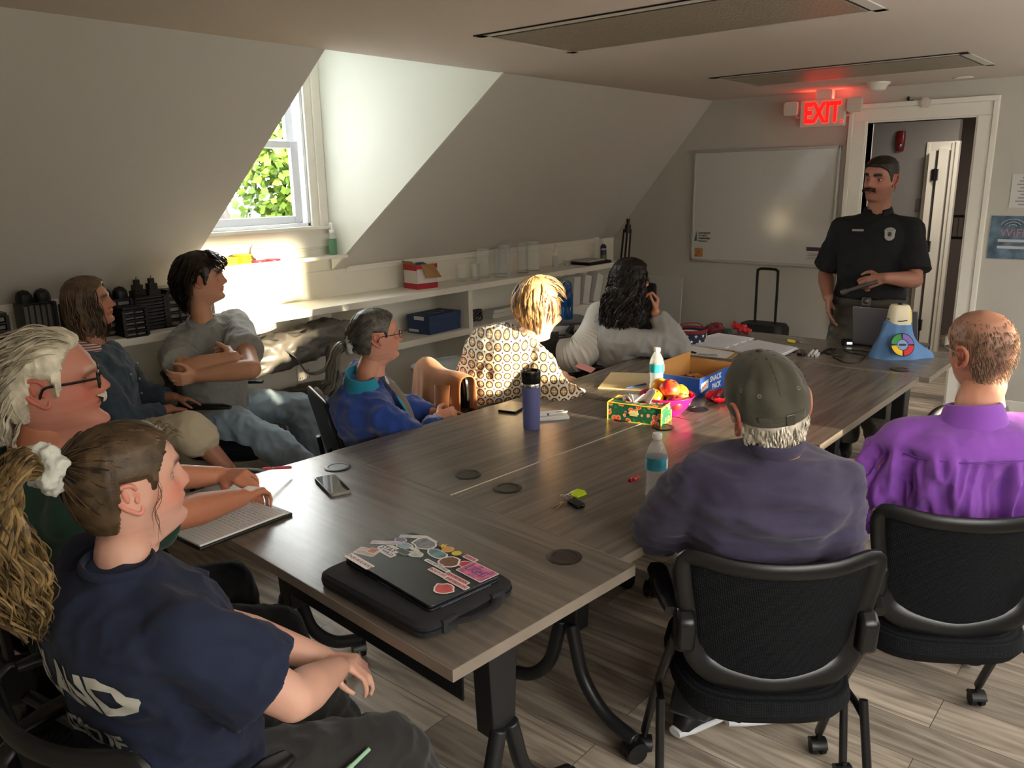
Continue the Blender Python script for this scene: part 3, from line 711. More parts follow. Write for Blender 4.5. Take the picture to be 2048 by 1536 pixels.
def lock(bm, pts, r, flat=.45, n=6, wave=0, ph=0, wl=.05):
    P = cr(pts, 5); L_ = 0; out = []
    for i, p in enumerate(P):
        if i: L_ += (p-P[i-1]).length
        if wave: p = p+V((math.sin(L_/wl*6.28+ph), math.cos(L_/wl*6.28+ph*1.3), 0))*wave*min(1, L_/.06)
        out.append(p)
    tube(bm, out, lambda t: r*(.35+.65*math.sin(min(1, t*1.4+.2)*1.57))*(1-.75*ss(.75, 1, t)), n, flat=flat)
def hair_mat(name, c1, c2, rough=.45):
    m = mat(name, c1, rough, spec=.4); N, L, b = nodes_of(m)
    tc = N.new('ShaderNodeTexCoord'); g = N.new('ShaderNodeNewGeometry')
    nz = N.new('ShaderNodeTexNoise'); nz.inputs['Scale'].default_value = 35; nz.inputs['Detail'].default_value = 4; L.new(tc.outputs['Object'], nz.inputs['Vector'])
    ad = N.new('ShaderNodeMath'); ad.operation = 'ADD'; L.new(nz.outputs[0], ad.inputs[0]); mu = N.new('ShaderNodeMath'); mu.operation = 'MULTIPLY'; mu.inputs[1].default_value = .5; L.new(g.outputs['Random Per Island'], mu.inputs[0]); L.new(mu.outputs[0], ad.inputs[1])
    rp = N.new('ShaderNodeValToRGB'); e = rp.color_ramp.elements; e[0].position = .45; e[1].position = .98; e[0].color = lin(c1); e[1].color = lin(c2); L.new(ad.outputs[0], rp.inputs[0]); L.new(rp.outputs[0], b.inputs['Base Color'])
    n2 = N.new('ShaderNodeTexNoise'); n2.inputs['Scale'].default_value = 260; n2.inputs['Detail'].default_value = 2; L.new(tc.outputs['Object'], n2.inputs['Vector'])
    bp = N.new('ShaderNodeBump'); bp.inputs['Strength'].default_value = .35; bp.inputs['Distance'].default_value = .002; L.new(n2.outputs[0], bp.inputs['Height']); L.new(bp.outputs[0], b.inputs['Normal'])
    return m
# --- hands
def hand(bm, w_, d, pn, side, curl=(.5, .5, .55, .6), thumb=.6, s=1.0, spread=.06):
    """w_ wrist, d direction of palm, pn palm normal (towards the palm side); side=+1 thumb on +lateral"""
    d = V(d).normalized(); pn = V(pn); pn = (pn-d*pn.dot(d)).normalized(); lat = d.cross(pn).normalized()*side
    w_ = V(w_)
    for k in (-1.2, -.4, .4, 1.2):
        capsule(bm, w_+lat*k*.013*s+d*.005*s, w_+d*.078*s+lat*k*.020*s-pn*.002, .0145*s, .0105*s, 10)
    capsule(bm, w_+lat*.018*s+d*.02*s+pn*.004, w_+lat*.026*s+d*.05*s+pn*.008, .015*s, .012*s, 10)
    ln = [(.040, .026, .020), (.045, .029, .021), (.042, .027, .021), (.033, .021, .018)]
    for i in range(4):
        k = 1.5-i; b0 = w_+d*(.082-.004*abs(k-.5))*s+lat*k*.0195*s; a = 0; dd = (d+lat*k*spread).normalized(); p = b0
        r0 = (.0085, .0088, .0083, .0074)[i]*s
        for j in range(3):
            a += curl[i]*(.9, 1.15, .8)[j]; v = (dd*math.cos(a)+pn*math.sin(a)).normalized(); q = p+v*ln[i][j]*s
            capsule(bm, p, q, r0*(1-.07*j), r0*(1-.07*(j+1)), 9); p = q
    p = w_+d*.028*s+lat*.024*s+pn*.006*s; a = thumb
    v = (d*.55+lat*.75+pn*.25).normalized(); q = p+v*.040*s; capsule(bm, p, q, .0135*s, .0105*s, 10)
    v = (d*.85+lat*(.55-.6*a)+pn*(.25+.5*a)).normalized(); p = q; q = p+v*.030*s; capsule(bm, p, q, .0100*s, .009*s, 10)
    v = (d*.95+lat*(.25-.6*a)+pn*(.2+.6*a)).normalized(); capsule(bm, q, q+v*.022*s, .0088*s, .0075*s, 10)
def skin_mat():
    m = mat('skin', '#b98a72', .48, spec=.4, attr='Col', bump=.15, bscale=320, sss=.0, bdist=.001)
    return m
M_skin = skin_mat()
M_eye = mat('eye_white', '#a59d96', .25); M_iris = mat('iris', '#3a2a1c', .15); M_pupil = mat('pupil', '#050505', .1)
def build_person(cfg):
    """cfg: pelvis p, yaw, neck n, shoulders, wrists, ankles, garments -> person mesh object with clothing children"""
    rnd = random.Random(cfg.get('seed', 1))
    yaw = R(cfg['yaw']); f = V((math.cos(yaw), math.sin(yaw), 0)); l = V((-f.y, f.x, 0)); Z = V((0, 0, 1))
    p = V(cfg['p']); n = V(cfg['n']); k = cfg.get('k', 1.0)    # body scale
    up = (n-p).normalized(); tw = R(cfg.get('twist', 0)); l2 = (l*math.cos(tw)-f*math.sin(tw)); l2 = (l2-up*l2.dot(up)).normalized(); f2 = l2.cross(up)*1.0
    if f2.dot(f) < 0: f2 = -f2
    H_ = (n-p).length; sw = cfg.get('sw', .185)*k; bel = cfg.get('belly', 0); bk = cfg.get('hump', .0)
    wsc = cfg.get('w', 1.0)
    def sec(t, w_, d, fo=0): 
        c = p+up*(H_*t)+f2*(fo+cfg.get('slouch', 0)*4*t*(1-t)*-1); lt = l.lerp(l2, min(1, t*1.3)).normalized(); ft = f.lerp(f2, min(1, t*1.3)).normalized()
        return (c, ft*d*k*wsc, lt*w_*k*wsc)
    tors = [(-.16, .13, .10, .0), (-.05, .168, .125, .0), (.10, .172, .125, .01+bel*.3), (.27, .158, .118+bel*.5, .015+bel*.5), (.45, .16, .118+bel*.4, .015+bel*.4), (.62, .172, .120+bel*.1, .01), (.77, .178, .118, .0), (.87, .170, .098, -.008), (.94, .120, .075, -.012), (1.0, .062, .056, -.01)]
    bust = cfg.get('bust', 0)
    shr = cfg.get('shrug', 0)
    S = {s: n-up*(.090*k)+l2*(s*sw)+Z*shr+f2*(.01) for s in (-1, 1)}
    ua, fa = .285*k, .250*k
    arms = {}
    for s, key in ((1, 'L'), (-1, 'R')):
        wr, pole = cfg['w'+key]
        if ('e'+key) in cfg: e, wt = V(cfg['e'+key]), V(wr)
        else: e, wt = ik(S[s], wr, ua, fa, pole)
        arms[s] = (S[s], e, wt)
    th_, sh_ = cfg.get('th', .43)*k, cfg.get('sh', .42)*k
    legs = {}
    for s, key in ((1, 'L'), (-1, 'R')):
        hip = p+l*(s*.09*k)-up*.02
        if ('a'+key) in cfg and ('k'+key) in cfg: legs[s] = (p+l*(s*.09*k)-up*.02, V(cfg['k'+key]), V(cfg['a'+key][0]))
        elif ('a'+key) in cfg:
            a_, pole = cfg['a'+key]; kn, an = ik(hip, a_, th_, sh_, pole); legs[s] = (hip, kn, an)
    # ---- body
    bm = B()
    loft(bm, [sec(t, w_*.88, d*.80, fo) for t, w_, d, fo in tors[:-1]], 28, 2.3)
    hd = cfg['head']; Hc = V(hd['c']); HT = Matrix.Translation(Hc) @ (Matrix.Rotation(R(hd['yaw']), 4, 'Z') @ Matrix.Rotation(R(-hd.get('pitch', 0)), 4, 'Y') @ Matrix.Rotation(R(hd.get('roll', 0)), 4, 'X'))
    hs = hd.get('s', 1); nkb = HT @ (V((-.028, 0, -.10))*hs)
    nr = hd.get('neck', .056)*hs
    chain(bm, [n-up*.05, n+(nkb-n)*.4, nkb], [nr*.85, nr*.94, nr*.9])
    for s in (-1, 1):
        a, e, w_ = arms[s]
        chain(bm, [a-l2*(s*.03)+up*.01, a], [.052*k, .050*k]); mu = cfg.get('arm', 1.0)*k
        chain(bm, [a, a.lerp(e, .4), e], [.048*mu, .047*mu, .037*mu]); m_ = e.lerp(w_, .3); chain(bm, [e, m_, w_], [.038*mu, .041*mu, .0255*mu])
        hk = cfg.get('h'+('L' if s > 0 else 'R'))
        if hk: hand(bm, w_, hk[0] or (w_-e), hk[1], hk[2], *hk[3:])
        else: ell(bm, w_+(w_-e).normalized()*.05, (.03, .03, .03), 10)
    for s, (h, kn, an) in legs.items():
        chain(bm, [h, h.lerp(kn, .5), kn], [.075*k, .066*k, .052*k]); chain(bm, [kn, kn.lerp(an, .3), an], [.052*k, .053*k, .034*k])
        fd = V(cfg.get('foot', {}).get(s, f)); capsule(bm, an-Z*.03-fd*.02, an-Z*.055+fd*.14, .024, .02)
    body = remesh(bm, cfg.get('vox', .0055), 3)
    bm = B(); bm.from_mesh(body); lay = {}; sk = V(lin(cfg['skin'])[:3])
    for v in bm.verts:
        lay[v] = sk*(1+.06*noise.noise(v.co*14)) if True else sk
        q = noise.noise(v.co*22+V((3, 3, 3))); lay[v] = V((lay[v].x, lay[v].y*(1-.10*max(0, q)), lay[v].z*(1-.12*max(0, q))))
    head_mesh(bm, hd, HT, cfg.get('face', cfg['skin']), cfg.get('hair', '#333333'), lay)
    bm.verts.index_update(); cols = [None]*len(bm.verts)
    for v, c_ in lay.items(): cols[v.index] = c_
    me = bpy.data.meshes.new('person'); bm.to_mesh(me); bm.free(); bpy.data.meshes.remove(body)
    ca = me.color_attributes.new('Col', 'FLOAT_COLOR', 'POINT'); buf = []
    for c_ in cols: buf += [c_[0], c_[1], c_[2], 1.0] if c_ is not None else [sk[0], sk[1], sk[2], 1]
    ca.data.foreach_set('color', buf); me.polygons.foreach_set('use_smooth', [True]*len(me.polygons))
    po = link('person', me, M_skin); tag(po, cfg['label'], 'person')
    # eyes
    for s in (-1, 1):
        b = B(); ec = V((.0632, s*.0315, .008)); E3 = HT.to_3x3() @ Matrix.Rotation(R(90), 3, 'Y')
        gz = cfg.get('gaze', (0, 0)); E3 = HT.to_3x3() @ Matrix.Rotation(R(gz[0]), 3, 'Z') @ Matrix.Rotation(R(90+gz[1]), 3, 'Y')
        rr = .0121*hs; prof = [(1.0, 0), (.98, 0), (.93, 1), (.90, 1), (.86, 1)]
        rs = []; c0 = HT @ (ec*hs); angs = [.12, .2, .35, .48, .7, 1.1, 1.6, 2.2, 2.8]
        for a_ in angs: rs.append([b.verts.new(c0+E3 @ V((math.sin(a_)*math.cos(q*.3927), math.sin(a_)*math.sin(q*.3927), math.cos(a_)))*rr) for q in range(16)])
        capf(b, rs[0], mi=2)
        for q in range(len(rs)-1): bridge(b, rs[q], rs[q+1], mi=2 if angs[q+1] <= .2 else (1 if angs[q+1] <= .48 else 0))
        capf(b, rs[-1], True); bmesh.ops.recalc_face_normals(b, faces=b.faces); obj('eye', b, [M_eye, M_iris, M_pupil], po)
    # ---- garments
    def top(name, m, g=.014, sleeve='short', vox=.009, amp=.006, keepf=None, fs=(9, 9, 5), hem=-.10, neck_t=.985, sl=.58, loose=1.0, cuff=.9):
        b = B(); secs = []
        for t, w_, d, fo in tors:
            if t < hem: continue
            if t > neck_t: continue
            gg = g*(1.0 if t < .8 else .9)
            c_, u_, v_ = sec(t, w_*loose, d*loose, fo); u_ = u_+u_.normalized()*gg; v_ = v_+v_.normalized()*gg; secs.append((c_, u_, v_))
        c_, u_, v_ = sec(1.0, .060, .057, -.008); secs.append((c_, u_, v_)); c_, u_, v_ = sec(1.03, .058, .055, -.006); secs.append((c_, u_, v_))
        loft(b, secs, 36, 2.3)
        if bust:
            for s in (-1, 1): ell(b, p+up*H_*.60+f2*(.095*k)+l2*(s*.07*k), (.07*bust, .075*bust, .08*bust), 16)
        for s in (-1, 1):
            a, e, w_ = arms[s]; g2 = g*.9
            chain(b, [n-up*.05+l2*(s*.05), a-l2*(s*.015)+up*.012, a.lerp(e, .12)], [.055*k, .056*k+g2*.7, .054*k+g2])
            mu = cfg.get('arm', 1.0)*k
            if sleeve == 'short': chain(b, [a, a.lerp(e, sl*.6), a.lerp(e, sl)], [.052*mu+g2, .053*mu+g2*1.3, .055*mu+g2*1.5], flat1=True)
            else:
                chain(b, [a, a.lerp(e, .5), e], [.050*mu+g2, .050*mu+g2*1.2, .043*mu+g2*1.2]); chain(b, [e, e.lerp(w_, .5), e.lerp(w_, cuff)], [.043*mu+g2*1.2, .042*mu+g2, .030*mu+g2*.6], flat1=True)
        me2 = remesh(b, vox, 5); fold(me2, amp, fs, cfg.get('seed', 1), keep=keepf); me2.name = name
        return link(name, me2, m, po)
    def pants(name, m, g=.016, length=1.0, vox=.010, amp=.007, hemr=1.0, calf=1.0):
        b = B(); secs = []
        for t, w_, d, fo in tors[:3]:
            c_, u_, v_ = sec(t, w_, d, fo); secs.append((c_, u_+u_.normalized()*g*.5, v_+v_.normalized()*g*.5))
        loft(b, secs, 28, 2.3)
        for s, (h, kn, an) in legs.items():
            chain(b, [h, h.lerp(kn, .5), kn], [.085*k+g*.6, .078*k+g*.8, .060*k+g])
            if length > 0: chain(b, [kn, kn.lerp(an, length*.5), kn.lerp(an, length)], [.060*k+g, .056*k*calf+g, .052*k*hemr+g*.6], flat1=True)
        me2 = remesh(b, vox, 4); fold(me2, amp, (8, 8, 8), cfg.get('seed', 1)+5); me2.name = name
        return link(name, me2, m, po)
    def shoes(m, m2=None):
        for s, (h, kn, an) in legs.items():
            fd = V(cfg.get('foot', {}).get(s, f)).normalized(); b = B(); x = V((-fd.y, fd.x, 0)).normalized(); an0 = V((an.x, an.y, max(an.z-.08, .0)))
            c0 = an0-fd*.05
            loft(b, [(c0+Z*.02-fd*.01, x*.02, Z*.015), (c0+Z*.035+fd*.01, x*.034, Z*.033), (c0+Z*.05+fd*.06, x*.037, Z*.05), (c0+Z*.042+fd*.13, x*.044, Z*.040), (c0+Z*.03+fd*.20, x*.045, Z*.028), (c0+Z*.024+fd*.245, x*.03, Z*.018)], 18, 2.4)
            so = obj('shoe', b, m, po)
            b = B(); loft(b, [(c0+Z*.012-fd*.02, x*.022, Z*.012), (c0+Z*.014+fd*.03, x*.038, Z*.014), (c0+Z*.012+fd*.14, x*.048, Z*.012), (c0+Z*.012+fd*.22, x*.044, Z*.012), (c0+Z*.014+fd*.262, x*.022, Z*.010)], 18, 3); obj('sole', b, m2 or m, so)
    return dict(o=po, HT=HT, hs=hs, hd=hd, top=top, pants=pants, shoes=shoes, arms=arms, legs=legs, n=n, p=p, up=up, f=f, l=l, f2=f2, l2=l2, k=k, H=H_, sec=sec)
def glasses(P, m, style='thin', lens=True):
    b = B(); T, s = P['HT'], P['hs']; r = .0014 if style == 'thin' else .0028
    for q in (-1, 1):
        c = V((.101, q*.032, .006)); pts = [c+V((-abs(a)*.12*1, a, z)) for a, z in rrect(.046, .034, .012 if style == 'thin' else .008, 3)]
        pts = [V((.103-.35*abs(abs(v.y)-.0)**1*.12, v.y, v.z)) for v in pts]
        tube(b, [T @ (v*s) for v in pts], r*s, 6, closed=True)
        tube(b, [T @ (v*s) for v in cr([V((.098, q*.056, .012)), V((.05, q*.0775, .013)), V((.0, q*.083, .012)), V((-.012, q*.082, .002)), V((-.018, q*.078, -.012))], 4)], r*1.1*s, 6, flat=1.0 if style == 'thin' else 1.0)
    tube(b, [T @ (v*s) for v in cr([V((.102, .012, .010)), V((.108, 0, .014)), V((.102, -.012, .010))], 4)], r*s, 6)
    g = obj('glasses', b, m, P['o'])
    if lens:
        b = B()
        for q in (-1, 1):
            vs_ = [b.verts.new(T @ (V((.1015-.04*abs(a+q*.032), a+q*.032, z+.006))*s)) for a, z in rrect(.044, .032, .01, 3)]; b.faces.new(vs_)
        obj('lens', b, mat('spectacle_glass', '#ffffff', .03, trans=1, ior=1.01), g, smooth=False)
    return g
def collar(P, m, h=.045, r=.068, name='collar', rd=.062, dx=-.012, open_=.5, tilt=.02, th=.008):
    """stand/fall collar ring around the neck, open at the front"""
    r, rd = .063, .060
    c, u, v = P['sec'](1.0, r, rd, dx); b = B(); n = 26; rows = []
    upv = P['up']
    for j, (dz, g) in enumerate(((-.012, 1.05), (h*.5, 1.02), (h, 1.0), (h+.002, 1.10), (h*.5, 1.2), (-.012, 1.32), (-.035, 1.5))):
        rw = []
        for i in range(n+1):
            a = open_+(2*math.pi-2*open_)*i/n
            rw.append(b.verts.new(c+u*math.cos(a)*g+v*math.sin(a)*g+upv*(dz-tilt*math.cos(a))))
        rows.append(rw)
    for a_, b_ in zip(rows, rows[1:]):
        for i in range(n): b.faces.new((a_[i], a_[i+1], b_[i+1], b_[i]))
    o = obj(name, b, m, P['o']); s = o.modifiers.new('s', 'SOLIDIFY'); s.thickness = th*.4; o.modifiers.new('u', 'SUBSURF').render_levels = 1
    return o
def neckband(P, m, r=.072, rd=.066, th=.006, dz=.0, dx=-.012, tilt=.008, name='neckband'):
    r, rd = .0605, .0575
    c, u, v = P['sec'](1.015, r, rd, -.006); b = B()
    tube(b, [c+u*math.cos(a)+v*math.sin(a)+P['up']*(dz-tilt*math.cos(a)) for a in [2*math.pi*i/32 for i in range(32)]], th, 8, closed=True, flat=1.6)
    return obj(name, b, m, P['o'])
def strands(name, P, m, roots, r=.003, wave=0, wl=.06, seed=1, flat=.5, jit=.002):
    b = B(); rn = random.Random(seed); T, s = P['HT'], P['hs']
    for pts in roots:
        j = V((rn.uniform(-jit, jit), rn.uniform(-jit, jit), rn.uniform(-jit, jit)))
        lock(b, [T @ ((V(q)+j)*s) for q in pts], r*rn.uniform(.6, 1.3)*s, flat, 5, wave, rn.uniform(0, 6), wl)
    return obj(name, b, m, P['o'])
# ------------------------------------------------------------ the people in the room
def cloth(name, col, **k):
    k.setdefault('rough', .9); k.setdefault('bump', .35); k.setdefault('bscale', 700); k.setdefault('sheen', .15); k.setdefault('bdist', .0008)
    r = k.pop('rough'); return mat(name, col, r, **k)
def rpts(rn, z0, z1, a0, a1, c, off=.012):
    z = rn.uniform(z0, z1); a = rn.uniform(a0, a1); p = head_point(z, a, c); return p, a
UPN = V((0, 0, 1))
# --- young woman in the foreground, navy tee
GC = onz(262, 978, 1.15)
P = build_person(dict(seed=11, label='person with a blonde ponytail in navy tee and black cargo trousers, nearest on the left', skin='#c79a86', face='#cf9f8d', hair='#4a3a2c',
    p=(.62, 1.44, .555), yaw=0, n=at(245, 1132, 1.46), k=.95, sw=.175, w=1.06, bust=.95, arm=1.15,
    wR=(.935, 1.275, .675), poleR=None, wL=(.93, 1.36, .675), twist=0,
    head=dict(c=(.615, 1.452, 1.155), burn=.03, yaw=-8, pitch=4, roll=0, s=.95, jaw=.06, cheek=.05, nose=.9, hl=.082, temple=.05, browh=.8, lips=1, blush=1.5, double=.1),
    hR=(V((.6, .55, -.2)), V((.1, .3, -1)), 1, (.5, .6, .6, .6), .5, .9), hL=(V((.5, -.7, -.1)), V((.1, -.2, -1)), -1, (.6, .6, .7, .7), .5, .9),
    aR=((1.08, 1.12, .09), V((.6, 0, 1))), aL=((1.16, 1.55, .09), V((.6, 0, 1)))) | {'wR': (onz(672, 1338, .68), 0), 'eR': at(585, 1398, 1.47), 'wL': ((.94, 1.36, .67), V((-.3, 1, -.9)))})
M_navy = cloth('navy_jersey', '#141d34', vary=.12, vscale=6, sheen=.03)
P['top']('t_shirt', M_navy, g=.026, sleeve='short', sl=.74, amp=.011, fs=(6, 6, 9), loose=1.05, vox=.007)
neckband(P, M_navy, .066, .062, .006, dz=.004)
M_cargo = cloth('black_twill', '#222120', vary=.2, vscale=9, bump=.5)
PG = P
P['pants']('cargo_trousers', M_cargo, g=.026, length=.93, amp=.012, vox=.008)
P['shoes'](M_black)
hc = P['hd']
M_hg = hair_mat('ponytail_hair', '#3a2d20', '#a58a5c')
rn = random.Random(5)
M_hd = hair_mat('dark_blonde_hair', '#241b14', '#5f4c35')
cap_ = hair_cap(hc, P['HT'], .012, .0016, 3); obj('hair', cap_, M_hd, P['o'])
tie = V((-.114, 0, .076))
rts = []
for i in range(420):
    z = rn.uniform(-.06, .112); a = rn.uniform(.75, 2.9)*rn.choice((-1, 1)); p0 = head_point(z, a, hc)
    if hair_mask(p0, hc) < .5 or (p0.x > -.045 and p0.z < .045): continue
    nrm = V((p0.x+.012, p0.y*1.3, max(-.02, p0.z)*1.1)).normalized(); ps = p0+nrm*.002; p0 = p0+nrm*.0135
    m1 = p0.lerp(tie, .4); rr = m1.length; m1 = m1.normalized()*max(rr, .104) if m1.z > 0 else m1*1.02
    m2 = p0.lerp(tie, .75)
    rts.append([ps, p0.lerp(m1, .12), m1*1.0+nrm*.004, m2+nrm*.005, tie+V((.0, p0.y*.1, (p0.z-.04)*.1))])
strands('combed_hair', P, M_hd, rts, .0032, seed=2, jit=.003)
T = P['HT']; tw_ = T @ (tie*hc['s'])
b = B()
for i in range(9):
    a = i*.7; ell(b, tw_+V((-.012+.010*math.sin(i*2.1), .026*math.cos(a), .030*math.sin(a)+.0)), (.020, .022, .021), 12)
me_ = remesh(b, .004, 3); fold(me_, .006, (40, 40, 40), 3); o = link('scrunchie', me_, cloth('pale_scrunchie', '#c9ccc2', bump=.6), P['o'])
b = B()
for i in range(640):
    a = rn.uniform(0, 6.28); r0 = rn.uniform(0, 1)**.5; ox, oy = math.cos(a)*r0, math.sin(a)*r0
    ln = rn.uniform(.72, 1.0); st = V((tw_.x-.018, tw_.y+oy*.02, tw_.z+ox*.016))
    lock(b, [st, st+V((-.045+ox*.015, oy*.03, .018+ox*.012)), st+V((-.085+ox*.034, .005+oy*.055, -.05)), st+V((-.088+ox*.052, .01+oy*.075, -.13*ln)), st+V((-.070+ox*.052, .012+oy*.075, -.21*ln)), st+V((-.05+ox*.02, .01+oy*.03, -.295*ln))], rn.uniform(.0025, .0055), .4, 5, rn.uniform(.003, .007), rn.uniform(0, 3)+a*.7, rn.uniform(.065, .10))
obj('ponytail', b, M_hg, P['o'])
rts = []
for i in range(6):
    s = rn.choice((-1, -1, 1)); x0 = V((rn.uniform(.012, .03), s*rn.uniform(.068, .074), rn.uniform(.02, .06)))
    rts.append([x0, x0+V((.008, s*.01, -.03)), x0+V((-.01, s*.012, -.07)), x0+V((-.02+rn.uniform(-.01, .02), s*.012, -.11-rn.uniform(0, .03)))])
for i in range(22):
    x0 = head_point(rn.uniform(.06, .1), rn.uniform(-.7, .7), hc); rts.append([x0, x0+V((.02, 0, .014)), x0+V((.03, rn.uniform(-.02, .02), .002))])
strands('loose_wisps', P, M_hd, rts, .0009, .002, .05, 7)
# wording on the back of the tee
M_print = mat('shirt_print', '#b9b7ac', .8)
def decal(P, s_, c, right, upv, size, m=M_print, name='print', sx=1.0, tgt=None, off=.004, bold=.0, spacing=1.0):
    b = B(); right, upv = V(right).normalized(), V(upv); upv = (upv-right*upv.dot(right)).normalized()
    text_bm(b, s_, mat4(V(c), right, upv), size, .0, bold, sx=sx, spacing=spacing)
    for f_ in list(b.faces):
        pass
    bmesh.ops.triangulate(b, faces=b.faces); bmesh.ops.subdivide_edges(b, edges=[e for e in b.edges if e.calc_length() > size*.22], cuts=2, use_grid_fill=False)
    bmesh.ops.triangulate(b, faces=b.faces)
    o = obj(name, b, m, P['o'], smooth=False)
    w_ = o.modifiers.new('w', 'SHRINKWRAP'); w_.target = tgt; w_.wrap_method = 'PROJECT'; w_.use_project_x = w_.use_project_y = False; w_.use_project_z = True; w_.use_negative_direction = w_.use_positive_direction = True
    # project along local z of the object: give the object that frame
    Mf = mat4(V(c), right, upv); o.data.transform(Mf.inverted()); o.matrix_world = Mf; o.matrix_parent_inverse = Matrix.Identity(4); o.parent = P['o']
    w_.offset = off; w_.wrap_mode = 'ABOVE_SURFACE'
    return o
tgt = [c for c in P['o'].children if c.name.startswith('t_shirt')][0]
dn = V((0, -.18, -1))
decal(P, 'ISLAND', (.40, 1.40, .86), (-.25, -1, .05), (0, 0, 1), .105, tgt=tgt, name='shirt_lettering', sx=.75, bold=.004)
decal(P, 'RESCUE', (.40, 1.40, .755), (-.25, -1, .05), (0, 0, 1), .055, tgt=tgt, name='shirt_lettering', sx=.9, bold=.002)
# pen in the cargo pocket
b = B(); tube(b, [(0, 0, 0), (.05, 0, .012)], .0045, 8); tube(b, [(-.012, 0, -.003), (.004, 0, .001)], .0055, 8)
o = obj('pen', b, mat('mint_plastic', '#8fb89a', .3)); h_, k_, _a = PG['legs'][-1]; o.location = h_.lerp(k_, .62)+V((.0, -.095, .045)); tag(o, 'pale green pen clipped in the trouser pocket of the foreground young woman', 'pen')
# --- white-haired man in green
P = build_person(dict(seed=22, label='person with swept-back white hair, glasses and green shirt, hands folded on a notepad', skin='#b9795c', face='#bd7f6d', hair='#c9c2ac',
    p=(.74, 2.08, .56), yaw=-5, n=(.67, 2.065, 1.045), k=.98, sw=.185, belly=.03, arm=1.12,
    wR=((1.20, 2.03, .805), V((-.3, -1, -.9))), wL=((1.27, 2.20, .81), V((-.4, 1, -.8))),
    hR=(V((.9, .45, -.08)), V((.15, .1, -1)), 1, (.55, .6, .6, .6), .5, 1.0), hL=(V((.35, -.9, .05)), V((.3, .0, -1)), -1, (.6, .65, .7, .7), .6, 1.0),
    aR=((1.19, 1.72, .09), V((.7, 0, 1))), aL=((1.24, 2.15, .09), V((.6, 0, 1))),
    head=dict(c=(.715, 2.035, 1.237), yaw=-24, pitch=2, roll=0, s=1.03, jaw=.10, cheek=.05, nose=1.15, hl=.088, temple=.075, burn=-.015, double=.9, brow=1.3, blush=1.4, ear=1.05, neck=.066, browk=.5)))
M_green = cloth('green_polo', '#17392c', vary=.12)
P['top']('polo_shirt', M_green, g=.022, sleeve='short', sl=.8, amp=.009, fs=(6, 6, 8), vox=.009); collar(P, M_green, .04, .078, rd=.075)
P['pants']('trousers', cloth('black_cotton', '#0e0f12'), g=.02, length=.95, amp=.009); P['shoes'](M_black)
hc = P['hd']; M_wh = hair_mat('white_hair', '#8f8873', '#efe8d2')
obj('hair', hair_cap(hc, P['HT'], .016, .003, 1), M_wh, P['o'])
rts = []
for i in range(420):
    s = rn.choice((-1, 1)); z = rn.uniform(-.05, .114); a = s*rn.uniform(.45, 3.0); p0 = head_point(z, a, hc)
    if hair_mask(p0, hc) < .6 or (p0.x > -.045 and p0.z < .06): continue
    nr = V((p0.x+.012, p0.y*1.3, max(-.02, p0.z)*1.1)).normalized(); p0 = p0+nr*.014
    d = V((-.9, -.0, -.25-.9*(1-ss(.0, .10, p0.z)))).normalized(); d = (d-nr*d.dot(nr)).normalized(); q = p0+d*.035; 
    rts.append([p0, q+nr*.004, p0+d*.07-nr*.0+V((0, 0, -.012)), p0+d*.10-nr*.018+V((0, 0, -.03))])
strands('swept_hair', P, M_wh, rts, .0045, .002, .05, 4, .4)
rts = [[(.094, y, -.034), (.108, y*1.05, -.040), (.104, y*1.1, -.050)] for y in [q*.0022 for q in range(-12, 13)] for _ in (0, 1)]
strands('moustache', P, M_wh, rts, .0030, seed=3, jit=.0018)
glasses(P, mat('tortoise_frame', '#1c120c', .3), 'thick')
# --- woman in denim jacket
P = build_person(dict(seed=33, label='person with brown shoulder-length hair in denim jacket and khaki capris, seated at back left', skin='#a5715a', face='#b07c64', hair='#3b2c20',
    p=(1.52, 3.70, .565), yaw=-14, n=(1.50, 3.68, 1.005), k=.90, sw=.165, twist=-28,
    wR=((1.72, 3.52, .70), V((-.4, -.6, -1))), wL=((1.80, 3.62, .72), V((.2, 1, -.8))),
    hR=(V((.9, .1, -.3)), V((0, 0, -1)), 1, (.3, .35, .4, .4), .4, .9), hL=(V((.8, -.6, -.2)), V((0, -.2, -1)), -1, (.3, .4, .4, .4), .4, .9),
    aR=(at(462, 945, 3.42), V((.3, 0, 1))), kR=at(378, 858, 3.38), aL=((1.93, 3.75, .09), V((.6, 0, 1))),
    head=dict(c=(1.515, 3.725, 1.19), yaw=-38, pitch=6, roll=6, s=.91, nose=1.05, hl=.080, temple=.05, lips=.8)))
M_denim = cloth('denim', '#33424d', vary=.25, vscale=25, bump=.6, bscale=900)
P['top']('denim_jacket', M_denim, g=.022, sleeve='long', amp=.010, fs=(10, 10, 7), cuff=.82)
M_str = cloth('pink_striped_cotton', '#b98f8a'); N, L, bs = nodes_of(M_str); tc = N.new('ShaderNodeTexCoord'); wv = N.new('ShaderNodeTexWave'); wv.bands_direction = 'Z'; wv.inputs['Scale'].default_value = 28; L.new(tc.outputs['Object'], wv.inputs[0]); rp = N.new('ShaderNodeValToRGB'); rp.color_ramp.interpolation = 'CONSTANT'; rp.color_ramp.elements[1].position = .5; rp.color_ramp.elements[0].color = lin('#7d4e4c'); rp.color_ramp.elements[1].color = lin('#cdb9b2'); L.new(wv.outputs['Fac'], rp.inputs[0]); L.new(rp.outputs[0], bs.inputs['Base Color'])
collar(P, M_str, .034, .070, name='striped_collar', rd=.068, open_=.65, th=.005)
b = B(); f2, l2, n_, up_ = P['f2'], P['l2'], P['n'], P['up']
c0 = n_-up_*.02
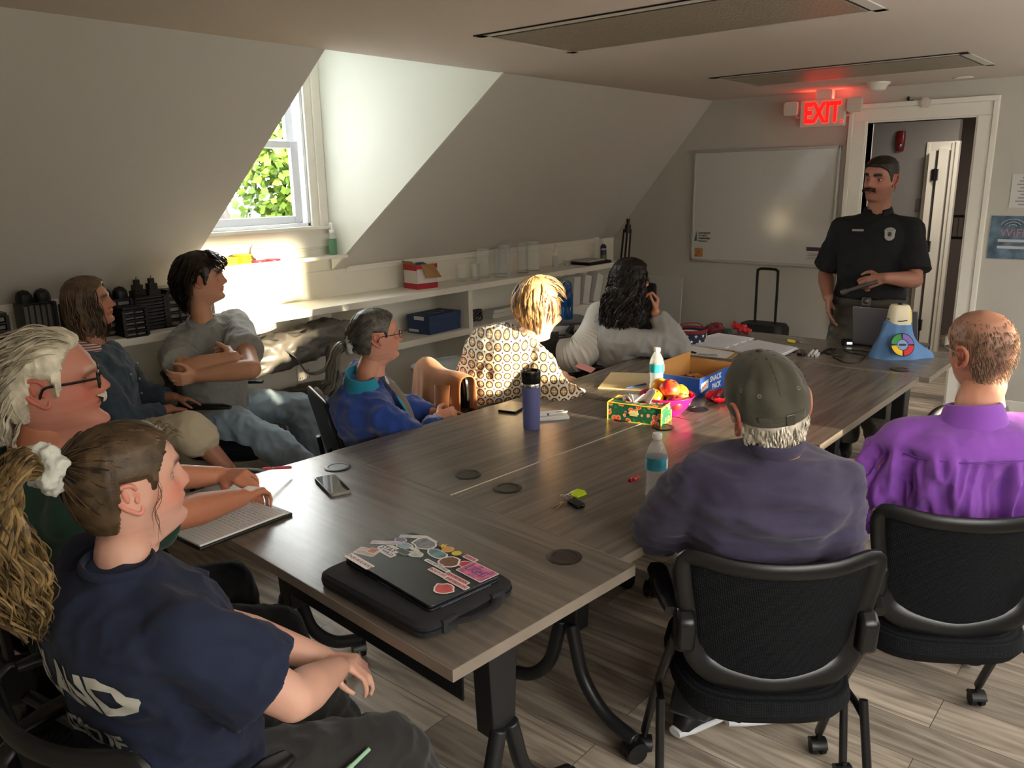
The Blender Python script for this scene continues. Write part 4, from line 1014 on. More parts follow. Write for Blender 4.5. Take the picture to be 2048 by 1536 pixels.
for s, q in ((1, 0), (-1, 0)): prism(b, [(0, 0), (.05*s, -.02), (.045*s, -.24), (.0, -.28)][::s], mat4(c0+f2*.075-up_*.03, l2, up_*1-f2*-.35), .004)
bmesh.ops.recalc_face_normals(b, faces=b.faces); 
o = obj('striped_shirt_front', b, M_str, P['o'], smooth=False)
b = B()
for i, (x, z) in enumerate(((.055, -.10), (.05, -.17), (-.05, -.12), (.05, -.24), (.115, -.16))): ell(b, n_+l2*x+up_*z+f2*.145, (.007, .007, .007), 10)
obj('buttons', b, mat('jacket_button', '#9a9c9a', .3, metal=.8), P['o'])
M_khaki = cloth('khaki_cotton', '#b5a88f', vary=.06)
P['pants']('capri_trousers', M_khaki, g=.026, length=.42, amp=.008, hemr=1.25, calf=1.2); P['shoes'](M_black)
hc = P['hd']; M_bh = hair_mat('brown_hair', '#261c15', '#6b5540')
obj('hair', hair_cap(hc, P['HT'], .020, .003, 1), M_bh, P['o'])
rts = []
for i in range(460):
    s = rn.choice((-1, 1)); a = s*rn.uniform(.55, 3.1); z = rn.uniform(-.03, .112); p0 = head_point(z, a, hc)
    if hair_mask(p0, hc) < .5: continue
    nr = V((p0.x+.012, p0.y*1.3, max(-.02, p0.z)*1.1)).normalized(); p0 = p0+nr*.018
    ou = V((p0.x+.02, p0.y, 0)).normalized(); ln = rn.uniform(.75, 1.05)
    e1 = V((-.012, 0, 0))+ou*.095; rts.append([p0, V((p0.x*.8-.005, p0.y, 0))+ou*.02+V((0, 0, p0.z-.05)), V((-.02, 0, -.06))+ou*.100, V((-.02, 0, -.13*ln))+ou*.092, V((-.025, 0, -.175*ln))+ou*.08])
strands('long_bob', P, M_bh, rts, .006, .003, .07, 5, .4)
b = B(); tube(b, [P['n']+f2*(.075*math.cos(a)+.0)+l2*(.075*math.sin(a))+up_*(-.03-.05*max(0, math.cos(a))) for a in [i*.35 for i in range(-6, 7)]], .0012, 5); obj('necklace', b, mat('gold', '#b8904a', .25, metal=1), P['o'])
# --- young man in the grey tee
P = build_person(dict(seed=44, label='person with thick dark hair in a grey tee and light jeans, arms crossed', skin='#bb8a6c', face='#c08e74', hair='#15100d',
    p=(2.10, 3.80, .575), yaw=-42, n=(2.01, 3.67, 1.045), k=1.0, sw=.195, w=1.10, twist=-34, arm=1.15,
    wR=(at(468, 714, 3.70), V((-.6, -.5, -1))), wL=(at(398, 752, 3.66), V((1, .1, -1))), eR=at(372, 738, 3.70), eL=at(503, 738, 3.68),
    hR=(V((.35, .9, .15)), V((-.6, .5, -.3)), 1, (.5, .5, .5, .5), .3, .95), hL=(V((-.9, .3, -.05)), V((.3, .8, .2)), -1, (.5, .6, .6, .6), .3, .95),
    aR=((2.32, 3.17, .09), V((-.1, -1, .6))), aL=((2.60, 3.56, .09), V((.8, .2, 1))), foot={1: V((.8, -.5, 0)), -1: V((.7, -.7, 0))},
    head=dict(c=(2.04, 3.69, 1.245), yaw=-33, pitch=3, roll=0, s=.98, jaw=.08, nose=1.0, hl=.078, temple=.045, browh=1.3, browk=1.1, chin=1.1)))
M_gt = cloth('heather_grey_jersey', '#83837f', vary=.06, vscale=200)
tgt = P['top']('t_shirt', M_gt, g=.020, sleeve='short', sl=.66, amp=.009, fs=(8, 8, 6), vox=.008); neckband(P, M_gt, .072, .066, .006)
cl_ = P['n']-P['up']*.155*1+P['l2']*.055
decal(P, 'Columbia', cl_+P['f2']*.2, P['l2'], P['up'], .026, mat('dark_print', '#2c3036', .8), 'shirt_logo', tgt=tgt)
M_jean = cloth('light_denim', '#90a4b0', vary=.15, vscale=7, bump=.5)
P['pants']('jeans', M_jean, g=.030, length=.97, amp=.013, hemr=1.45, calf=1.35, vox=.009); P['shoes'](mat('white_sneaker', '#cfcfcb', .5))
hc = P['hd']; M_dk = hair_mat('black_brown_hair', '#080605', '#2e231b', .35)
obj('hair', hair_cap(hc, P['HT'], .026, .005, 8), M_dk, P['o'])
rts = []
for i in range(600):
    s = rn.choice((-1, 1)); a = s*rn.uniform(.0, 3.14); z = rn.uniform(-.06, .114); p0 = head_point(z, a, hc)
    if hair_mask(p0, hc) < .5 or (-.045 < p0.x < .03 and p0.z < .05): continue
    nr = V((p0.x+.012, p0.y*1.3, max(-.02, p0.z)*1.1)).normalized(); p0 = p0+nr*.022
    if p0.x > .02 and p0.z > .05: d = V((.8, s*.5, .25))
    else: d = V((-.5, 0, -.9))
    d = (d-nr*d.dot(nr)*.7).normalized(); lf = .03 if p0.x > .02 else .045
    rts.append([p0, p0+d*lf*.6+nr*.010, p0+d*lf*1.3+nr*.006+V((0, 0, -.01)), p0+d*lf*1.8-nr*.006+V((0, 0, -.025))])
strands('tousled_hair', P, M_dk, rts, .006, .003, .04, 6, .45)
# --- woman in blue fleece
P = build_person(dict(seed=55, label='person with grey ponytail, thin glasses and royal blue fleece, seated left of the table', skin='#b98068', face='#c08a74', hair='#5a5550',
    p=(2.20, 2.66, .53), yaw=-28, n=(2.075, 2.555, .905), k=.86, sw=.170, slouch=.05, belly=.03, w=1.05, arm=1.1, twist=-4,
    wR=((2.34, 2.42, .70), V((-.2, -1, -.8))), wL=((2.42, 2.50, .69), V((.3, 1, -.6))),
    hR=(V((.9, -.2, .1)), V((-.1, .6, -.5)), 1, (.5, .6, .6, .6), .3, .95), hL=(V((.8, -.4, 0)), V((-.2, -.3, -1)), -1, (.5, .6, .6, .6), .4, .95),
    aR=((2.58, 2.42, .09), V((.7, 0, 1))), aL=((2.62, 2.6, .09), V((.6, 0, 1))),
    head=dict(c=(2.14, 2.545, 1.075), burn=.03, yaw=-25, pitch=2, roll=0, s=.93, nose=1.05, hl=.086, temple=.06, jaw=.04, browk=.4, lips=.9)))
M_blue = cloth('royal_blue_fleece', '#17387f', vary=.15, vscale=12, bump=.7, bscale=300, sheen=.4)
M_teal = cloth('turquoise_fleece', '#17829c', vary=.1); M_taupe = cloth('taupe_fleece', '#75695b', vary=.1)
P['top']('fleece_jacket', M_blue, g=.028, sleeve='long', amp=.013, fs=(9, 9, 7), cuff=.92, vox=.009)
collar(P, M_teal, .035, .082, rd=.076, open_=.55, tilt=.01, name='jacket_collar')
f2, l2, n_, up_ = P['f2'], P['l2'], P['n'], P['up']
def panel(P, name, m, prof, off=0):
    b = B(); rows = []
    for x, z, o_, hw in prof: rows.append([b.verts.new(P['n']+P['l2']*(x+hw*q)+P['up']*z+P['f2']*(o_-.35*(hw*q)**2*10)) for q in (-1, -.5, 0, .5, 1)])
    for a_, b_ in zip(rows, rows[1:]):
        for i in range(4): b.faces.new((a_[i], b_[i], b_[i+1], a_[i+1]))
    o = obj(name, b, m, P['o']); s = o.modifiers.new('s', 'SOLIDIFY'); s.thickness = .008; u = o.modifiers.new('u', 'SUBSURF'); u.render_levels = 2; return o
panel(P, 'taupe_panel', M_taupe, [(.01, .0, .075, .03), (.01, -.07, .125, .05), (.0, -.14, .165, .075), (-.01, -.22, .185, .09), (-.02, -.31, .19, .09)])
panel(P, 'turquoise_lining', M_teal, [(-.055, -.07, .115, .02), (-.09, -.14, .150, .025), (-.115, -.22, .165, .03), (-.125, -.31, .17, .03)])
panel(P, 'white_shirt', cloth('white_cotton', '#c9c6c2'), [(.0, -.0, .085, .03), (.0, -.05, .102, .02), (.0, -.09, .118, .01)])
P['pants']('trousers', MATS['black_cotton'], g=.02, length=.95); P['shoes'](M_black)
hc = P['hd']; M_gr = hair_mat('greying_hair', '#191512', '#6e6a62')
obj('hair', hair_cap(hc, P['HT'], .011, .0015, 2), M_gr, P['o']); tie = V((-.120, 0, -.022)); rts = []
for i in range(420):
    z = rn.uniform(-.06, .113); a = rn.uniform(.7, 2.9)*rn.choice((-1, 1)); p0 = head_point(z, a, hc)
    if hair_mask(p0, hc) < .5 or (p0.x > -.045 and p0.z < .045): continue
    nr = V((p0.x+.012, p0.y*1.3, max(-.02, p0.z)*1.1)).normalized(); p0 = p0+nr*.0125
    m1 = p0.lerp(tie, .45); m1 = m1+nr*(.022 if z > 0 else .010); rts.append([p0, m1, p0.lerp(tie, .8)+nr*.008, tie])
strands('combed_hair', P, M_gr, rts, .0035, seed=8, jit=.003)
T = P['HT']; tw_ = T @ (tie*hc['s']); b = B(); dv = -V(P['f']); sd = V(P['l'])
for i in range(8): a = i*.8; ell(b, tw_+dv*.006+sd*(.022*math.cos(a))+UPN*(.026*math.sin(a)), (.015, .016, .016), 10)
me_ = remesh(b, .004, 2); fold(me_, .006, (50, 50, 50), 4); link('scrunchie', me_, cloth('grey_scrunchie', '#a9a7a2', bump=.6), P['o'])
b = B()
for i in range(220):
    a = rn.uniform(0, 6.28); r0 = rn.uniform(0, 1)**.5; ox, oy = math.cos(a)*r0, math.sin(a)*r0; st = tw_+dv*.02+sd*oy*.016+UPN*ox*.014
    lock(b, [st, st+dv*.030+UPN*(-.012+ox*.01)+sd*oy*.03, st+dv*(.050+ox*.022)+UPN*-.07+sd*oy*.045, st+dv*(.055+ox*.03)+UPN*-.13+sd*oy*.045, st+dv*(.085+ox*.02)+UPN*(-.195*rn.uniform(.8, 1.05))+sd*oy*.03], .0055, .4, 6, .003, a, .08)
obj('ponytail', b, M_gr, P['o'])
glasses(P, mat('thin_metal_frame', '#3a2620', .3, metal=.6))
# --- woman in the patterned blouse
P = build_person(dict(seed=66, label='person with short blonde hair in a cream blouse patterned with circles, sunlit', skin='#d0a58a', face='#d6a98e', hair='#a98560',
    p=(2.86, 2.62, .55), yaw=-18, n=(3.015, 2.455, .955), k=.92, sw=.180, w=1.1, belly=.06, slouch=.10, arm=1.25,
    wR=((3.06, 2.16, .70), V((-.1, -.8, -.6))), wL=((3.22, 2.40, .72), V((.3, 1, -.6))),
    hR=(V((.7, -.1, -.3)), V((0, 0, -1)), 1, (.3, .3, .3, .3), .4, .9), hL=(V((.7, -.4, -.3)), V((0, 0, -1)), -1, (.3, .3, .3, .3), .4, .9),
    aR=((3.25, 2.45, .09), V((.7, 0, 1))), aL=((3.3, 2.6, .09), V((.6, 0, 1))),
    head=dict(c=(3.07, 2.43, 1.105), yaw=-20, pitch=8, roll=0, s=1.0, nose=.95, hl=.07, temple=.03, jaw=.08, cheek=.05, double=1.0, browk=.4, nape=-.10, burn=-.03, neck=.062)))
M_pat = cloth('circle_print_fabric', '#d8c9a8', bump=.1); N, L, bs = nodes_of(M_pat)
tc = N.new('ShaderNodeTexCoord'); mp = N.new('ShaderNodeMapping'); L.new(tc.outputs['Generated'], mp.inputs[0])
tc2 = N.new('ShaderNodeTexCoord'); mp.inputs['Rotation'].default_value = (0, 0, R(49.6)); L.new(tc2.outputs['Object'], mp.inputs[0]); mp.inputs['Scale'].default_value = (24, 24, 24)
sx = N.new('ShaderNodeSeparateXYZ'); L.new(mp.outputs[0], sx.inputs[0])
def mth(op, a, b_=None, c=None):
    n = N.new('ShaderNodeMath'); n.operation = op
    for i, q in enumerate((a, b_, c)):
        if q is None: continue
        if isinstance(q, (int, float)): n.inputs[i].default_value = q
        else: L.new(q, n.inputs[i])
    return n.outputs[0]
fu = mth('SUBTRACT', mth('FRACT', sx.outputs[0]), .5)
fv = mth('SUBTRACT', mth('FRACT', sx.outputs[2]), .5)
rr = mth('SQRT', mth('ADD', mth('MULTIPLY', fu, fu), mth('MULTIPLY', fv, fv)))
ringd = mth('ABSOLUTE', mth('SUBTRACT', rr, .36)); isring = mth('LESS_THAN', ringd, .055)
disc = mth('LESS_THAN', rr, .31); cross = mth('LESS_THAN', mth('MINIMUM', mth('ABSOLUTE', fu), mth('ABSOLUTE', fv)), .035)
corner = mth('GREATER_THAN', rr, .62)
def mixc(f_, a, b_):
    n = N.new('ShaderNodeMix'); n.data_type = 'RGBA'; L.new(f_, n.inputs[0])
    for i, q in ((6, a), (7, b_)):
        if isinstance(q, tuple): n.inputs[i].default_value = q
        else: L.new(q, n.inputs[i])
    return n.outputs[2]
c1 = mixc(disc, lin('#d9cfb8'), lin('#b58a52')); c1 = mixc(mth('MULTIPLY', disc, cross), c1, lin('#e0d4b8')); c1 = mixc(isring, c1, lin('#2b1c18')); c1 = mixc(corner, c1, lin('#5a2a22')); L.new(c1, bs.inputs['Base Color'])
P['top']('blouse', M_pat, g=.030, sleeve='long', amp=.012, fs=(7, 7, 7), cuff=.7, vox=.009, loose=1.05)
P['pants']('trousers', MATS['black_cotton'], g=.02, length=.95); P['shoes'](M_black)
hc = P['hd']; M_bl = hair_mat('short_blonde_hair', '#4f3823', '#c09a6c')
obj('hair', hair_cap(hc, P['HT'], .022, .003, 2), M_bl, P['o']); rts = []
for i in range(560):
    s = rn.choice((-1, 1)); a = s*rn.uniform(0, 3.14); z = rn.uniform(-.075, .113); p0 = head_point(z, a, hc)
    if hair_mask(p0, hc) < .5: continue
    nr = V((p0.x+.012, p0.y*1.3, max(-.02, p0.z)*1.1)).normalized(); p0 = p0+nr*.020
    d = V((.75, s*.1, -.25)) if (p0.x > .0 and p0.z > .04) else V((-.15, 0, -1)); d = (d-nr*d.dot(nr)*.8).normalized(); lf = .04
    rts.append([p0, p0+d*lf*.6+nr*.006, p0+d*lf*1.3+V((0, 0, -.006)), p0+d*lf*1.8-nr*.010+V((0, 0, -.012))])
strands('layered_hair', P, M_bl, rts, .005, .001, .05, 9, .4)
# --- long-haired woman in grey sweatshirt
P = build_person(dict(seed=77, label='person with long wavy dark hair and grey sweatshirt, one hand raised to the chin', skin='#b07c66', face='#b98874', hair='#120d0b',
    p=(3.89, 2.52, .555), yaw=-38, n=(3.785, 2.415, .945), k=.88, sw=.165, w=1.05, arm=1.15, slouch=.04, bust=.8,
    wR=((3.86, 2.25, .975), V((-.1, -.5, -1.2))), wL=((4.0, 2.37, .80), V((.4, .3, -1))),
    hR=(V((.15, -.05, 1)), V((-.4, .8, .3)), 1, (.9, 1.0, 1.0, 1.0), .5, .95), hL=(V((.4, -.9, .2)), V((0, 0, -1)), -1, (.5, .5, .5, .5), .4, .9),
    aR=((4.15, 2.35, .09), V((.6, 0, 1))), aL=((4.2, 2.5, .09), V((.6, 0, 1))),
    head=dict(c=(3.825, 2.395, 1.14), yaw=-44, pitch=-2, roll=0, s=.92, nose=.95, hl=.075, temple=.03)))
P['top']('sweatshirt', cloth('grey_fleece', '#8b8a87', vary=.05), g=.030, sleeve='long', amp=.012, fs=(9, 9, 6), cuff=.93, vox=.009, loose=1.04)
neckband(P, MATS['grey_fleece'], .074, .068, .008)
P['pants']('trousers', MATS['black_cotton'], g=.02, length=.95); P['shoes'](M_black)
hc = P['hd']; M_ld = hair_mat('long_dark_hair', '#070504', '#231813', .5)
obj('hair', hair_cap(hc, P['HT'], .024, .003, 2), M_ld, P['o']); rts = []
for i in range(520):
    s = rn.choice((-1, 1)); a = s*rn.uniform(.45, 3.14); z = rn.uniform(-.0, .112); p0 = head_point(z, a, hc)
    if hair_mask(p0, hc) < .5: continue
    nr = V((p0.x+.012, p0.y*1.3, max(-.02, p0.z)*1.1)).normalized(); p0 = p0+nr*.020
    ou = V((p0.x+.02, p0.y, 0)).normalized(); ln = rn.uniform(.75, 1.1); fw = .02*max(0, ou.x)
    rts.append([p0, V((-.012, 0, min(.05, p0.z-.02)))+ou*.100, V((-.02, 0, -.06))+ou*.108, V((-.03+fw, 0, -.15*ln))+ou*.122, V((-.035+fw, 0, -.235*ln))+ou*.125, V((-.03+fw*2, 0, -.315*ln))+ou*.115])
strands('long_waves', P, M_ld, rts, .0058, .011, .085, 10, .4)
glasses(P, mat('dark_metal_frame', '#1a1a1c', .3, metal=.5))
# --- officer standing behind the far table
SO = lambda q: CAM+(V(q)-CAM)*1.06
P = build_person(dict(seed=88, label='person standing in black polo with badge and olive trousers, moustache, holding a small torch', skin='#8f6350', face='#a47361', hair='#171311',
    p=SO((4.76, 1.41, .97)), yaw=192, n=SO((4.80, 1.42, 1.475)), k=1.05, sw=.172, w=1.0, arm=1.1, belly=.01,
    wR=(SO((4.60, 1.585, 1.02)), V((.8, .5, -.1))), wL=(SO((4.50, 1.27, 1.16)), V((.9, -.45, -.3))),
    hR=(V((-.1, -.15, -1)), V((.2, -1, 0)), -1, (.3, .3, .3, .3), .3, 1.05), hL=(V((-.35, .95, -.35)), V((.9, .2, -.3)), -1, (.6, .75, .8, .85), .6, 1.08),
    aR=((5.05, 1.56, .09), V((-1, 0, 0))), aL=((5.02, 1.34, .09), V((-1, 0, 0))), th=.44, sh=.43,
    head=dict(c=SO((4.81, 1.425, 1.655)), yaw=168, pitch=-4, roll=-4, s=1.07, jaw=.06, nose=1.1, hl=.072, temple=.045, burn=-.01, brow=1.3, browh=1.2, browk=1.2, stubble=.42, chin=1.1, neck=.064), gaze=(8, 0)))
M_polo = cloth('black_polo', '#08090a', vary=.1, sheen=0)
tgt = P['top']('polo_shirt', M_polo, g=.022, sleeve='short', sl=.84, amp=.008, fs=(6, 6, 6), hem=-.01, vox=.008); collar(P, M_polo, .034, .082, rd=.078, open_=.45)
M_olive = cloth('olive_twill', '#3f3b30', vary=.1)
P['pants']('trousers', M_olive, g=.030, length=.97, amp=.009, hemr=1.3, calf=1.25); P['shoes'](M_black)
f2, l2, n_, up_ = P['f2'], P['l2'], P['n'], P['up']
c, u, v = P['sec'](.10, .172, .125, .01)
def belt(name, m, z, h, g, col=None):
    b = B(); rows = []
    for dz in (-h/2, h/2): rows.append([b.verts.new(c+up_*(z+dz)+(u+u.normalized()*g)*math.cos(a)+(v+v.normalized()*g)*math.sin(a)) for a in [2*math.pi*i/40 for i in range(40)]])
    bridge(b, rows[0], rows[1]); o = obj(name, b, m, P['o']); s = o.modifiers.new('s', 'SOLIDIFY'); s.thickness = .006; return o
belt('belt', mat('olive_webbing', '#37342c', .9), -.022, .042, .030)
b = B(); w0 = c+f2*.185+up_*-.02
prism(b, rrect(.05, .045, .008), mat4(w0, -l2, up_), .008); ell(b, w0+up_*.004+f2*.01, (.018, .018, .018), 14); tube(b, [w0+up_*-.03-l2*.03, w0+up_*-.055+l2*.0, w0+up_*-.03+l2*.02], .006, 8)
obj('belt_buckle', b, mat('dull_metal', '#5f5b54', .45, metal=.7), P['o'])
for s, q in ((-1, .1), (1, .05)):
    b = B(); M = mat4(c+l2*(s*.205)+up_*-.05+f2*q*.3, f2, up_); prism(b, rrect(.07, .15, .02), M, .035*s); bmesh.ops.recalc_face_normals(b, faces=b.faces); obj('holster', b, M_black, P['o'], bevel=.006)
# torch held in the left hand: a thing of its own
a, e, w_ = P['arms'][1]; hd_ = w_+V((-.35, .95, -.35)).normalized()*.085*1.06+V((-.02, .0, -.012))
b = B(); dd = V((.1, .93, -.36)).normalized(); x, y, _ = frame_from(dd); loft(b, [(hd_-dd*.07, x*.011, y*.011), (hd_+dd*.10, x*.011, y*.011), (hd_+dd*.115, x*.017, y*.017), (hd_+dd*.14, x*.017, y*.017)], 16)
tag(obj('torch', b, mat('grey_metal', '#6d6a66', .35, metal=.7)), 'small grey metal torch held by the standing officer', 'torch')
b = B(); bc = n_-up_*.12+l2*.085+f2*.142; prism(b, [(0, -.038), (.014, -.034), (.026, -.02), (.026, .0), (.030, .022), (.018, .034), (0, .038), (-.018, .034), (-.030, .022), (-.026, 0), (-.026, -.02), (-.014, -.034)], mat4(bc, l2, up_, -l2.cross(up_)*-1), .006)
bmesh.ops.recalc_face_normals(b, faces=b.faces); bo = obj('badge', b, mat('silver_badge', '#9c9b96', .35, metal=.6), P['o'], bevel=.002)
b = B(); ell(b, bc+f2*.008+up_*.0, (.004, .012, .014), 12); text_bm(b, 'POLICE', mat4(bc+f2*.009+up_*.024, l2, up_), .011, .001); obj('badge_seal', b, mat('badge_dark', '#3f3f40', .4), bo)
b = B(); prism(b, rrect(.062, .011, .003), mat4(n_-up_*.10-l2*.085+f2*.138, l2, up_), .004); obj('name_plate', b, mat('silver_plate', '#8a8a88', .4, metal=.5), P['o'])
hc = P['hd']; M_of = hair_mat('cropped_dark_hair', '#0c0a09', '#2e2622')
cap_ = hair_cap(hc, P['HT'], .006, .0012, 2, lift=lambda p: .45+1.3*ss(.03, .09, p.z)); obj('hair', cap_, M_of, P['o'])
rts = [[(.093, y, -.033-.15*abs(y)), (.106, y*1.12, -.039-.25*abs(y)), (.100, y*1.22, -.048-.35*abs(y))] for y in [q*.0024 for q in range(-13, 14)] for _ in (0, 1, 2)]
strands('moustache', P, hair_mat('brown_moustache', '#20130c', '#3d2719'), rts, .0026, seed=3, jit=.0018)
# --- man in the cap, from behind
P = build_person(dict(seed=99, label='person in olive cap and dark purple sweatshirt seen from behind, white hair below the cap', skin='#b57f68', face='#b98370', hair='#b9b2a2',
    p=(1.945, .825, .555), yaw=36, n=(1.80, .72, 1.065), k=.97, shrug=-.035, sw=.165, w=.98, arm=1.1, belly=.04, slouch=.0,
    wR=((2.13, .76, .73), 0), wL=((2.03, 1.10, .775), 0), eR=(1.955, .625, .70), eL=(1.80, 1.015, .775),
    hR=(V((.8, .4, -.1)), V((0, 0, -1)), 1, (.3, .3, .3, .3), .4, 1), hL=(V((.8, .3, 0)), V((0, 0, -1)), -1, (.3, .3, .3, .3), .4, 1),
    aR=((2.17, .90, .10), V((.7, 0, 1))), aL=((2.03, 1.02, .10), V((.9, .2, 1))), foot={1: V((.95, -.25, 0)), -1: V((.8, -.6, 0))},
    head=dict(c=(1.815, .75, 1.15), yaw=44, pitch=6, roll=-11, s=1.02, ear=1.4, nape=-.065, hl=.02, temple=.0, burn=-.03, topz=.025, neck=.066)))
M_plum = cloth('dark_purple_sweatshirt', '#38324a', vary=.08, bump=.5, bscale=500)
P['top']('sweatshirt', M_plum, g=.032, sleeve='long', amp=.016, fs=(3.5, 3.5, 11), cuff=.85, vox=.009, loose=1.05)
neckband(P, M_plum, .078, .072, .011, dz=.004, tilt=.01)
P['pants']('trousers', MATS['black_cotton'], g=.024, length=1.09)
P['shoes'](mat('black_running_shoe', '#141416', .6), mat('white_foam_sole', '#c9cbcd', .5))
hc = P['hd']; M_wb = hair_mat('short_white_hair', '#7c7466', '#e5ddcd')
obj('hair', hair_cap(hc, P['HT'], .010, .0025, 2), M_wb, P['o']); rts = []
for i in range(320):
    a = rn.choice((-1, 1))*rn.uniform(1.5, 3.14); z = rn.uniform(-.066, -.0); p0 = head_point(z, a, hc)
    if hair_mask(p0, hc) < .3: continue
    nr = V((p0.x+.012, p0.y*1.3, 0)).normalized(); p0 = p0+nr*.009; rts.append([p0-nr*.002, p0+V((-.002, 0, -.012))+nr*.001, p0+V((0, rn.uniform(-.006, .006), -.024))-nr*.004])
strands('nape_hair', P, M_wb, rts, .003, .001, .03, 12, .4)
# cap: crown, visor, strap, buckle
M_cap = cloth('olive_cap_cotton', '#413f33', vary=.1, vscale=14, bump=.5)
T, s_ = P['HT'], hc['s']
cp = obj('cap', hair_cap(dict(hl=-.5), Matrix.Identity(4), .0, 0), M_cap, P['o']); bpy.data.objects.remove(cp)
b = B(); rows = []; nt = 72
def cap_pt(t, a):
    z = .032+t*.106; q = head_point(min(.1, .035), a, {}); r_ = math.cos(t*1.5707)**.42; dr = 1.15+.04*math.sin(t*3.1)
    tilt = -.030*(1-math.cos(a))*.5*(1-t); cr_ = noise.noise(V((math.cos(a)*2.4, math.sin(a)*2.4, t*3)))*.006*math.sin(t*3.14)
    return V((-.008+(q.x+.008)*dr*r_, q.y*dr*r_, z+tilt))+V((q.x, q.y, .05)).normalized()*cr_*2
for j in range(24): rows.append([b.verts.new(T @ (cap_pt(j/23*.995, 2*math.pi*i/nt)*s_)) for i in range(nt)])
kh = set()
for j in range(23):
    for i in range(nt):
        a = 2*math.pi*(i+.5)/nt
        if abs(a-math.pi) < .25 and j in (2, 3): continue
        b.faces.new((rows[j][i], rows[j][(i+1) % nt], rows[j+1][(i+1) % nt], rows[j+1][i]))
b.faces.new(rows[-1]); cp = obj('cap', b, M_cap, P['o']); s = cp.modifiers.new('s', 'SOLIDIFY'); s.thickness = .0025; s.offset = 1
b = B()
for k_ in range(6):
    a = k_*math.pi/3+math.pi/6*0; tube(b, [T @ ((cap_pt(t/12*.98+.0, a)*1.012)*s_) for t in range(6 if k_ == 3 else 0, 13)], .0016, 6)
ell(b, T @ (cap_pt(.995, 0)*1.02*s_), (.008, .008, .004), 12); obj('cap_seams', b, mat('cap_seam', '#343228', .9), cp)
b = B()
for a, t in ((2.62, .52), (3.66, .52), (2.1, .55), (4.2, .55)):
    q = cap_pt(t, a)*1.02; x, y, _ = frame_from(T.to_3x3() @ q.normalized()); c0 = T @ (q*s_); tube(b, [c0+x*.004*math.cos(i*.7854)+y*.004*math.sin(i*.7854) for i in range(8)], .0013, 6, closed=True)
obj('eyelets', b, mat('eyelet', '#8a897c', .4, metal=.5), cp)
b = B(); prev = None; rows = []
for i in range(19):
    a = math.pi-.62+1.24*i/18; q = cap_pt(0, a); rows.append([b.verts.new(T @ (V((q.x*1.02, q.y*1.02, q.z+dz))*s_)) for dz in (.002, .024)])
for a_, b_ in zip(rows, rows[1:]): b.faces.new((a_[0], b_[0], b_[1], a_[1]))
o = obj('cap_strap', b, M_cap, cp); s = o.modifiers.new('s', 'SOLIDIFY'); s.thickness = .003
q = cap_pt(0, math.pi+.12); b = B(); M3 = T.to_3x3(); prism(b, rrect(.020, .026, .003), mat4(T @ (V((q.x*1.05, q.y, q.z+.013))*s_), M3 @ V((0, 1, 0)), M3 @ V((0, 0, 1))), .003); obj('strap_buckle', b, mat('pewter', '#77756c', .3, metal=.9), cp, bevel=.001)
b = B(); rows = []
for j in range(5):
    rw = []
    for i in range(15):
        y = -.075+.15*i/14; q = .092+(.065*math.sqrt(max(0, 1-(y/.082)**2)))*j/4; rw.append(b.verts.new(T @ (V((q+.008-.02*(abs(y)/.075)**2, y, .030-.010*(j/4)-.02*(y/.075)**2))*s_)))
    rows.append(rw)
for a_, b_ in zip(rows, rows[1:]):
    for i in range(14): b.faces.new((a_[i], a_[i+1], b_[i+1], b_[i]))
o = obj('visor', b, M_cap, cp); s = o.modifiers.new('s', 'SOLIDIFY'); s.thickness = .003
# --- man in the purple shirt, from behind
P = build_person(dict(seed=101, label='person with cropped balding hair in a bright purple shirt seen from behind at right', skin='#bd866c', face='#c08b72', hair='#4a382c',
    p=(2.60, .43, .555), yaw=34, n=(2.585, .455, 1.005), k=.98, sw=.178, w=1.05, arm=1.1, slouch=.0,
    wR=((2.95, .40, .72), V((-.3, -.4, -1))), wL=((2.72, .82, .72), V((-.5, .35, -1))),
    hR=(V((.8, .4, -.1)), V((0, 0, -1)), 1, (.3, .3, .3, .3), .4, 1), hL=(V((.8, .3, 0)), V((0, 0, -1)), -1, (.3, .3, .3, .3), .4, 1),
    aR=((3.0, .45, .10), V((.7, 0, 1))), aL=((2.92, .75, .10), V((.7, 0, 1))),
    head=dict(c=(2.655, .465, 1.185), yaw=50, pitch=6, roll=-10, s=1.0, ear=1.15, nape=-.085, hl=.068, temple=.05, burn=-.01, buzz=.6, bald=.75, bx=-.045, br=.04, neck=.063)))
M_pur = cloth('purple_cotton_shirt', '#8347a8', vary=.05, bump=.25)
tgt = P['top']('dress_shirt', M_pur, g=.034, sleeve='long', amp=.030, fs=(13, 13, 2.6), cuff=.85, keepf=lambda q: ss(.93, .89, q.z)+.12, vox=.008, loose=1.06)
collar(P, M_pur, .036, .078, rd=.074, open_=.35, tilt=.012)
b = B(); c, u, v = P['sec'](.80, .178, .112, -.002)
tube(b, [c+(u+u.normalized()*.046)*math.cos(a)+(v+v.normalized()*.03)*math.sin(a) for a in [math.pi-1.25+2.5*i/24 for i in range(25)]], .0022, 6); obj('yoke_seam', b, mat('purple_stitch', '#6a3790', .8), P['o'])
P['pants']('trousers', cloth('blue_denim', '#2d3b4d'), g=.02, length=.95); P['shoes'](M_black)
hc = P['hd']; M_bz = hair_mat('buzzed_hair', '#2c2018', '#8a6f55', .6)
rts = []
for i in range(1500):
    a = rn.choice((-1, 1))*rn.uniform(.6, 3.14); z = rn.uniform(-.085, .112); p0 = head_point(z, a, hc)
    if hair_mask(p0, hc) < rn.uniform(.3, .8): continue
    nr = V((p0.x+.012, p0.y*1.3, max(-.02, p0.z)*1.1)).normalized(); rts.append([p0-nr*.001, p0+nr*.003+V((-.003, 0, -.004)), p0+nr*.004+V((-.006, 0, -.012))])
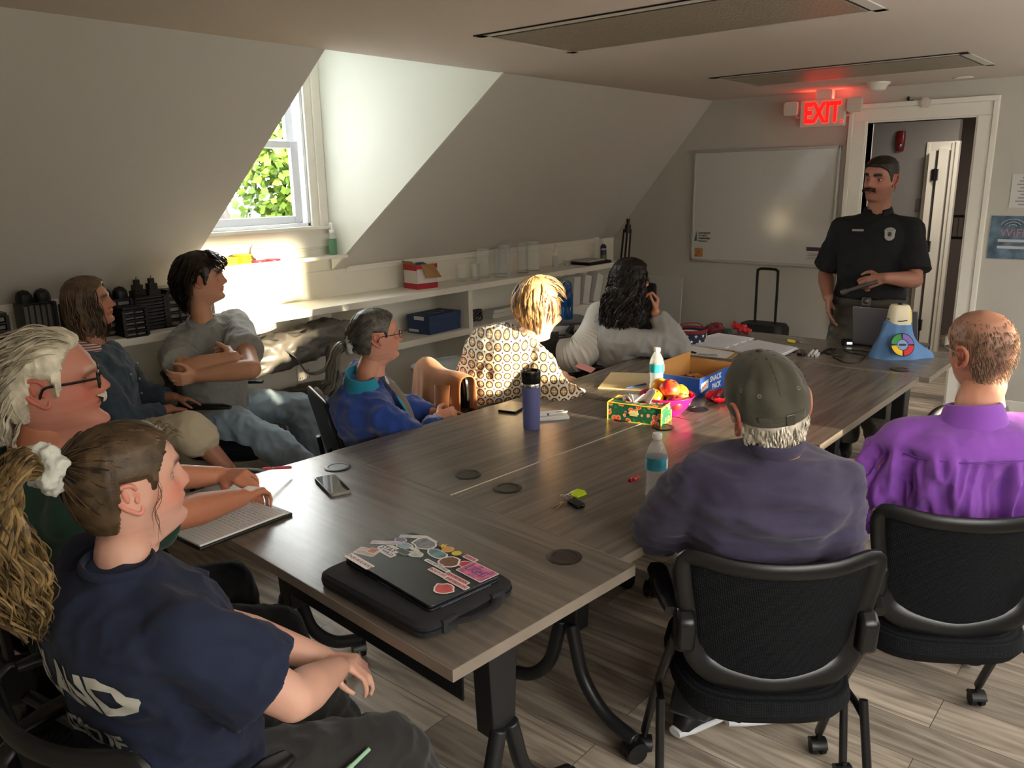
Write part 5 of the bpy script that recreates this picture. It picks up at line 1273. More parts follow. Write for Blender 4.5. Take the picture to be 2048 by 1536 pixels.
strands('hair', P, M_bz, rts, .0011, seed=13, jit=.001)
glasses(P, mat('steel_frame', '#8a8a88', .3, metal=.8))
# ------------------------------------------------------------ things on walls, shelves and tables
def ony(x, y, Y):
    r = CF + CR*((x-1024)/FPX) - CU*((y-768)/FPX); return CAM + r*((Y-CAM.y)/r.y)
def onx(x, y, X):
    r = CF + CR*((x-1024)/FPX) - CU*((y-768)/FPX); return CAM + r*((X-CAM.x)/r.x)
XA, YA = V((1, 0, 0)), V((0, 1, 0)); TZ_ = TZ
# whiteboard on the end wall
wb_ = empty('whiteboard', (XW-.02, 2.83, 1.44), 0, 'large white dry-erase board on the end wall left of the doorway', 'whiteboard')
b = B(); box(b, 0, .02, -.60, .60, -.445, .45); obj('board', b, mat('glossy_whiteboard', '#c4c3be', .12, spec=.6), wb_, smooth=False)
b = B(); F_ = mat('aluminium_frame', '#b5b3ae', .35, metal=.5)
for q in ((-.61, .61, .44, .462), (-.61, .61, -.462, -.44), (-.61, -.592, -.46, .46), (.592, .61, -.46, .46)): box(b, -.012, .02, q[0], q[1], q[2], q[3])
obj('frame', b, F_, wb_, smooth=False, bevel=.003)
b = B(); prism(b, [(0, 0), (.028, 0), (.022, .085)], mat4((-.002, .585, -.29), (0, -1, 0), (0, 0, 1)), .001); obj('logo_sail', b, mat('logo_blue', '#3f6480', .6), wb_, smooth=False)
b = B()
for i, s in enumerate(('UNIVERSITY', 'OF NEW', 'HAMPSHIRE', 'Extension')): text_bm(b, s, mat4((-.002, .545, -.222-.022*i), (0, -1, 0), (0, 0, 1)), .021, .0005, .0004, align='LEFT')
obj('logo_text', b, mat('logo_ink', '#2a2e38', .7), wb_, smooth=False)
b = B(); box(b, -.003, 0, .50, .575, -.425, -.35); obj('sticker', b, mat('orange_sticker', '#b07844', .6, vary=.35, vscale=40), wb_, smooth=False)
b = B(); box(b, -.003, 0, -.55, -.40, -.335, -.305); obj('sticker', b, mat('purple_sticker', '#4b2f4c', .6), wb_, smooth=False)
b = B(); box(b, -.002, 0, -.56, -.40, -.41, -.345, mi=0)
for i in range(4): box(b, -.003, -.002, -.55, -.42+.01*(i % 2), -.36-.013*i, -.355-.013*i, mi=1)
obj('notice', b, [mat('label_paper', '#bdbab2', .7), mat('label_ink', '#86837c', .8)], wb_, smooth=False)
# notices on the wall right of the door
def poster(name, label, y0, y1, z0, z1, m, skew=0):
    t = empty(name, (XW-.004, (y0+y1)/2, (z0+z1)/2), 0, label, 'poster'); b = B(); h, w_ = (z1-z0)/2, (y1-y0)/2
    prism(b, [(-w_, -h), (w_, -h), (w_, h), (-w_, h)], mat4((0, 0, 0), (0, -1, 0), (0, 0, 1)), .002); obj('sheet', b, m, t, smooth=False); return t, w_, h
t, w_, h = poster('paper_notice', 'white printed notice on the wall at the right edge, above the blue poster', .86, 1.075, 1.45, 1.67, mat('white_paper', '#c9c7c2', .7))
b = B()
for i in range(9): box(b, -.0035, -.002, -w_*.8, w_*.75*(.6+.4*((i*37) % 5)/5), h*.75-.022*i, h*.75-.022*i+.008)
obj('printed_lines', b, mat('faint_ink', '#8e8c88', .8), t, smooth=False)
t, w_, h = poster('laminated_poster', 'laminated blue and silver poster on the wall right of the doorway', .90, 1.17, 1.105, 1.395, mat('poster_blue', '#5d7180', .25, vary=.5, vscale=14))
b = B(); text_bm(b, 'WiFi', mat4((-.003, .0, .03), (0, -1, 0), (0, 0, 1)), .075, .001); obj('poster_word', b, mat('poster_red', '#a77d84', .5), t, smooth=False)
for z in (-.03, -.075): b = B(); box(b, -.004, -.002, -.08, .08, z, z+.018); obj('poster_label', b, mat('poster_white', '#b9bcc0', .5), t, smooth=False)
b = B()
for i in range(3): tube(b, [(-.003, .05*(i+1)*.5*math.cos(a), .07+.03*(i+1)*.6*math.sin(a)) for a in [q*.3 for q in range(1, 10)]], .002, 5)
obj('poster_signal_arcs', b, mat('poster_white', '#b9bcc0', .5), t, smooth=False)
# hallway details
bm = B()
for q in ((8.33, 2.06, 2.09, 0, 1.95), (8.32, 1.83, 1.88, 0, 1.95), (8.31, 1.90, 1.98, 0, 1.90), (8.335, 1.83, 2.09, 1.88, 1.96)): box(bm, q[0], 8.36, q[1], q[2], q[3], q[4])
box(bm, 8.30, 8.37, 1.815, 1.845, 0, 1.96)
struct('trim_4', bm, M_white, smooth=False, bevel=.004)
bm = B(); box(bm, 8.25, 8.30, 2.0, 2.04, .02, 1.88); struct('door_1', bm, M_white, smooth=False)
D1 = bpy.data.objects['door_1']
for z in (.25, .98, 1.62):
    b = B(); box(b, 8.235, 8.27, 1.955, 2.005, z, z+.10); cyl(b, (8.24, 1.98, z-.005), (8.24, 1.98, z+.105), .009, n=10); obj('door_hinge', b, M_black, D1, smooth=False)
q = onx(1801, 282, 8.34); b = B(); loft(b, [(q+V((.01, 0, -.09)), YA*.032, XA*.03), (q+V((0, 0, -.03)), YA*.04, XA*.035), (q+V((0, 0, .04)), YA*.04, XA*.035), (q+V((.01, 0, .09)), YA*.034, XA*.03)], 16, 4)
fa = tag(obj('fire_alarm', b, mat('alarm_red', '#5a1014', .35)), 'dark red fire alarm high on the hallway wall', 'fire alarm'); b = B(); ell(b, q+V((-.03, -.012, -.04)), (.014, .014, .022), 12); obj('strobe', b, M_chrome, fa)
q = onx(1842, 410, 8.34); b = B(); box(b, 8.335, 8.35, q.y-.04, q.y+.04, q.z-.05, q.z+.06); tag(obj('light_switch', b, mat('switch_dark', '#57504b', .6), smooth=False), 'small switch plate on the hallway wall beside the officer', 'switch')
q = onx(1908, 452, 9.55); b = B()
for s in ((-.16, .16, .10, .115), (-.16, .16, -.12, -.105), (-.16, -.15, -.12, .11), (.15, .16, -.12, .11)): box(b, 9.5, 9.52, q.y+s[0], q.y+s[1], q.z+s[2], q.z+s[3])
for i in range(6): box(b, 9.505, 9.51, q.y-.15+.05*i, q.y-.147+.05*i, q.z-.1, q.z+.1)
tag(obj('wall_rack', b, M_black, smooth=False), 'black wire rack on the far hallway wall', 'rack')
bm = B(); box(bm, 9.52, 9.62, .7, 3.0, 0, 2.45); struct('wall_hall_back', bm, MATS['hall_dark_paint'], smooth=False)
l_ = bpy.data.lights.new('hall_fill', 'AREA'); l_.size = .5; l_.energy = 13; l_.color = (1, .9, .78); lo = bpy.data.objects.new('hall_fill', l_); COL.objects.link(lo); lo.location = (7.5, 1.3, 2.38)  # fill light added to brighten the hall, no fixture there
# ---- window ledge
LZ = 1.25
def lath(name, prof, p, m, label=None, cat=None, group=None, parent=None, n=24):
    b = B(); lathe(b, prof, (0, 0, 0), n); o = obj(name, b, m, parent); 
    o.location = p; 
    if label: tag(o, label, cat, group)
    return o
M_yel = mat('yellow_plastic', '#d9bd28', .45); M_redp = mat('red_plastic', '#b3243c', .4)
disk = [(.0, 0), (.046, 0), (.052, .004), (.052, .009), (.046, .013), (0, .013)]
px0 = ony(454, 522, 4.19).x
for i in range(3):
    b = B(); box(b, -.05, .05, -.035, .035, 0, .014); o = obj('foam_block', b, M_yel, smooth=False, bevel=.003); o.location = (px0, 4.19, LZ+.0145*i); tag(o, ['bottom', 'middle', 'top'][i]+' yellow foam block at the left end of the window ledge', 'block', 'yellow foam blocks')
px0 = ony(484, 520, 4.19).x
for i in range(4): lath('plastic_disc', disk, (px0+.004*(i % 2), 4.19, LZ+.0135*i), M_yel, ['lowest', 'second lowest', 'second from top', 'topmost'][i]+' yellow disc in the stack on the window ledge', 'disc', 'yellow discs')
for x, s in ((513, 'red plastic disc flat on the ledge, left of its pair'), (543, 'red plastic disc flat on the ledge, right of its pair')): lath('plastic_disc', disk, (ony(x, 518, 4.18).x, 4.18, LZ), M_redp, s, 'disc')
q = ony(517, 502, 4.22); t = empty('round_sign', (q.x, 4.228, LZ), 0, 'small white round sign with grey lettering propped on the window ledge', 'sign')
b = B(); M = mat4((0, 0, .055), (1, 0, 0), (0, .25, 1)); prism(b, [(.048*math.cos(a*.2618), .048*math.sin(a*.2618)) for a in range(24)], M, .008); prism(b, [(-.03, -.052), (.03, -.052), (.025, -.03), (-.025, -.03)], M, .012); obj('disc_plate', b, mat('sign_white', '#d9d6cf', .4), t, smooth=False)
b = B()
for i, s in enumerate(('Independence', 'for', 'Public Health')): text_bm(b, s, mat4((0, -.0025+.005*(1-i), .055+.02*(1-i)), (1, 0, 0), (0, .25, 1)), .013, .0005)
for v in b.verts: v.co.y -= .009
obj('lettering', b, mat('sign_ink', '#7c7c86', .6), t, smooth=False)
def pump(p, h, r, liquid, label, head='#e8e8e6', lab=None, body=None, name='pump_bottle'):
    t = empty(name, p, R(40), label, 'bottle')
    b = B(); loft(b, [((0, 0, 0), XA*r, YA*r*.7), ((0, 0, h*.03), XA*r*1.05, YA*r*.75), ((0, 0, h*.55), XA*r, YA*r*.7), ((0, 0, h*.66), XA*r*.6, YA*r*.5), ((0, 0, h*.70), XA*r*.42, YA*r*.42)], 20, 2.8); obj('bottle', b, body or mat('clear_pet', '#e9eef0', .1, alpha=.14), t)
    if not body:
        b = B(); loft(b, [((0, 0, .003), XA*r*.95, YA*r*.66), ((0, 0, h*.5), XA*r*.95, YA*r*.66)], 20, 2.8); obj('liquid', b, liquid, t)
    if lab: b = B(); loft(b, [((0, 0, h*.12), XA*r*1.06, YA*r*.77), ((0, 0, h*.48), XA*r*1.04, YA*r*.75)], 20, 2.8, caps=False); obj('label', b, lab, t)
    b = B(); cyl(b, (0, 0, h*.69), (0, 0, h*.77), r*.5); cyl(b, (0, 0, h*.76), (0, 0, h*.93), r*.16); tube(b, cr([(0, 0, h*.94), (-r*.5, 0, h*.97), (-r*1.1, 0, h*.93)], 4), r*.2, 8); obj('pump_head', b, mat('pump_white', head, .35), t); return t
pump((ony(667, 500, 4.19).x, 4.195, LZ), .20, .036, mat('green_gel', '#1f9a4c', .15, trans=.6, ior=1.33), 'green hand-soap pump bottle at the right end of the window ledge')
# ---- top shelf (z .979)
SZ = .979
q = onz(845, 575, SZ); t = empty('opened_carton', (3.87, 4.10, SZ), R(-8), 'opened red and white carton with torn cardboard flap on top shelf', 'carton')
M_cw = mat('carton_white', '#cfc7c2', .6); M_cr = mat('carton_red', '#a3202c', .55); M_cb = mat('cardboard', '#9a7448', .8, vary=.08)
b = B()
box(b, -.085, .085, -.075, -.071, 0, .165); box(b, -.085, .085, .071, .075, 0, .17); box(b, -.085, -.081, -.075, .075, 0, .165); box(b, .081, .085, -.075, .075, 0, .14); box(b, -.085, .085, -.075, .075, 0, .004); obj('carton_body', b, M_cw, t, smooth=False)
b = B(); box(b, -.087, .087, -.0775, -.0745, 0, .038); box(b, -.0875, -.085, -.076, .076, 0, .038); box(b, -.0875, -.085, -.076, .076, .125, .165); box(b, -.087, -.04, -.0775, -.0745, .135, .165); box(b, .05, .087, -.0775, -.0745, .135, .165); obj('red_bands', b, M_cr, t, smooth=False)
b = B(); v = [b.verts.new(p) for p in ((-.05, -.074, .165), (.055, -.074, .165), (.085, -.125, .075), (-.02, -.10, .072))]; b.faces.new(v); v = [b.verts.new(p) for p in ((-.086, -.07, .165), (-.086, .07, .165), (-.11, .06, .19), (-.11, -.06, .19))]; b.faces.new(v); o = obj('torn_flap', b, M_cb, t, smooth=False); s = o.modifiers.new('s', 'SOLIDIFY'); s.thickness = .003
b = B(); ell(b, (0, 0, .14), (.06, .05, .035), 16); obj('blue_contents', b, mat('navy_plastic_roll', '#22405e', .5), t)
M_gl = mat('thin_glass', '#e8efea', .08, alpha=.16, spec=.9)
def gcyl(x, y, r, h, label, i=0):
    b = B(); lathe(b, [(0, 0), (r, 0), (r, h), (r-.003, h), (r-.003, .012), (0, .012)], (0, 0, 0), 28, caps=False); o = obj('glass_vase', b, M_gl); o.location = (x, y, SZ); tag(o, label, 'vase', 'clear cylindrical glass vases on the top shelf')
for x, y, r, h, s in ((4.29, 4.12, .035, .115, 'short clear glass cylinder vase, leftmost of the row'), (4.40, 4.08, .035, .12, 'short clear glass cylinder vase, second from the left'), (4.55, 4.14, .052, .215, 'tall clear glass cylinder vase next to the short pair, rear one'), (4.66, 4.06, .050, .215, 'tall clear glass cylinder vase, front one near the middle of the row'), (4.80, 4.14, .050, .225, 'tall clear glass cylinder vase, third from right of the row'), (4.95, 4.08, .045, .23, 'tall clear glass cylinder vase, second from the right'), (5.12, 4.12, .055, .235, 'tall clear glass cylinder vase, rightmost of the row')): gcyl(x, y, r, h, s)
pump((5.42, 4.12, SZ), .185, .036, mat('clear_gel', '#dfeaf0', .1, trans=.9, ior=1.33), 'clear sanitizer pump bottle on the shelf right of the glass vases', lab=None)
b = B(); lathe(b, [(.028, 0), (.032, .05), (.029, .05), (.025, .006), (0, .006)], n=20, caps=False); o = obj('glass_votive', b, M_gl); o.location = (5.56, 4.10, SZ); tag(o, 'tiny glass votive cup beside the clear pump bottle', 'cup')
t = empty('paper_tray', (5.83, 4.07, SZ), 0, 'flat black tray holding papers at the right end of the top shelf', 'tray')
b = B(); box(b, -.17, .17, -.12, .12, 0, .006); box(b, -.17, .17, -.12, -.112, 0, .022); box(b, -.17, .17, .112, .12, 0, .022); box(b, -.17, -.162, -.12, .12, 0, .022); box(b, .162, .17, -.12, .12, 0, .022); obj('tray_body', b, M_black, t, smooth=False)
o = obj('papers', (lambda b: (box(b, -.12, .12, -.09, .10, .022, .034), b)[1])(B()), mat('paper_stack', '#b9b9b6', .7), t, smooth=False)
t = empty('spray_bottle', (6.10, 4.10, SZ), 0, 'dark blue labelled bottle with white nozzle in the shelf corner', 'bottle')
b = B(); lathe(b, [(0, 0), (.026, 0), (.027, .01), (.027, .125), (.012, .145), (0, .145)]); obj('bottle', b, mat('bottle_navy', '#1a2038', .4), t)
b = B(); lathe(b, [(.0275, .01), (.0278, .05)], caps=False); obj('green_band', b, mat('band_green', '#5c7a3a', .5), t)
b = B(); text_bm(b, 'EXPO', mat4((-.0185, -.0205, .10), V((1, -.9, 0)), (0, 0, 1)), .019, .002, .0005); obj('label_word', b, mat('label_white', '#dcdcd8', .5), t, smooth=False)
b = B(); lathe(b, [(.012, .143), (.013, .165), (.007, .170), (.007, .185), (0, .188)]); obj('nozzle', b, mat('nozzle_white', '#dcdcda', .4), t)
# outlet plates on the wall
for x, y, s in ((585, 575, 'white outlet plate on the sunlit wall above the top shelf'), (608, 748, 'cream outlet plate at the back of the lower shelf bay')):
    q = ony(x, y, YK-.014 if y > 600 else YK-.002); b = B(); box(b, q.x-.055, q.x+.055, q.y-.006, q.y, q.z-.058, q.z+.058)
    o = tag(obj('outlet_plate', b, M_white, smooth=False, bevel=.002), s, 'outlet'); b = B()
    for i in (-1, 1):
        for j in (-1, 1): box(b, q.x+i*.026-.009, q.x+i*.026-.006, q.y-.0075, q.y-.005, q.z+j*.022-.006, q.z+j*.022+.006); box(b, q.x+i*.026+.006, q.x+i*.026+.009, q.y-.0075, q.y-.005, q.z+j*.022-.006, q.z+j*.022+.006)
    obj('slots', b, M_black, o, smooth=False)
# ---- middle shelf things
t = empty('shoe_box', (3.955, 4.07, .672), R(4), 'dark blue lidded shoe box with white labels on the middle shelf', 'box')
b = B(); box(b, -.165, .165, -.10, .10, 0, .125); obj('box_body', b, mat('blue_card', '#2b4168', .55), t, smooth=False, bevel=.002)
b = B(); box(b, -.168, .168, -.103, .103, .093, .128); obj('lid', b, MATS['blue_card'], t, smooth=False, bevel=.002)
b = B(); box(b, -.1695, -.1675, -.055, .035, .097, .122); box(b, -.1665, -.165, .0, .09, .012, .03); obj('label', b, mat('label_white', '#dcdcd8', .5), t, smooth=False)
b = B(); box(b, -.108, .0, -.1045, -.1025, .09, .09); b.free()
b = B(); tube(b, [(.02+.07*math.cos(a), -.0+.04*math.sin(a), .1285) for a in [i*.4 for i in range(16)]], .004, 5, closed=True, flat=.3); obj('lid_emblem', b, mat('emblem_grey', '#8e96a4', .5), t)
b = B()
for i in range(4): tube(b, [(4.40+(.05+.008*i)*math.cos(a), 4.08+.03*math.sin(a)+.01*i, .672+.045+.035*math.sin(a+i)) for a in [j*.45 for j in range(14)]], .008, 6, closed=True)
tag(obj('cable_coil', b, mat('grey_rubber', '#3d3f3f', .6)), 'grey coiled cable on the middle shelf beside the post', 'cable')
b = B(); box(b, -.30, .30, -.05, .05, 0, .035); box(b, -.28, .30, -.045, .045, .035, .062); o = tag(obj('fluorescent_tube_carton', b, mat('white_card', '#c6c6bf', .6), smooth=False, bevel=.003), 'long flat white carton lying on the middle shelf', 'carton'); o.location = (4.85, 4.10, .672)
for i, x in enumerate((5.42, 5.55, 5.70)):
    t = empty('magazine_file', (x, 4.02, .672), R(0), ['white magazine file on the middle shelf, nearest the blue bottle', 'white magazine file, the middle one of three on the shelf', 'white magazine file leaning at the right of the three'][i], 'magazine file', 'white magazine files')
    b = B(); M = Matrix.Rotation(R(4+7*i), 4, 'Y'); pr = [(-.12, 0), (.12, 0), (.12, .25), (.02, .25), (-.10, .12), (-.12, .12)]
    prism(b, pr, M @ mat4((-.045, 0, 0), (0, -1, 0), (0, 0, 1)), .003); prism(b, pr, M @ mat4((.045, 0, 0), (0, -1, 0), (0, 0, 1)), .003)
    box(b, -.045, .045, -.12, -.117, 0, .24, M); box(b, -.045, .045, .117, .12, 0, .12, M); box(b, -.045, .045, -.12, .12, 0, .003, M)
    obj('file_body', b, mat('file_white', '#cfcfcb', .5), t, smooth=False)
# black bags under shelves
def blob(name, ells, m, label, cat, vox=.012, amp=.01, fs=(8, 8, 8), seed=0, parent=None):
    b = B()
    for c, r in ells: ell(b, c, r, 16)
    me = remesh(b, vox, 3); fold(me, amp, fs, seed); o = link(name, me, m, parent)
    if label: tag(o, label, cat)
    return o
M_bag = mat('black_nylon', '#121213', .6, bump=.3, bscale=300); M_gbag = mat('grey_nylon', '#5b5751', .42, bump=.25, bscale=160, spec=.6)
# ---- organisers on the left shelf
M_org = mat('black_wire_mesh', '#0c0c0d', .45); M_orgb = mat('grey_drawer', '#6c6a66', .5)
def organiser(x, y, w_, h, kind, cap, label):
    t = empty('desk_organizer', (x, y, SZ), 0, label, 'organizer', 'black desk organizers crowded on the shelf'); b = B(); d = .05
    box(b, -w_, w_, d-.004, d, 0, h); box(b, -w_, -w_+.005, -d, d, 0, h); box(b, w_-.005, w_, -d, d, 0, h)
    n = {'grid': 5, 'slat': 10, 'bars': 1}[kind]
    for i in range(n+1): box(b, -w_, w_, -d, -d+.006, h*i/n-.004, h*i/n+.004)
    if kind == 'grid': box(b, -.003, .003, -d, -d+.006, 0, h)
    if kind == 'bars':
        for i in range(6): box(b, -w_+i*w_*.36, -w_+i*w_*.36+.005, -d, -d+.006, 0, h)
    for s in (-1, 1): box(b, s*w_-.007, s*w_+.007, -d-.001, -d+.007, 0, h)
    obj('rack', b, M_org, t, smooth=False)
    b = B()
    for i in range(n): box(b, -w_+.01, w_-.01, -d+.010, d-.02, h*i/n+.008, h*(i+1)/n-(.010 if n < 8 else .006))
    obj('trays', b, M_orgb, t, smooth=False)
    b = B()
    if cap == 'dome':
        for s in (-1, 1): lathe(b, [(.035, 0), (.036, .02), (.032, .04), (.02, .055), (0, .062)], (s*w_*.55, 0, h), 18)
    elif cap == 'tower':
        for s in (-1, 1):
            for q, (a, c) in enumerate(((.03, .03), (.021, .03), (.012, .025))): box(b, s*w_*.5-a, s*w_*.5+a, -a, a, h+sum((.03, .03, .025)[:q]), h+sum((.03, .03, .025)[:q])+c)
            cyl(b, (s*w_*.5, 0, h+.085), (s*w_*.5+.002, 0, h+.10), .002, n=6)
    else: box(b, -w_, w_, -d, d, h, h+.012)
    obj('tops', b, M_org, t, smooth=False)
for a_ in ((1.21, 4.03, .06, .17, 'grid', 'flat', 'black organizer at the left edge of the frame, grid of small trays'), (1.42, 4.08, .07, .20, 'bars', 'dome', 'black organizer with upright bars and two dark domes, left of the brown-haired woman'), (1.60, 4.08, .06, .16, 'bars', 'flat', 'low black barred organizer just behind the brown-haired woman'),
           (1.775, 4.08, .07, .17, 'grid', 'dome', 'black organizer with two grey domes, right of the brown-haired woman'), (1.80, 3.965, .055, .13, 'grid', 'flat', 'small black organizer with bright trays in front of the domed one'), (1.94, 4.08, .075, .17, 'slat', 'tower', 'black slatted organizer topped by two stepped towers'), (2.09, 4.08, .06, .18, 'grid', 'flat', 'black organizer of square trays beside the slatted one'), (2.22, 4.06, .045, .12, 'bars', 'tower', 'small black organizer behind the young man in grey')): organiser(*a_)
# ---- tall things in the far corner
t = empty('music_stand', (6.22, 3.93, 0), 0, 'folded black tripod stand leaning in the far corner', 'stand')
b = B(); 
for i in range(3): tube(b, [(-.10+.015*i, .10-.05*i, 0), (.0, -.035*(i-1), 1.25)], .009, 8)
obj('tube', b, mat('stand_tubes', '#2a2220', .35, metal=.5), t)
b = B(); cyl(b, (0, 0, 1.22), (.01, 0, 1.29), .03, .026, 16); cyl(b, (.01, 0, 1.29), (.012, 0, 1.34), .014, .018, 12); obj('stand_head', b, M_black, t)
t = empty('rolling_suitcase', (6.28, 2.66, 0), R(0), 'rolling case by the end wall, tall black telescopic handle raised', 'suitcase')
b = B(); loft(b, [((0, 0, .05), XA*.11, YA*.17), ((0, 0, .08), XA*.125, YA*.19), ((0, 0, .50), XA*.125, YA*.19), ((0, 0, .53), XA*.11, YA*.17)], 24, 4); obj('case_body', b, M_bag, t)
b = B(); tube(b, cr([(.02, .085, .5), (.02, .085, .92), (.02, .075, .955), (.02, .05, .965), (.02, -.05, .965), (.02, -.075, .955), (.02, -.085, .92), (.02, -.085, .5)], 3), .011, 8); obj('handle', b, M_black, t)
for s in (-1, 1): b = B(); cyl(b, (.08, s*.15, .03), (.08, s*.18, .03), .03); obj('wheel', b, M_black, t)
b = B(); box(b, -.008, .008, -.16, .16, 0, .84, TR((6.33, 3.62, 0), 0, 0, R(4))); tag(obj('foam_board', b, mat('foam_board_white', '#b8b7b0', .7), smooth=False), 'tall pale board leaning on the end wall behind the long-haired woman', 'board')
t = empty('flat_screen', (6.02, 3.62, 0), R(-10), 'dark flat monitor on a stand behind the long-haired woman', 'monitor'); b = B(); prism(b, rrect(.30, .42, .03), mat4((-.02, 0, .62), (0, -1, 0), (0, 0, 1)), .03); obj('screen', b, mat('dark_screen', '#16171a', .3), t, bevel=.004)
b = B(); cyl(b, (0, 0, .02), (0, 0, .6), .02); lathe(b, [(.14, 0), (.13, .02), (0, .025)]); obj('screen_stand', b, M_black, t)
# ---- portable air conditioner with duct
q = V((4.01, 3.02, 0)); t = empty('portable_air_conditioner', q, R(-38), 'white portable air conditioner with louvred grilles behind the blouse woman', 'air conditioner')
M_ac = mat('ac_white', '#c9cacb', .4)
b = B(); loft(b, [((0, 0, .03), XA*.18, YA*.16), ((0, 0, .06), XA*.20, YA*.18), ((0, 0, .80), XA*.20, YA*.18), ((0, 0, .83), XA*.19, YA*.17)], 32, 6); obj('housing', b, M_ac, t)
b = B(); loft(b, [((0, 0, .828), XA*.19, YA*.17), ((0, 0, .845), XA*.18, YA*.16)], 32, 6); obj('top_panel', b, mat('ac_grey', '#56565a', .4), t)
for z0, z1 in ((.50, .79), (.10, .34)):
    b = B(); k = int((z1-z0)/.017); box(b, -.165, .165, -.1795, -.1785, z0-.01, z1+.01); box(b, -.1995, -.199, -.135, .135, z0-.01, z1+.01)
    for i in range(k):
        for j in range(3): box(b, -.16+.11*j, -.065+.11*j, -.1825, -.178, z0+.017*i, z0+.017*i+.009)
        for j in range(2): box(b, -.2025, -.198, -.13+.14*j, -.01+.14*j, z0+.017*i, z0+.017*i+.009)
    obj('louvre_grille', b, mat('louvre_dark', '#5a5a5e', .6), t, smooth=False)
b = B(); P_ = cr([at(1128, 712, 4.55), at(1160, 705, 4.5), at(1188, 672, 4.6), at(1205, 630, 4.85)], 16); tube(b, P_, [(.098 if i % 2 else .088) for i in range(len(P_))], 20); tag(obj('exhaust_duct', b, mat('duct_plastic', '#b9b6ae', .45)), 'cream ribbed exhaust duct bending up from the air conditioner', 'duct')
t = empty('water_flask', (4.04, 2.98, .845), R(10), 'translucent blue flask with loop lid on the air conditioner', 'flask')
b = B(); lathe(b, [(0, 0), (.034, 0), (.036, .01), (.036, .075), (.033, .08), (.036, .085), (.036, .15), (.028, .175), (.026, .18), (0, .18)]); obj('bottle', b, mat('blue_tritan', '#1c4f86', .15, trans=.35, ior=1.3), t)
b = B(); lathe(b, [(.030, .175), (.032, .18), (.032, .205), (.028, .21), (0, .21)]); tube(b, [(0, .026*math.cos(a), .212+.022*math.sin(a)) for a in [i*.4 for i in range(9)]], .007, 8); obj('lid', b, mat('blue_lid', '#163a66', .4), t)
# ---- grey tote
t = empty('storage_tote', (3.50, 3.40, 0), R(-12), 'grey lidded storage tote in front of the shelving', 'tote'); M_tote = mat('grey_tote_plastic', '#7f807f', .4, spec=.5)
b = B(); loft(b, [((0, 0, 0), XA*.17, YA*.22), ((0, 0, .36), XA*.19, YA*.25), ((0, 0, .365), XA*.205, YA*.265), ((0, 0, .55), XA*.21, YA*.27)], 44, 5); obj('bin', b, M_tote, t)
b = B(); loft(b, [((0, 0, .54), XA*.225, YA*.285), ((0, 0, .575), XA*.23, YA*.29), ((0, 0, .592), XA*.21, YA*.27), ((0, 0, .585), XA*.17, YA*.22), ((0, 0, .60), XA*.15, YA*.20)], 44, 4.5); obj('lid', b, mat('tote_lid', '#8b8c88', .35), t)
b = B(); box(b, -.235, -.205, -.07, .07, .47, .535); obj('grip', b, M_tote, t, smooth=False, bevel=.008)
# ---- long grey canopy bags
def longbag(name, a, c, r, label, m, seed, straps=True):
    a, c = V(a), V(c); d = (c-a).normalized(); b = B(); n_ = 14
    x, y, _ = frame_from(d, (0, 0, 1))
    S = []
    for i in range(n_+1):
        t_ = i/n_; rr = r*(.55+.45*min(1, math.sin(math.pi*min(max(t_, .0), 1))*3))*(1+.06*math.sin(t_*17)); p = a.lerp(c, t_); S.append((p, x*rr*1.15, y*rr))
    loft(b, S, 26, 3.2); me = remesh(b, .013, 2); fold(me, .022, (6, 6, 11), seed); o = link(name, me, m); tag(o, label, 'bag')
    if straps:
        b = B()
        for k in (.30, .52): 
            p = a.lerp(c, k); tube(b, cr([p+V((0, -r*1.0, r*.3)), p+V((.05, -r*1.35, -r*.2)), p+V((.12, -r*1.5, -r*1.2)), p+V((.26, -r*1.35, -r*1.1)), p+V((.30, -r*1.0, .0))] if k > .4 else [p+V((0, -r*.9, r*.6)), p+V((.08, -r*1.0, r*1.15)), p+V((.22, -r*.9, r*1.05)), p+V((.28, -r*.8, r*.6))], 4), .016, 6, flat=.25)
        tube(b, [a.lerp(c, i/10)+V((0, -r*1.03, -.01+.01*math.sin(i))) for i in range(1, 10)], .005, 5); obj('strap', b, mat('strap_grey', '#4b4844', .7), o)
    return o
longbag('canopy_bag', (1.95, 3.98, .715), (3.17, 3.98, .80), .105, 'long wrinkled grey nylon bag with carry handles, the upper of two behind the young man', M_gbag, 3)
longbag('canopy_bag', (1.9, 4.0, .44), (3.17, 4.0, .43), .088, 'long dark grey bag lying on the low shelf below the other bag', mat('dark_grey_nylon', '#3e3c39', .45, bump=.25, bscale=160), 9, False)
b = B(); box(b, 1.80, 1.93, 3.93, 4.2, .345, .62); box(b, 3.06, 3.16, 3.95, 4.2, .52, .70); b.free()
blob('duffel_bag', [((1.62, 4.02, .55), (.24, .12, .18)), ((1.75, 4.02, .60), (.2, .12, .16))], M_bag, 'black duffel bag on the low shelf behind the denim jacket', 'bag', .014, .012)
blob('black_backpack', [((4.42, 3.98, .22), (.16, .1, .2)), ((4.5, 3.95, .40), (.10, .09, .12))], M_bag, 'black backpack stowed under the middle shelf by the post', 'backpack', .014, .012)
blob('tote_bag', [((.22, 1.02, .20), (.14, .1, .20)), ((.25, 1.05, .32), (.1, .09, .1))], mat('pale_blue_cloth', '#6f93b8', .8), 'pale blue cloth bag on the floor at the lower left corner', 'bag', .012, .01)
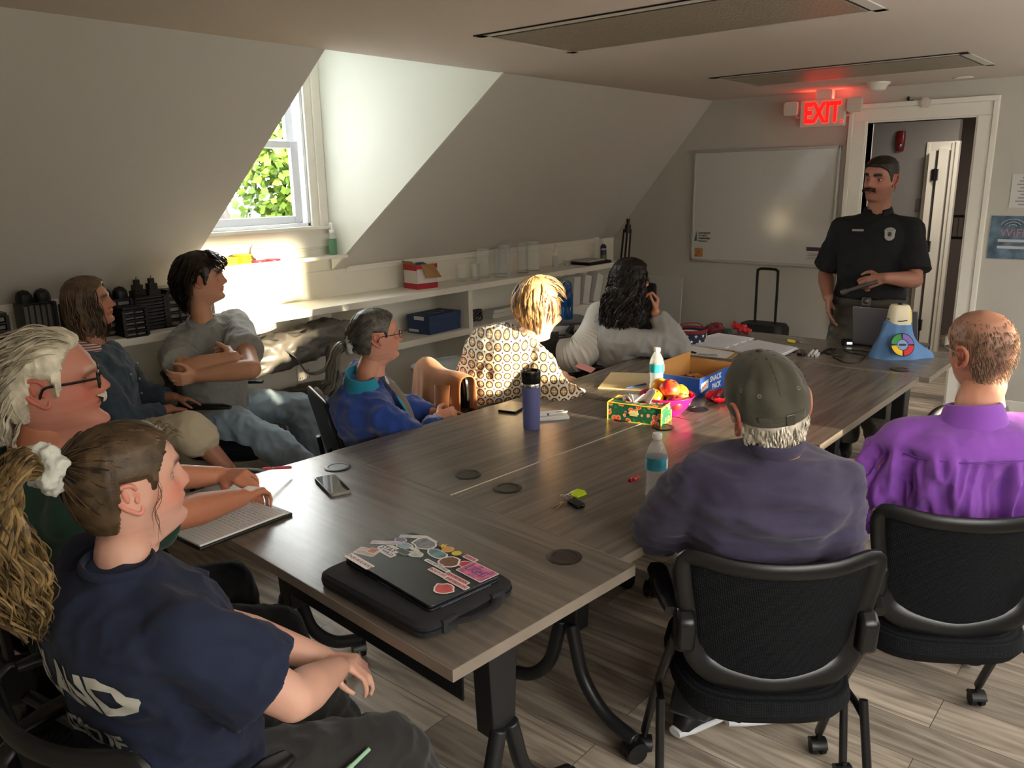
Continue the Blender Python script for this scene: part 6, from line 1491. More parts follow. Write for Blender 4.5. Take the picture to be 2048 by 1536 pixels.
# ---- bottom right: heater and cloth bag
t = empty('baseboard_heater', (5.2, -.05, 0), 0, 'low beige heater cabinet at the right edge of the frame', 'heater'); b = B(); box(b, -.35, .35, -.5, .55, .05, .42); obj('cabinet', b, mat('beige_metal', '#8d867b', .5), t, smooth=False, bevel=.01); b = B(); box(b, -.353, -.349, .36, .50, .14, .30); obj('vent', b, M_black, t, smooth=False)
blob('coat_heap', [((4.6, .55, .18), (.28, .22, .18)), ((4.7, .45, .3), (.2, .2, .14))], mat('slate_cloth', '#3e4346', .8), 'slate grey coat heaped on the floor behind the purple shirt', 'coat', .016, .02)
# ---- outside the window
tr = empty('maple_tree', (6.3, 9.0, -1.2), 0, 'yellow-green leafy tree seen through the dormer window', 'tree')
b = B(); tube(b, cr([(1.2, 0, -1.5), (.6, .1, .5), (-.3, .0, 1.35), (-1.0, -.2, 2.0), (-1.2, 0, 3.2)], 5), lambda t_: .20-.07*t_, 12); tube(b, cr([(-.5, 0, 1.5), (.1, .2, 2.3), (.5, .2, 3.4)], 4), .07, 8); obj('trunk', b, mat('bark', '#453f3a', .9, vary=.3, vscale=14, bump=.6, bscale=20), tr)
rn = random.Random(3); b = B()
for i in range(9000):
    c = rn.choice(((.4, 0, 3.0, 1.0), (-.5, .3, 3.6, 1.1), (1.2, .2, 2.7, .8), (.2, 0, 2.35, .6), (-1.4, .3, 3.2, .9)))
    p = V((c[0]+rn.gauss(0, .42)*c[3], c[1]+rn.gauss(0, .4), c[2]+rn.gauss(0, .36)*c[3])); u = V((rn.gauss(0, 1), rn.gauss(0, 1), rn.gauss(0, 1))).normalized()*.065; v = u.cross(V((rn.gauss(0, 1), rn.gauss(0, 1), rn.gauss(0, 1)))).normalized()*.05
    b.faces.new([b.verts.new(p+q) for q in (-u, v, u, -v)])
tag(obj('leaves', b, mat('leaf', '#4c6312', .6, vary=.4, vscale=3), tr, smooth=False), kind='stuff')
b = B(); box(b, -6, 20, 11.5, 18, -3, .2); v = box(b, -6, 20, 11.4, 11.5, .2, .3); prism(b, [(11.2, .15), (16, 1.45), (16, .15)], mat4((-6, 0, 0), (0, 1, 0), (0, 0, 1)), 26)
tag(obj('neighbouring_roof', b, mat('pale_shingle', '#5f5d5b', .85, vary=.12, vscale=8), smooth=False), 'pale grey roof of the house next door seen through the window', 'roof')
# unseen blocks added outside the right wall, low sun reaches one window only
bm = B(); box(bm, -4, 2.88, -5.0, -4.0, 0, 2.45); box(bm, 3.84, 12, -5.0, -4.0, 0, 2.45); struct('sun_blocker', bm, mat('blocker_grey', '#8c8a82', .9), smooth=False)
# ------------------------------------------------------------ things on the tables
M_paper = mat('paper_sheet', '#d5d3cd', .75); M_ink = mat('pen_ink', '#6c6f78', .8)
def fitrect(pts, z):
    L, F, Rr, Nn = [onz(x, y, z) for x, y in pts]; c = (L+F+Rr+Nn)/4; u = ((Nn-L)+(Rr-F))/2; v = ((F-L)+(Rr-Nn))/2
    return c, u, v
def Mrect(c, u, v, z):
    x = V((u.x, u.y, 0)).normalized(); y = V((-x.y, x.x, 0)); return mat4((c.x, c.y, z), x, y), u.length, v.length
def jag(n, r, seed, sx=1, sy=1, j=.25):
    rn = random.Random(seed); return [(sx*r*math.cos(2*math.pi*i/n)*(1+rn.uniform(-j, j)), sy*r*math.sin(2*math.pi*i/n)*(1+rn.uniform(-j, j))) for i in range(n)]
# laptop sleeve and laptop
c, u, v = fitrect(((657, 1150), (800, 1082), (1018, 1180), (862, 1258)), .757); M, lu, lv = Mrect(c, u, v, TZ)
t = empty('laptop_sleeve', (c.x, c.y, TZ), 0, 'black padded laptop sleeve with carry handle lying on the near table', 'laptop sleeve'); Ti = Matrix.Translation((-c.x, -c.y, -TZ)) @ M
M_slv = mat('black_neoprene', '#17171a', .8, bump=.3, bscale=500)
b = B(); 
for k_, (z, s) in enumerate(((0, .96), (.006, 1.0), (.028, 1.0), (.036, .95))):
    rg = [b.verts.new(Ti @ V((x*s, y*s, z))) for x, y in rrect(.40, .29, .035, 5)]
    if k_: bridge(b, pr_, rg)
    else: capf(b, rg, True)
    pr_ = rg
capf(b, pr_); obj('sleeve_body', b, M_slv, t)
b = B(); tube(b, [Ti @ V((x*1.003, y*1.003, .018)) for x, y in rrect(.40, .29, .035, 5)], .0022, 5, closed=True); obj('zipper', b, M_black, t)
b = B(); tube(b, cr([Ti @ V(p) for p in ((.20, -.075, .020), (.212, -.06, .022), (.232, -.03, .026), (.234, .03, .026), (.212, .06, .022), (.20, .075, .020))], 5), .013, 8, flat=.3, up=(0, 0, 1)); box(b, .195, .207, -.095, -.055, .004, .034, Ti); box(b, .195, .207, .055, .095, .004, .034, Ti); obj('handle', b, mat('webbing_black', '#232325', .85, bump=.4, bscale=600), t)
LPZ = TZ+.036
c, u, v = fitrect(((684, 1110), (829, 1063), (1004, 1152), (857, 1210)), LPZ+.018); M, lu, lv = Mrect(c, u, v, LPZ)
t = empty('laptop', (c.x, c.y, LPZ), 0, 'closed dark navy laptop covered in stickers, lying on its sleeve', 'laptop'); Ti = Matrix.Translation((-c.x, -c.y, -LPZ)) @ M
W2, D2 = lu, lv
b = B(); prism(b, rrect(W2, D2, .012), Ti, .008); obj('base', b, mat('laptop_graphite', '#1b1d24', .35, metal=.3), t, bevel=.002)
b = B(); prism(b, rrect(W2, D2, .012), Ti @ Matrix.Translation((0, 0, .0095)), .008); obj('screen_lid', b, mat('laptop_navy', '#14161d', .32, spec=.6), t, bevel=.002)
b = B(); box(b, -.03, .03, -D2/2-.0004, -D2/2+.002, .003, .006, Ti); box(b, W2/2-.001, W2/2+.0006, -D2*.35, D2*.35, .003, .005, Ti); obj('edge_trim', b, mat('pale_metal', '#9a9ca4', .25, metal=.8), t, smooth=False)
def inv(px_, py_):   # crop pixel to laptop coordinates
    q = onz(640+px_/5.12, 1040+py_/5.12, LPZ+.018); q = M.inverted() @ q; return q.x, q.y
ang0 = 0
def stick(px_, py_, w_, h_, rot, col, kind='rect', rim='#d8d4cc', seed=0, z=.0, txt=None, tcol='#b5424a', vary=0):
    w_ *= 1.22; h_ *= 1.25; z += .00004*len(t.children)
    x, y = inv(px_, py_); Ms = Ti @ Matrix.Translation((x, y, .0177+z)) @ Matrix.Rotation(R(rot), 4, 'Z'); b = B()
    if kind == 'rect': o1, o2 = rrect(w_, h_, .003, 2), rrect(w_-.005, h_-.005, .002, 2)
    elif kind == 'star': o1 = [((w_/2 if i % 2 == 0 else w_/4.2)*math.cos(i*math.pi/5), (w_/2 if i % 2 == 0 else w_/4.2)*math.sin(i*math.pi/5)) for i in range(10)]; o2 = [(a*.86, c_*.86) for a, c_ in o1]
    elif kind == 'round': o1 = [(w_/2*math.cos(i*.2618), h_/2*math.sin(i*.2618)) for i in range(24)]; o2 = [(a*.86, c_*.86) for a, c_ in o1]
    else: o1 = jag(14, 1, seed, w_/2, h_/2, .16); o2 = [(a*.84, c_*.84) for a, c_ in o1]
    prism(b, o1, Ms, .0003, mi=0); prism(b, o2, Ms @ Matrix.Translation((0, 0, .0003)), .0002, mi=1)
    mats = [mat('sticker_rim_'+rim.strip('#'), rim, .4), mat('sticker_'+col.strip('#'), col, .4, vary=vary, vscale=60)]
    if txt: text_bm(b, txt, Ms @ Matrix.Translation((0, 0, .0006)), h_*.62, .0003, .0003, mi=2, sx=min(1.4, w_/(len(txt)*h_*.44))); mats.append(mat('sticker_text_'+tcol.strip('#'), tcol, .5))
    obj('sticker', b, mats, t, smooth=False)
stick(400, 420, .085, .020, 0, '#d5cfc8', txt='KNAWAWAY', tcol='#8e4a44'); stick(480, 325, .050, .030, 20, '#b9a18f', vary=.4); stick(545, 315, .022, .022, 20, '#a8604a', z=.0006)
stick(700, 300, .050, .036, 8, '#c9c6c6', 'blob', seed=2, txt='STAY', tcol='#2c2c30'); stick(690, 340, .045, .016, 0, '#cfcccc', seed=3, txt='WILD', tcol='#2c2c30', z=.0004)
stick(860, 262, .042, .026, 12, '#7f98a6', 'blob', seed=5, vary=.3); stick(825, 203, .030, .020, 20, '#55608f', 'blob', seed=6); stick(690, 232, .070, .016, 40, '#b9a8b4', seed=7, vary=.3); stick(955, 170, .06, .014, 38, '#c9c2bd', vary=.2)
stick(1075, 240, .070, .048, -5, '#77757a', 'blob', seed=8, vary=.5); stick(1130, 200, .042, .010, -3, '#cfcfca'); stick(855, 325, .036, .018, 0, '#3b4040', rim='#8f9490'); stick(985, 350, .036, .026, 12, '#a9b0a4', 'blob', seed=9, vary=.5); stick(965, 300, .032, .010, 4, '#c4c9c1', 'blob', seed=19)
stick(1200, 345, .056, .030, 0, '#5e7f86', 'blob', seed=10, vary=.5); stick(1262, 266, .022, .022, 10, '#d5b83e', 'star', rim='#d5b83e'); stick(1310, 303, .026, .026, 0, '#c98f3f', 'round', rim='#c7bd8a'); stick(1400, 342, .024, .024, 0, '#d6bb2f', 'round', rim='#2e2c1c')
stick(1320, 430, .052, .044, -10, '#6d4029', 'blob', seed=12, vary=.3); stick(1490, 455, .030, .026, 0, '#b83244', 'round'); stick(1540, 395, .036, .014, 0, '#c9838e', txt='SCOUTS', tcol='#8b2f43')
stick(1200, 470, .076, .010, 0, '#cfcac6', txt='AND GET OUTSIDE', tcol='#77737a'); stick(1205, 540, .050, .014, 0, '#d1c3c2', txt='BOSTON', tcol='#b04a55'); stick(1400, 600, .066, .014, 0, '#c88f8f', txt='DAVIDSON', tcol='#8b2f3a'); stick(1395, 648, .066, .014, 0, '#cfa0a0', txt='DAVIDSON', tcol='#8b2f3a')
stick(1610, 535, .074, .048, 0, '#b9607f', vary=.6, txt='LIGHT', tcol='#5a3f8a'); stick(1270, 708, .046, .038, -8, '#c24a4a', 'blob', seed=14, vary=.3)
# phone in clear case
c, u, v = fitrect(((627, 955), (670, 948), (704, 981), (660, 989)), TZ+.01); M, lu, lv = Mrect(c, u, v, TZ); t = empty('smartphone', (c.x, c.y, TZ), 0, 'smartphone in a clear case lying face up near the white-haired man', 'phone'); Ti = Matrix.Translation((-c.x, -c.y, -TZ)) @ M
b = B(); prism(b, rrect(lu, lv, .012), Ti, .011); obj('case', b, mat('phone_case', '#77716a', .2, spec=.8), t, bevel=.002)
b = B(); prism(b, rrect(lu-.008, lv-.008, .009), Ti @ Matrix.Translation((0, 0, .0112)), .0006); obj('screen', b, mat('phone_screen', '#1a1d1f', .04, spec=.9), t, smooth=False)
# notepad of the white-haired man
A, Bp, Cc = onz(585, 1022, .752), onz(540, 963, .752), onz(360, 1108, .752); u = (A-Cc); u.z = 0; u = u.normalized(); vv = V((-u.y, u.x, 0)); 
t = empty('leather_padfolio', (A.x, A.y, TZ), 0, 'open black padfolio with handwritten lined page under the folded hands', 'padfolio'); Ti = mat4((0, 0, 0), u, vv)
b = B(); prism(b, [(-.30, 0), (0, 0), (0, .235), (-.30, .235)], Ti, .010); obj('cover', b, mat('black_leather', '#17130f', .45), t, bevel=.003)
b = B(); prism(b, [(-.295, .006), (-.022, .006), (-.022, .225), (-.295, .225)], Ti @ Matrix.Translation((0, 0, .0102)), .005); obj('writing_pad', b, M_paper, t, smooth=False)
b = B(); rn = random.Random(4)
for i in range(20):
    x = -.035-.0125*i; box(b, x, x+.0008, .01, .22, .0153, .0156, Ti)
    if 2 < i < 12:
        y = .02
        while y < .19: q = rn.uniform(.008, .02); box(b, x+.002, x+.0045, y, y+q, .0153, .0157, Ti); y += q+rn.uniform(.004, .012)
obj('handwriting', b, mat('faint_blue_ink', '#b4b3b8', .8), t, smooth=False)
def pen(p0, p1, r, m, label, m2=None):
    p0, p1 = V(p0), V(p1); d = (p1-p0).normalized(); o = empty('pen', p0, 0, label, 'pen'); b = B(); tube(b, [(0, 0, 0), d*.012, p1-p0-d*.0], lambda t_: r*(.35 if t_ < .05 else 1), 8); obj('barrel', b, m, o)
    b = B(); L_ = (p1-p0).length; tube(b, [d*L_*.62+V((0, 0, r*.9)), d*L_*.97+V((0, 0, r*1.1))], r*.3, 5); cyl(b, d*L_*.3, d*L_*.36, r*1.1, n=8); obj('clip', b, m2 or M_chrome, o)
q0, q1 = onz(524, 937, .80), onz(582, 935, .76); pen(q0, q1, .0045, mat('red_white_pen', '#b53340', .3), 'red and white pen in the folded hands of the white-haired man')
# keys
k0 = onz(1150, 1012, TZ); t = empty('key_bunch', k0, 0, 'bunch of keys with black car fob and lime green tag', 'keys')
M = mat4(onz(1152, 1012, TZ)-k0+V((0, 0, .001)), onz(1168, 1022, TZ)-onz(1134, 1001, TZ), V((0, 0, 1)).cross(onz(1168, 1022, TZ)-onz(1134, 1001, TZ))); b = B(); prism(b, rrect(.062, .034, .011), M, .014); obj('fob', b, mat('glossy_black', '#0b0b0c', .15), t, bevel=.004)
b = B(); prism(b, [(.016*math.cos(R(a)), .016*math.sin(R(a))) for a in range(0, 360, 40)], mat4(onz(1132, 1000, TZ)-k0+V((0, 0, .004)), (1, 0, .1), (0, 1, 0)), .0015); b.free()
rc = onz(1135, 998, TZ)-k0+V((0, 0, .006)); b = B(); tube(b, [rc+V((.014*math.cos(a*.4), .014*math.sin(a*.4), .003*math.sin(a))) for a in range(16)], .0013, 6, closed=True); tube(b, [rc+V((.012, .01, .002)), onz(1143, 994, TZ)-k0+V((0, 0, .015)), onz(1152, 988, TZ)-k0+V((0, 0, .012))], .002, 6); tube(b, [rc+V((-.006+.008*math.cos(a*.5), .012+.010*math.sin(a*.5), .003)) for a in range(13)], .0015, 5, closed=True); obj('ring', b, M_chrome, t)
b = B(); prism(b, [(-.02, -.016), (.014, -.02), (.024, -.002), (.016, .02), (-.012, .022), (-.024, .006)], mat4(onz(1157, 990, TZ)-k0+V((0, 0, .004)), (1, -.2, .12), (.1, 1, .1)), .004); obj('tag', b, mat('lime_tag', '#b5d419', .4), t, smooth=False)
b = B()
for a, (x1, y1) in enumerate(((1103, 1016), (1113, 1019))):
    e = onz(x1, y1, TZ)-k0+V((0, 0, .002)); s = onz(1130, 1005, TZ)-k0+V((0, 0, .003+.002*a)); d = e-s; tube(b, [s+d*.3, e], .003, 6, flat=.35, up=(0, 0, 1)); ell(b, s+d*.2, (.009, .009, .0012), 10)
obj('key', b, mat('brass_key', '#a58a70', .3, metal=.9), t)
# water bottles
M_pet = mat('bottle_pet', '#eef4f6', .06, alpha=.12, spec=.9); M_water = mat('water', '#dfeaec', .03, alpha=.10, spec=.6)
def waterbottle(p, label, lab='#3f9fb5', cap=True, rot=0):
    t = empty('water_bottle', p, R(rot), label, 'bottle', 'half-litre water bottles'); pr = [(.0, .0), (.026, .0), (.031, .008), (.0315, .02), (.029, .028), (.0315, .038), (.0285, .048), (.031, .058), (.0285, .068), (.031, .078), (.0295, .088), (.0325, .096), (.0325, .135), (.0325, .142), (.028, .160), (.019, .178), (.0135, .188), (.0125, .20)]
    b = B(); lathe(b, pr, n=32, caps=False); 
    b.verts.ensure_lookup_table()
    for v_ in b.verts: a = math.atan2(v_.co.y, v_.co.x); s = 1+.03*math.sin(5*a)*(1 if v_.co.z < .03 else 0); v_.co.x *= s; v_.co.y *= s
    o = obj('bottle', b, M_pet, t); s = o.modifiers.new('s', 'SOLIDIFY'); s.thickness = .0006
    b = B(); lathe(b, [(max(0, r-.0012), z+.001) for r, z in pr if z <= .142]+[(.031, .146), (0, .146)], n=32); obj('water', b, M_water, t)
    b = B(); lathe(b, [(.0331, .100), (.0331, .138)], n=36, caps=False); obj('label', b, mat('label_'+lab.strip('#'), lab, .4, vary=.25, vscale=40), t)
    b = B(); n_ = 7
    for i in range(n_): a = -1.9+.09*i; box(b, -.0015-.0008*(i % 2), .0015, -.0005, .0005, .105, .133, Matrix.Rotation(a+1.57, 4, 'Z') @ Matrix.Translation((0, -.0335, 0)))
    obj('barcode', b, mat('barcode', '#e2e2e2', .6), t, smooth=False)
    if cap: b = B(); lathe(b, [(.0145, .193), (.0148, .195), (.0148, .208), (.013, .2105), (0, .2105)], n=28); obj('cap', b, mat('cap_white', '#dfdfdc', .4), t)
    return t
p = onz(1311, 998, TZ); waterbottle(p, 'water bottle with white cap beside the capped man, nearest bottle', rot=20)
p = onz(1312, 786, TZ); waterbottle(p, 'water bottle standing behind the fruit bowl', '#2fa9b8', rot=40)
# red candy wrapper
c = onz(1268, 962, TZ)
for i, (dx, dy, s) in enumerate(((0, 0, 'red candy wrapper on the table left of the near bottle'),)):
    b = B(); ell(b, (0, 0, .008), (.013, .009, .008), 10)
    for sgn in (-1, 1): rs_ = [b.verts.new((sgn*.012, 0, .008))]+[b.verts.new((sgn*.026, .010*math.sin(a*2.2), .008+.009*math.cos(a*2.2))) for a in range(5)]; [b.faces.new((rs_[0], rs_[j], rs_[j+1])) for j in range(1, 5)]
    o = obj('candy', b, mat('red_foil', '#b0141f', .25, spec=.8), loc=c); tag(o, s, 'candy')
# lavender tumbler
p = onz(1063, 856, TZ); t = empty('insulated_tumbler', p, 0, 'lavender insulated tumbler with black lid on the left table', 'tumbler')
b = B(); lathe(b, [(0, 0), (.031, 0), (.033, .004), (.0345, .06), (.037, .168), (.037, .172)], n=40); obj('body', b, mat('lavender_powder', '#5f6293', .5, bump=.2, bscale=900), t)
b = B(); lathe(b, [(.0372, .170), (.0374, .171), (.0374, .184), (.036, .186)], n=40, caps=False); obj('steel_rim', b, M_chrome, t)
b = B(); lathe(b, [(.036, .184), (.0375, .186), (.0385, .226), (.037, .233), (.032, .232), (.030, .226), (0, .226)], n=40); obj('lid', b, mat('gloss_black', '#0c0c0d', .22), t)
# notepad + pen + tablet
c, u, v = fitrect(((1034, 836), (1095, 817), (1141, 836), (1066, 846)), TZ+.01); M = mat4((c.x, c.y, TZ), u, V((-u.y, u.x, 0))); c = onz(1098, 834, TZ)
t = empty('notepad', c, R(-40), 'small white notepad behind the lavender tumbler', 'notepad'); b = B(); box(b, -.075, .075, -.05, .05, 0, .012); obj('pages', b, M_paper, t, smooth=False, bevel=.001)
q = c+V((-.06, .01, .0165)); pen(q, c+V((.065, -.045, .0165)), .0042, mat('white_pen', '#cfcfd2', .3), 'slim white pen lying on the small notepad', M_black)
c = onz(1028, 817, TZ); b = B(); prism(b, rrect(.15, .085, .008), TR((0, 0, 0), R(15)), .010); tag(obj('smartphone', b, mat('phone_black', '#151517', .3), loc=(c.x, c.y, TZ), bevel=.002), 'black phone lying beside the tumbler near the table edge', 'phone')
# tissue box
A, C_, D_ = onz(1215, 838, TZ), onz(1322, 853, TZ), onz(1346, 838, TZ); t = empty('tissue_box', A, 0, 'floral green and yellow tissue box with a tissue pulled up', 'tissue box')
u = C_-A; w_ = u.length; x = u.normalized(); y = V((-x.y, x.x, 0)); d_ = .115; h_ = .072; Mb = mat4((0, 0, 0), x, y)
b = B(); box(b, 0, w_, 0, d_, 0, h_, Mb); M_flo = mat('floral_card', '#1f5a3a', .5); N, L, bs = nodes_of(M_flo)
tc = N.new('ShaderNodeTexCoord'); vr = N.new('ShaderNodeTexVoronoi'); vr.inputs['Scale'].default_value = 34; L.new(tc.outputs['Object'], vr.inputs[0]); rp = N.new('ShaderNodeValToRGB'); rp.color_ramp.interpolation = 'CONSTANT'; e = rp.color_ramp.elements
e[0].position = 0; e[0].color = lin('#e8a63c'); e[1].position = .14; e[1].color = lin('#c8432c')
for ps, cc in ((.26, '#d9775a'), (.36, '#e0a07a'), (.42, '#1e5638'), (.75, '#2f7a4a')): q = e.new(ps); q.color = lin(cc)
dn_ = N.new('ShaderNodeTexNoise'); dn_.inputs['Scale'].default_value = 60; L.new(tc.outputs['Object'], dn_.inputs[0]); av = N.new('ShaderNodeMath'); av.operation = 'MULTIPLY_ADD'; av.inputs[1].default_value = .25; L.new(dn_.outputs[0], av.inputs[0]); sb = N.new('ShaderNodeMath'); sb.operation = 'SUBTRACT'; sb.inputs[1].default_value = .12; L.new(vr.outputs['Distance'], sb.inputs[0]); L.new(sb.outputs[0], av.inputs[2]); L.new(av.outputs[0], rp.inputs[0]); L.new(rp.outputs[0], bs.inputs['Base Color'])
obj('carton', b, M_flo, t, smooth=False)
b = B()
for a, c_ in (((0, 0, 0), (w_, 0, 0)), ((0, 0, h_), (w_, 0, h_)), ((0, 0, 0), (0, 0, h_)), ((w_, 0, 0), (w_, 0, h_)), ((w_, 0, 0), (w_, d_, 0)), ((w_, 0, h_), (w_, d_, h_)), ((w_, d_, 0), (w_, d_, h_)), ((0, 0, h_), (0, d_, h_)), ((0, d_, h_), (w_, d_, h_)), ((0, d_, 0), (0, d_, h_))): tube(b, [Mb @ V(a), Mb @ V(c_)], .0026, 4)
obj('yellow_edges', b, mat('card_yellow', '#d8b72a', .5), t, smooth=False)
b = B(); box(b, w_*.42, w_*.56, -.0012, 0, h_*.38, h_*.68, Mb); box(b, w_*.40, w_*.58, -.0018, -.0006, h_*.48, h_*.58, Mb); obj('front_label', b, mat('label_cream', '#d9c98a', .5), t, smooth=False)
b = B(); rn = random.Random(2)
for s in range(4):
    rows = []; ox = w_*(.30+.10*s); hh = (.022, .03, .04, .062)[s]
    for j in range(6):
        t_ = j/5; rows.append([b.verts.new(Mb @ V((ox+(.035*t_*(1 if s > 1 else -.3))+(i/8-.5)*.055*(1-.35*t_)+.004*math.sin(i*1.7+s), d_*.5+.014*math.sin(i*.7+s*2)*(1-.3*t_), h_+hh*t_*(1-.2*abs(i/8-.5))))) for i in range(9)])
    for a_, b_ in zip(rows, rows[1:]):
        for i in range(8): b.faces.new((a_[i], a_[i+1], b_[i+1], b_[i]))
o = obj('tissue', b, mat('tissue_paper', '#dedad6', .8), t); s_ = o.modifiers.new('s', 'SOLIDIFY'); s_.thickness = .0008
# pink bowl with fruit
p = onz(1333, 826, TZ)+V((.0, .0, 0)); t = empty('fruit_bowl', p, R(20), 'bright pink plastic bowl full of apples and peaches', 'bowl')
b = B(); lathe(b, [(0, 0), (.055, 0), (.058, .004), (.085, .03), (.102, .062), (.108, .078), (.114, .080), (.114, .083), (.106, .082), (.099, .064), (.082, .032), (.05, .008), (0, .007)], n=48, caps=False); obj('bowl_body', b, mat('hot_pink_plastic', '#d01c72', .25, spec=.6, trans=.15), t)
b = B(); box(b, .108, .118, -.018, .018, .045, .083); obj('tag', b, mat('price_tag', '#cf8fae', .5), t, smooth=False)
FR = [(-.045, .045, .075, .038, 'o', 'orange peach at the left rear of the pink bowl'), (-.012, -.012, .108, .042, 'r', 'large red and orange apple crowning the pink bowl'), (.045, .035, .098, .040, 'y', 'golden orange peach at the top right of the bowl'), (.045, -.045, .080, .038, 'o', 'orange peach at the front right of the bowl'), (-.055, -.040, .062, .036, 'd', 'dark red plum at the left rim of the bowl'), (.075, -.005, .075, .034, 'y', 'golden peach half behind the front right one'), (.0, -.065, .06, .032, 'p', 'pale peach in the front of the bowl behind the tissue')]
FM = {'o': ('#d9701c', '#e8a030'), 'r': ('#b01c1c', '#e07030'), 'y': ('#dd8a1e', '#ecb93c'), 'd': ('#6d1a26', '#8f2f32'), 'p': ('#d98a5a', '#e2b070')}
for x_, y_, z_, r_, k_, lb in FR:
    m_ = mat('fruit_'+k_, FM[k_][0], .32, spec=.5); N, L, bs = nodes_of(m_)
    if len(N) < 7:
        tc = N.new('ShaderNodeTexCoord'); nz = N.new('ShaderNodeTexNoise'); nz.inputs['Scale'].default_value = 14; L.new(tc.outputs['Object'], nz.inputs[0]); rp = N.new('ShaderNodeValToRGB'); rp.color_ramp.elements[0].position = .4; rp.color_ramp.elements[1].position = .62; rp.color_ramp.elements[0].color = lin(FM[k_][0]); rp.color_ramp.elements[1].color = lin(FM[k_][1]); L.new(nz.outputs[0], rp.inputs[0]); L.new(rp.outputs[0], bs.inputs['Base Color'])
    b = B(); pr = [(0, -.86)]+[(math.sin(a)*(1-.03*math.cos(2*a)), -math.cos(a)*.92-(.0)) for a in [i*.2618 for i in range(1, 12)]]+[(.10, .80), (0, .70)]
    lathe(b, [(a*r_, c_*r_) for a, c_ in pr], n=24); o = obj('apple' if k_ == 'r' else ('plum' if k_ == 'd' else 'peach'), b, m_); o.location = p+Matrix.Rotation(R(20), 3, 'Z') @ V((x_, y_, z_)); o.rotation_euler = (R(20), R(15*x_*20), 0)
    tag(o, lb, 'fruit', 'fruit in the pink bowl'); b = B(); tube(b, [(0, 0, .68*r_), (.003, 0, .98*r_)], .0014, 5); obj('stem', b, mat('stem_brown', '#4a3420', .8), o)
# snack carton (open tray) with small boxes, red bag
A, Bq, Cq = onz(1398, 796, TZ), onz(1492, 752, TZ), onz(1340, 765, TZ)
t = empty('snack_carton', A, 0, 'open blue snack carton with kraft inside holding small packets', 'carton'); x = V((Bq.x-A.x, Bq.y-A.y, 0)).normalized(); y = V((-x.y, x.x, 0)); Mb = mat4((0, 0, 0), x, y); L1, L2, hh = .40, .25, .085
M_kr = mat('kraft_inside', '#c08a4a', .8); M_sb = mat('carton_blue', '#1f4fa0', .5, vary=.25, vscale=9); b = B()
for q in ((0, L1, 0, .003), (0, L1, L2-.003, L2), (0, .003, 0, L2), (L1-.003, L1, 0, L2)): box(b, *q, 0, hh+(.03 if q[2] > .1 else 0), Mb)
box(b, 0, L1, 0, L2, 0, .002, Mb); obj('tray_walls', b, M_sb, t, smooth=False)
b = B()
for q in ((.0035, L1-.0035, .003, .0045), (.0035, L1-.0035, L2-.0045, L2-.003), (.003, .0045, .0035, L2-.0035), (L1-.0045, L1-.003, .0035, L2-.0035)): box(b, *q, .002, hh+(.0302 if q[2] > .1 else .0005), Mb)
obj('kraft_lining', b, M_kr, t, smooth=False)
Mf = Mb @ mat4((0, -.0005, 0), (1, 0, 0), (0, 0, 1)); b = B(); prism(b, [(.015, .02), (.085, .03), (.085, .07), (.015, .06)], Mf, .001); obj('logo_panel', b, mat('logo_cream', '#d6cfc4', .5), t, smooth=False)
b = B(); text_bm(b, 'NABISCO', Mf @ Matrix.Translation((.05, .045, .0012)) @ Matrix.Rotation(R(8), 4, 'Z'), .018, .0005, .0004, sx=.8); obj('logo_word', b, mat('logo_red', '#b0262c', .5), t, smooth=False)
b = B(); text_bm(b, 'SNACK', Mf @ Matrix.Translation((.16, .062, .001)), .036, .0008, .001); text_bm(b, 'PACK', Mf @ Matrix.Translation((.17, .024, .001)), .036, .0008, .001); obj('carton_words', b, mat('words_white', '#d5d8de', .5), t, smooth=False)
for i in range(4):
    o = B(); box(o, -.045, .045, -.03, .03, 0, .018); oo = obj('snack_packet', o, mat('packet_tan' if i % 2 else 'packet_blue', '#b3814a' if i % 2 else '#5a5f8a', .5, vary=.4, vscale=30), smooth=False, bevel=.002)
    q = A+Mb.to_3x3() @ V((.13+.07*i, .13+.02*(i % 2), .003+.019*(i//2))); oo.location = q if i < 2 else A+Mb.to_3x3() @ V((.16+.07*(i-2), .13, .022)); oo.rotation_euler = (0, 0, .3*i); tag(oo, ['blue and tan packet at the bottom left of the snack carton', 'tan packet flat on the bottom of the snack carton', 'blue packet stacked on the left one in the snack carton', 'tan packet on top at the right in the snack carton'][i], 'packet', 'packets in the snack carton')
c = onz(1440, 800, TZ); t = blob('candy_bag', [((c.x, c.y, TZ+.022), (.085, .06, .024)), ((c.x+.03, c.y-.03, TZ+.026), (.05, .05, .028))], mat('red_candy_bag', '#a8101e', .2, spec=.8, vary=.2, vscale=20), 'shiny red candy bag lying in front of the snack carton', 'bag', .006, .012, (18, 18, 18), 5)
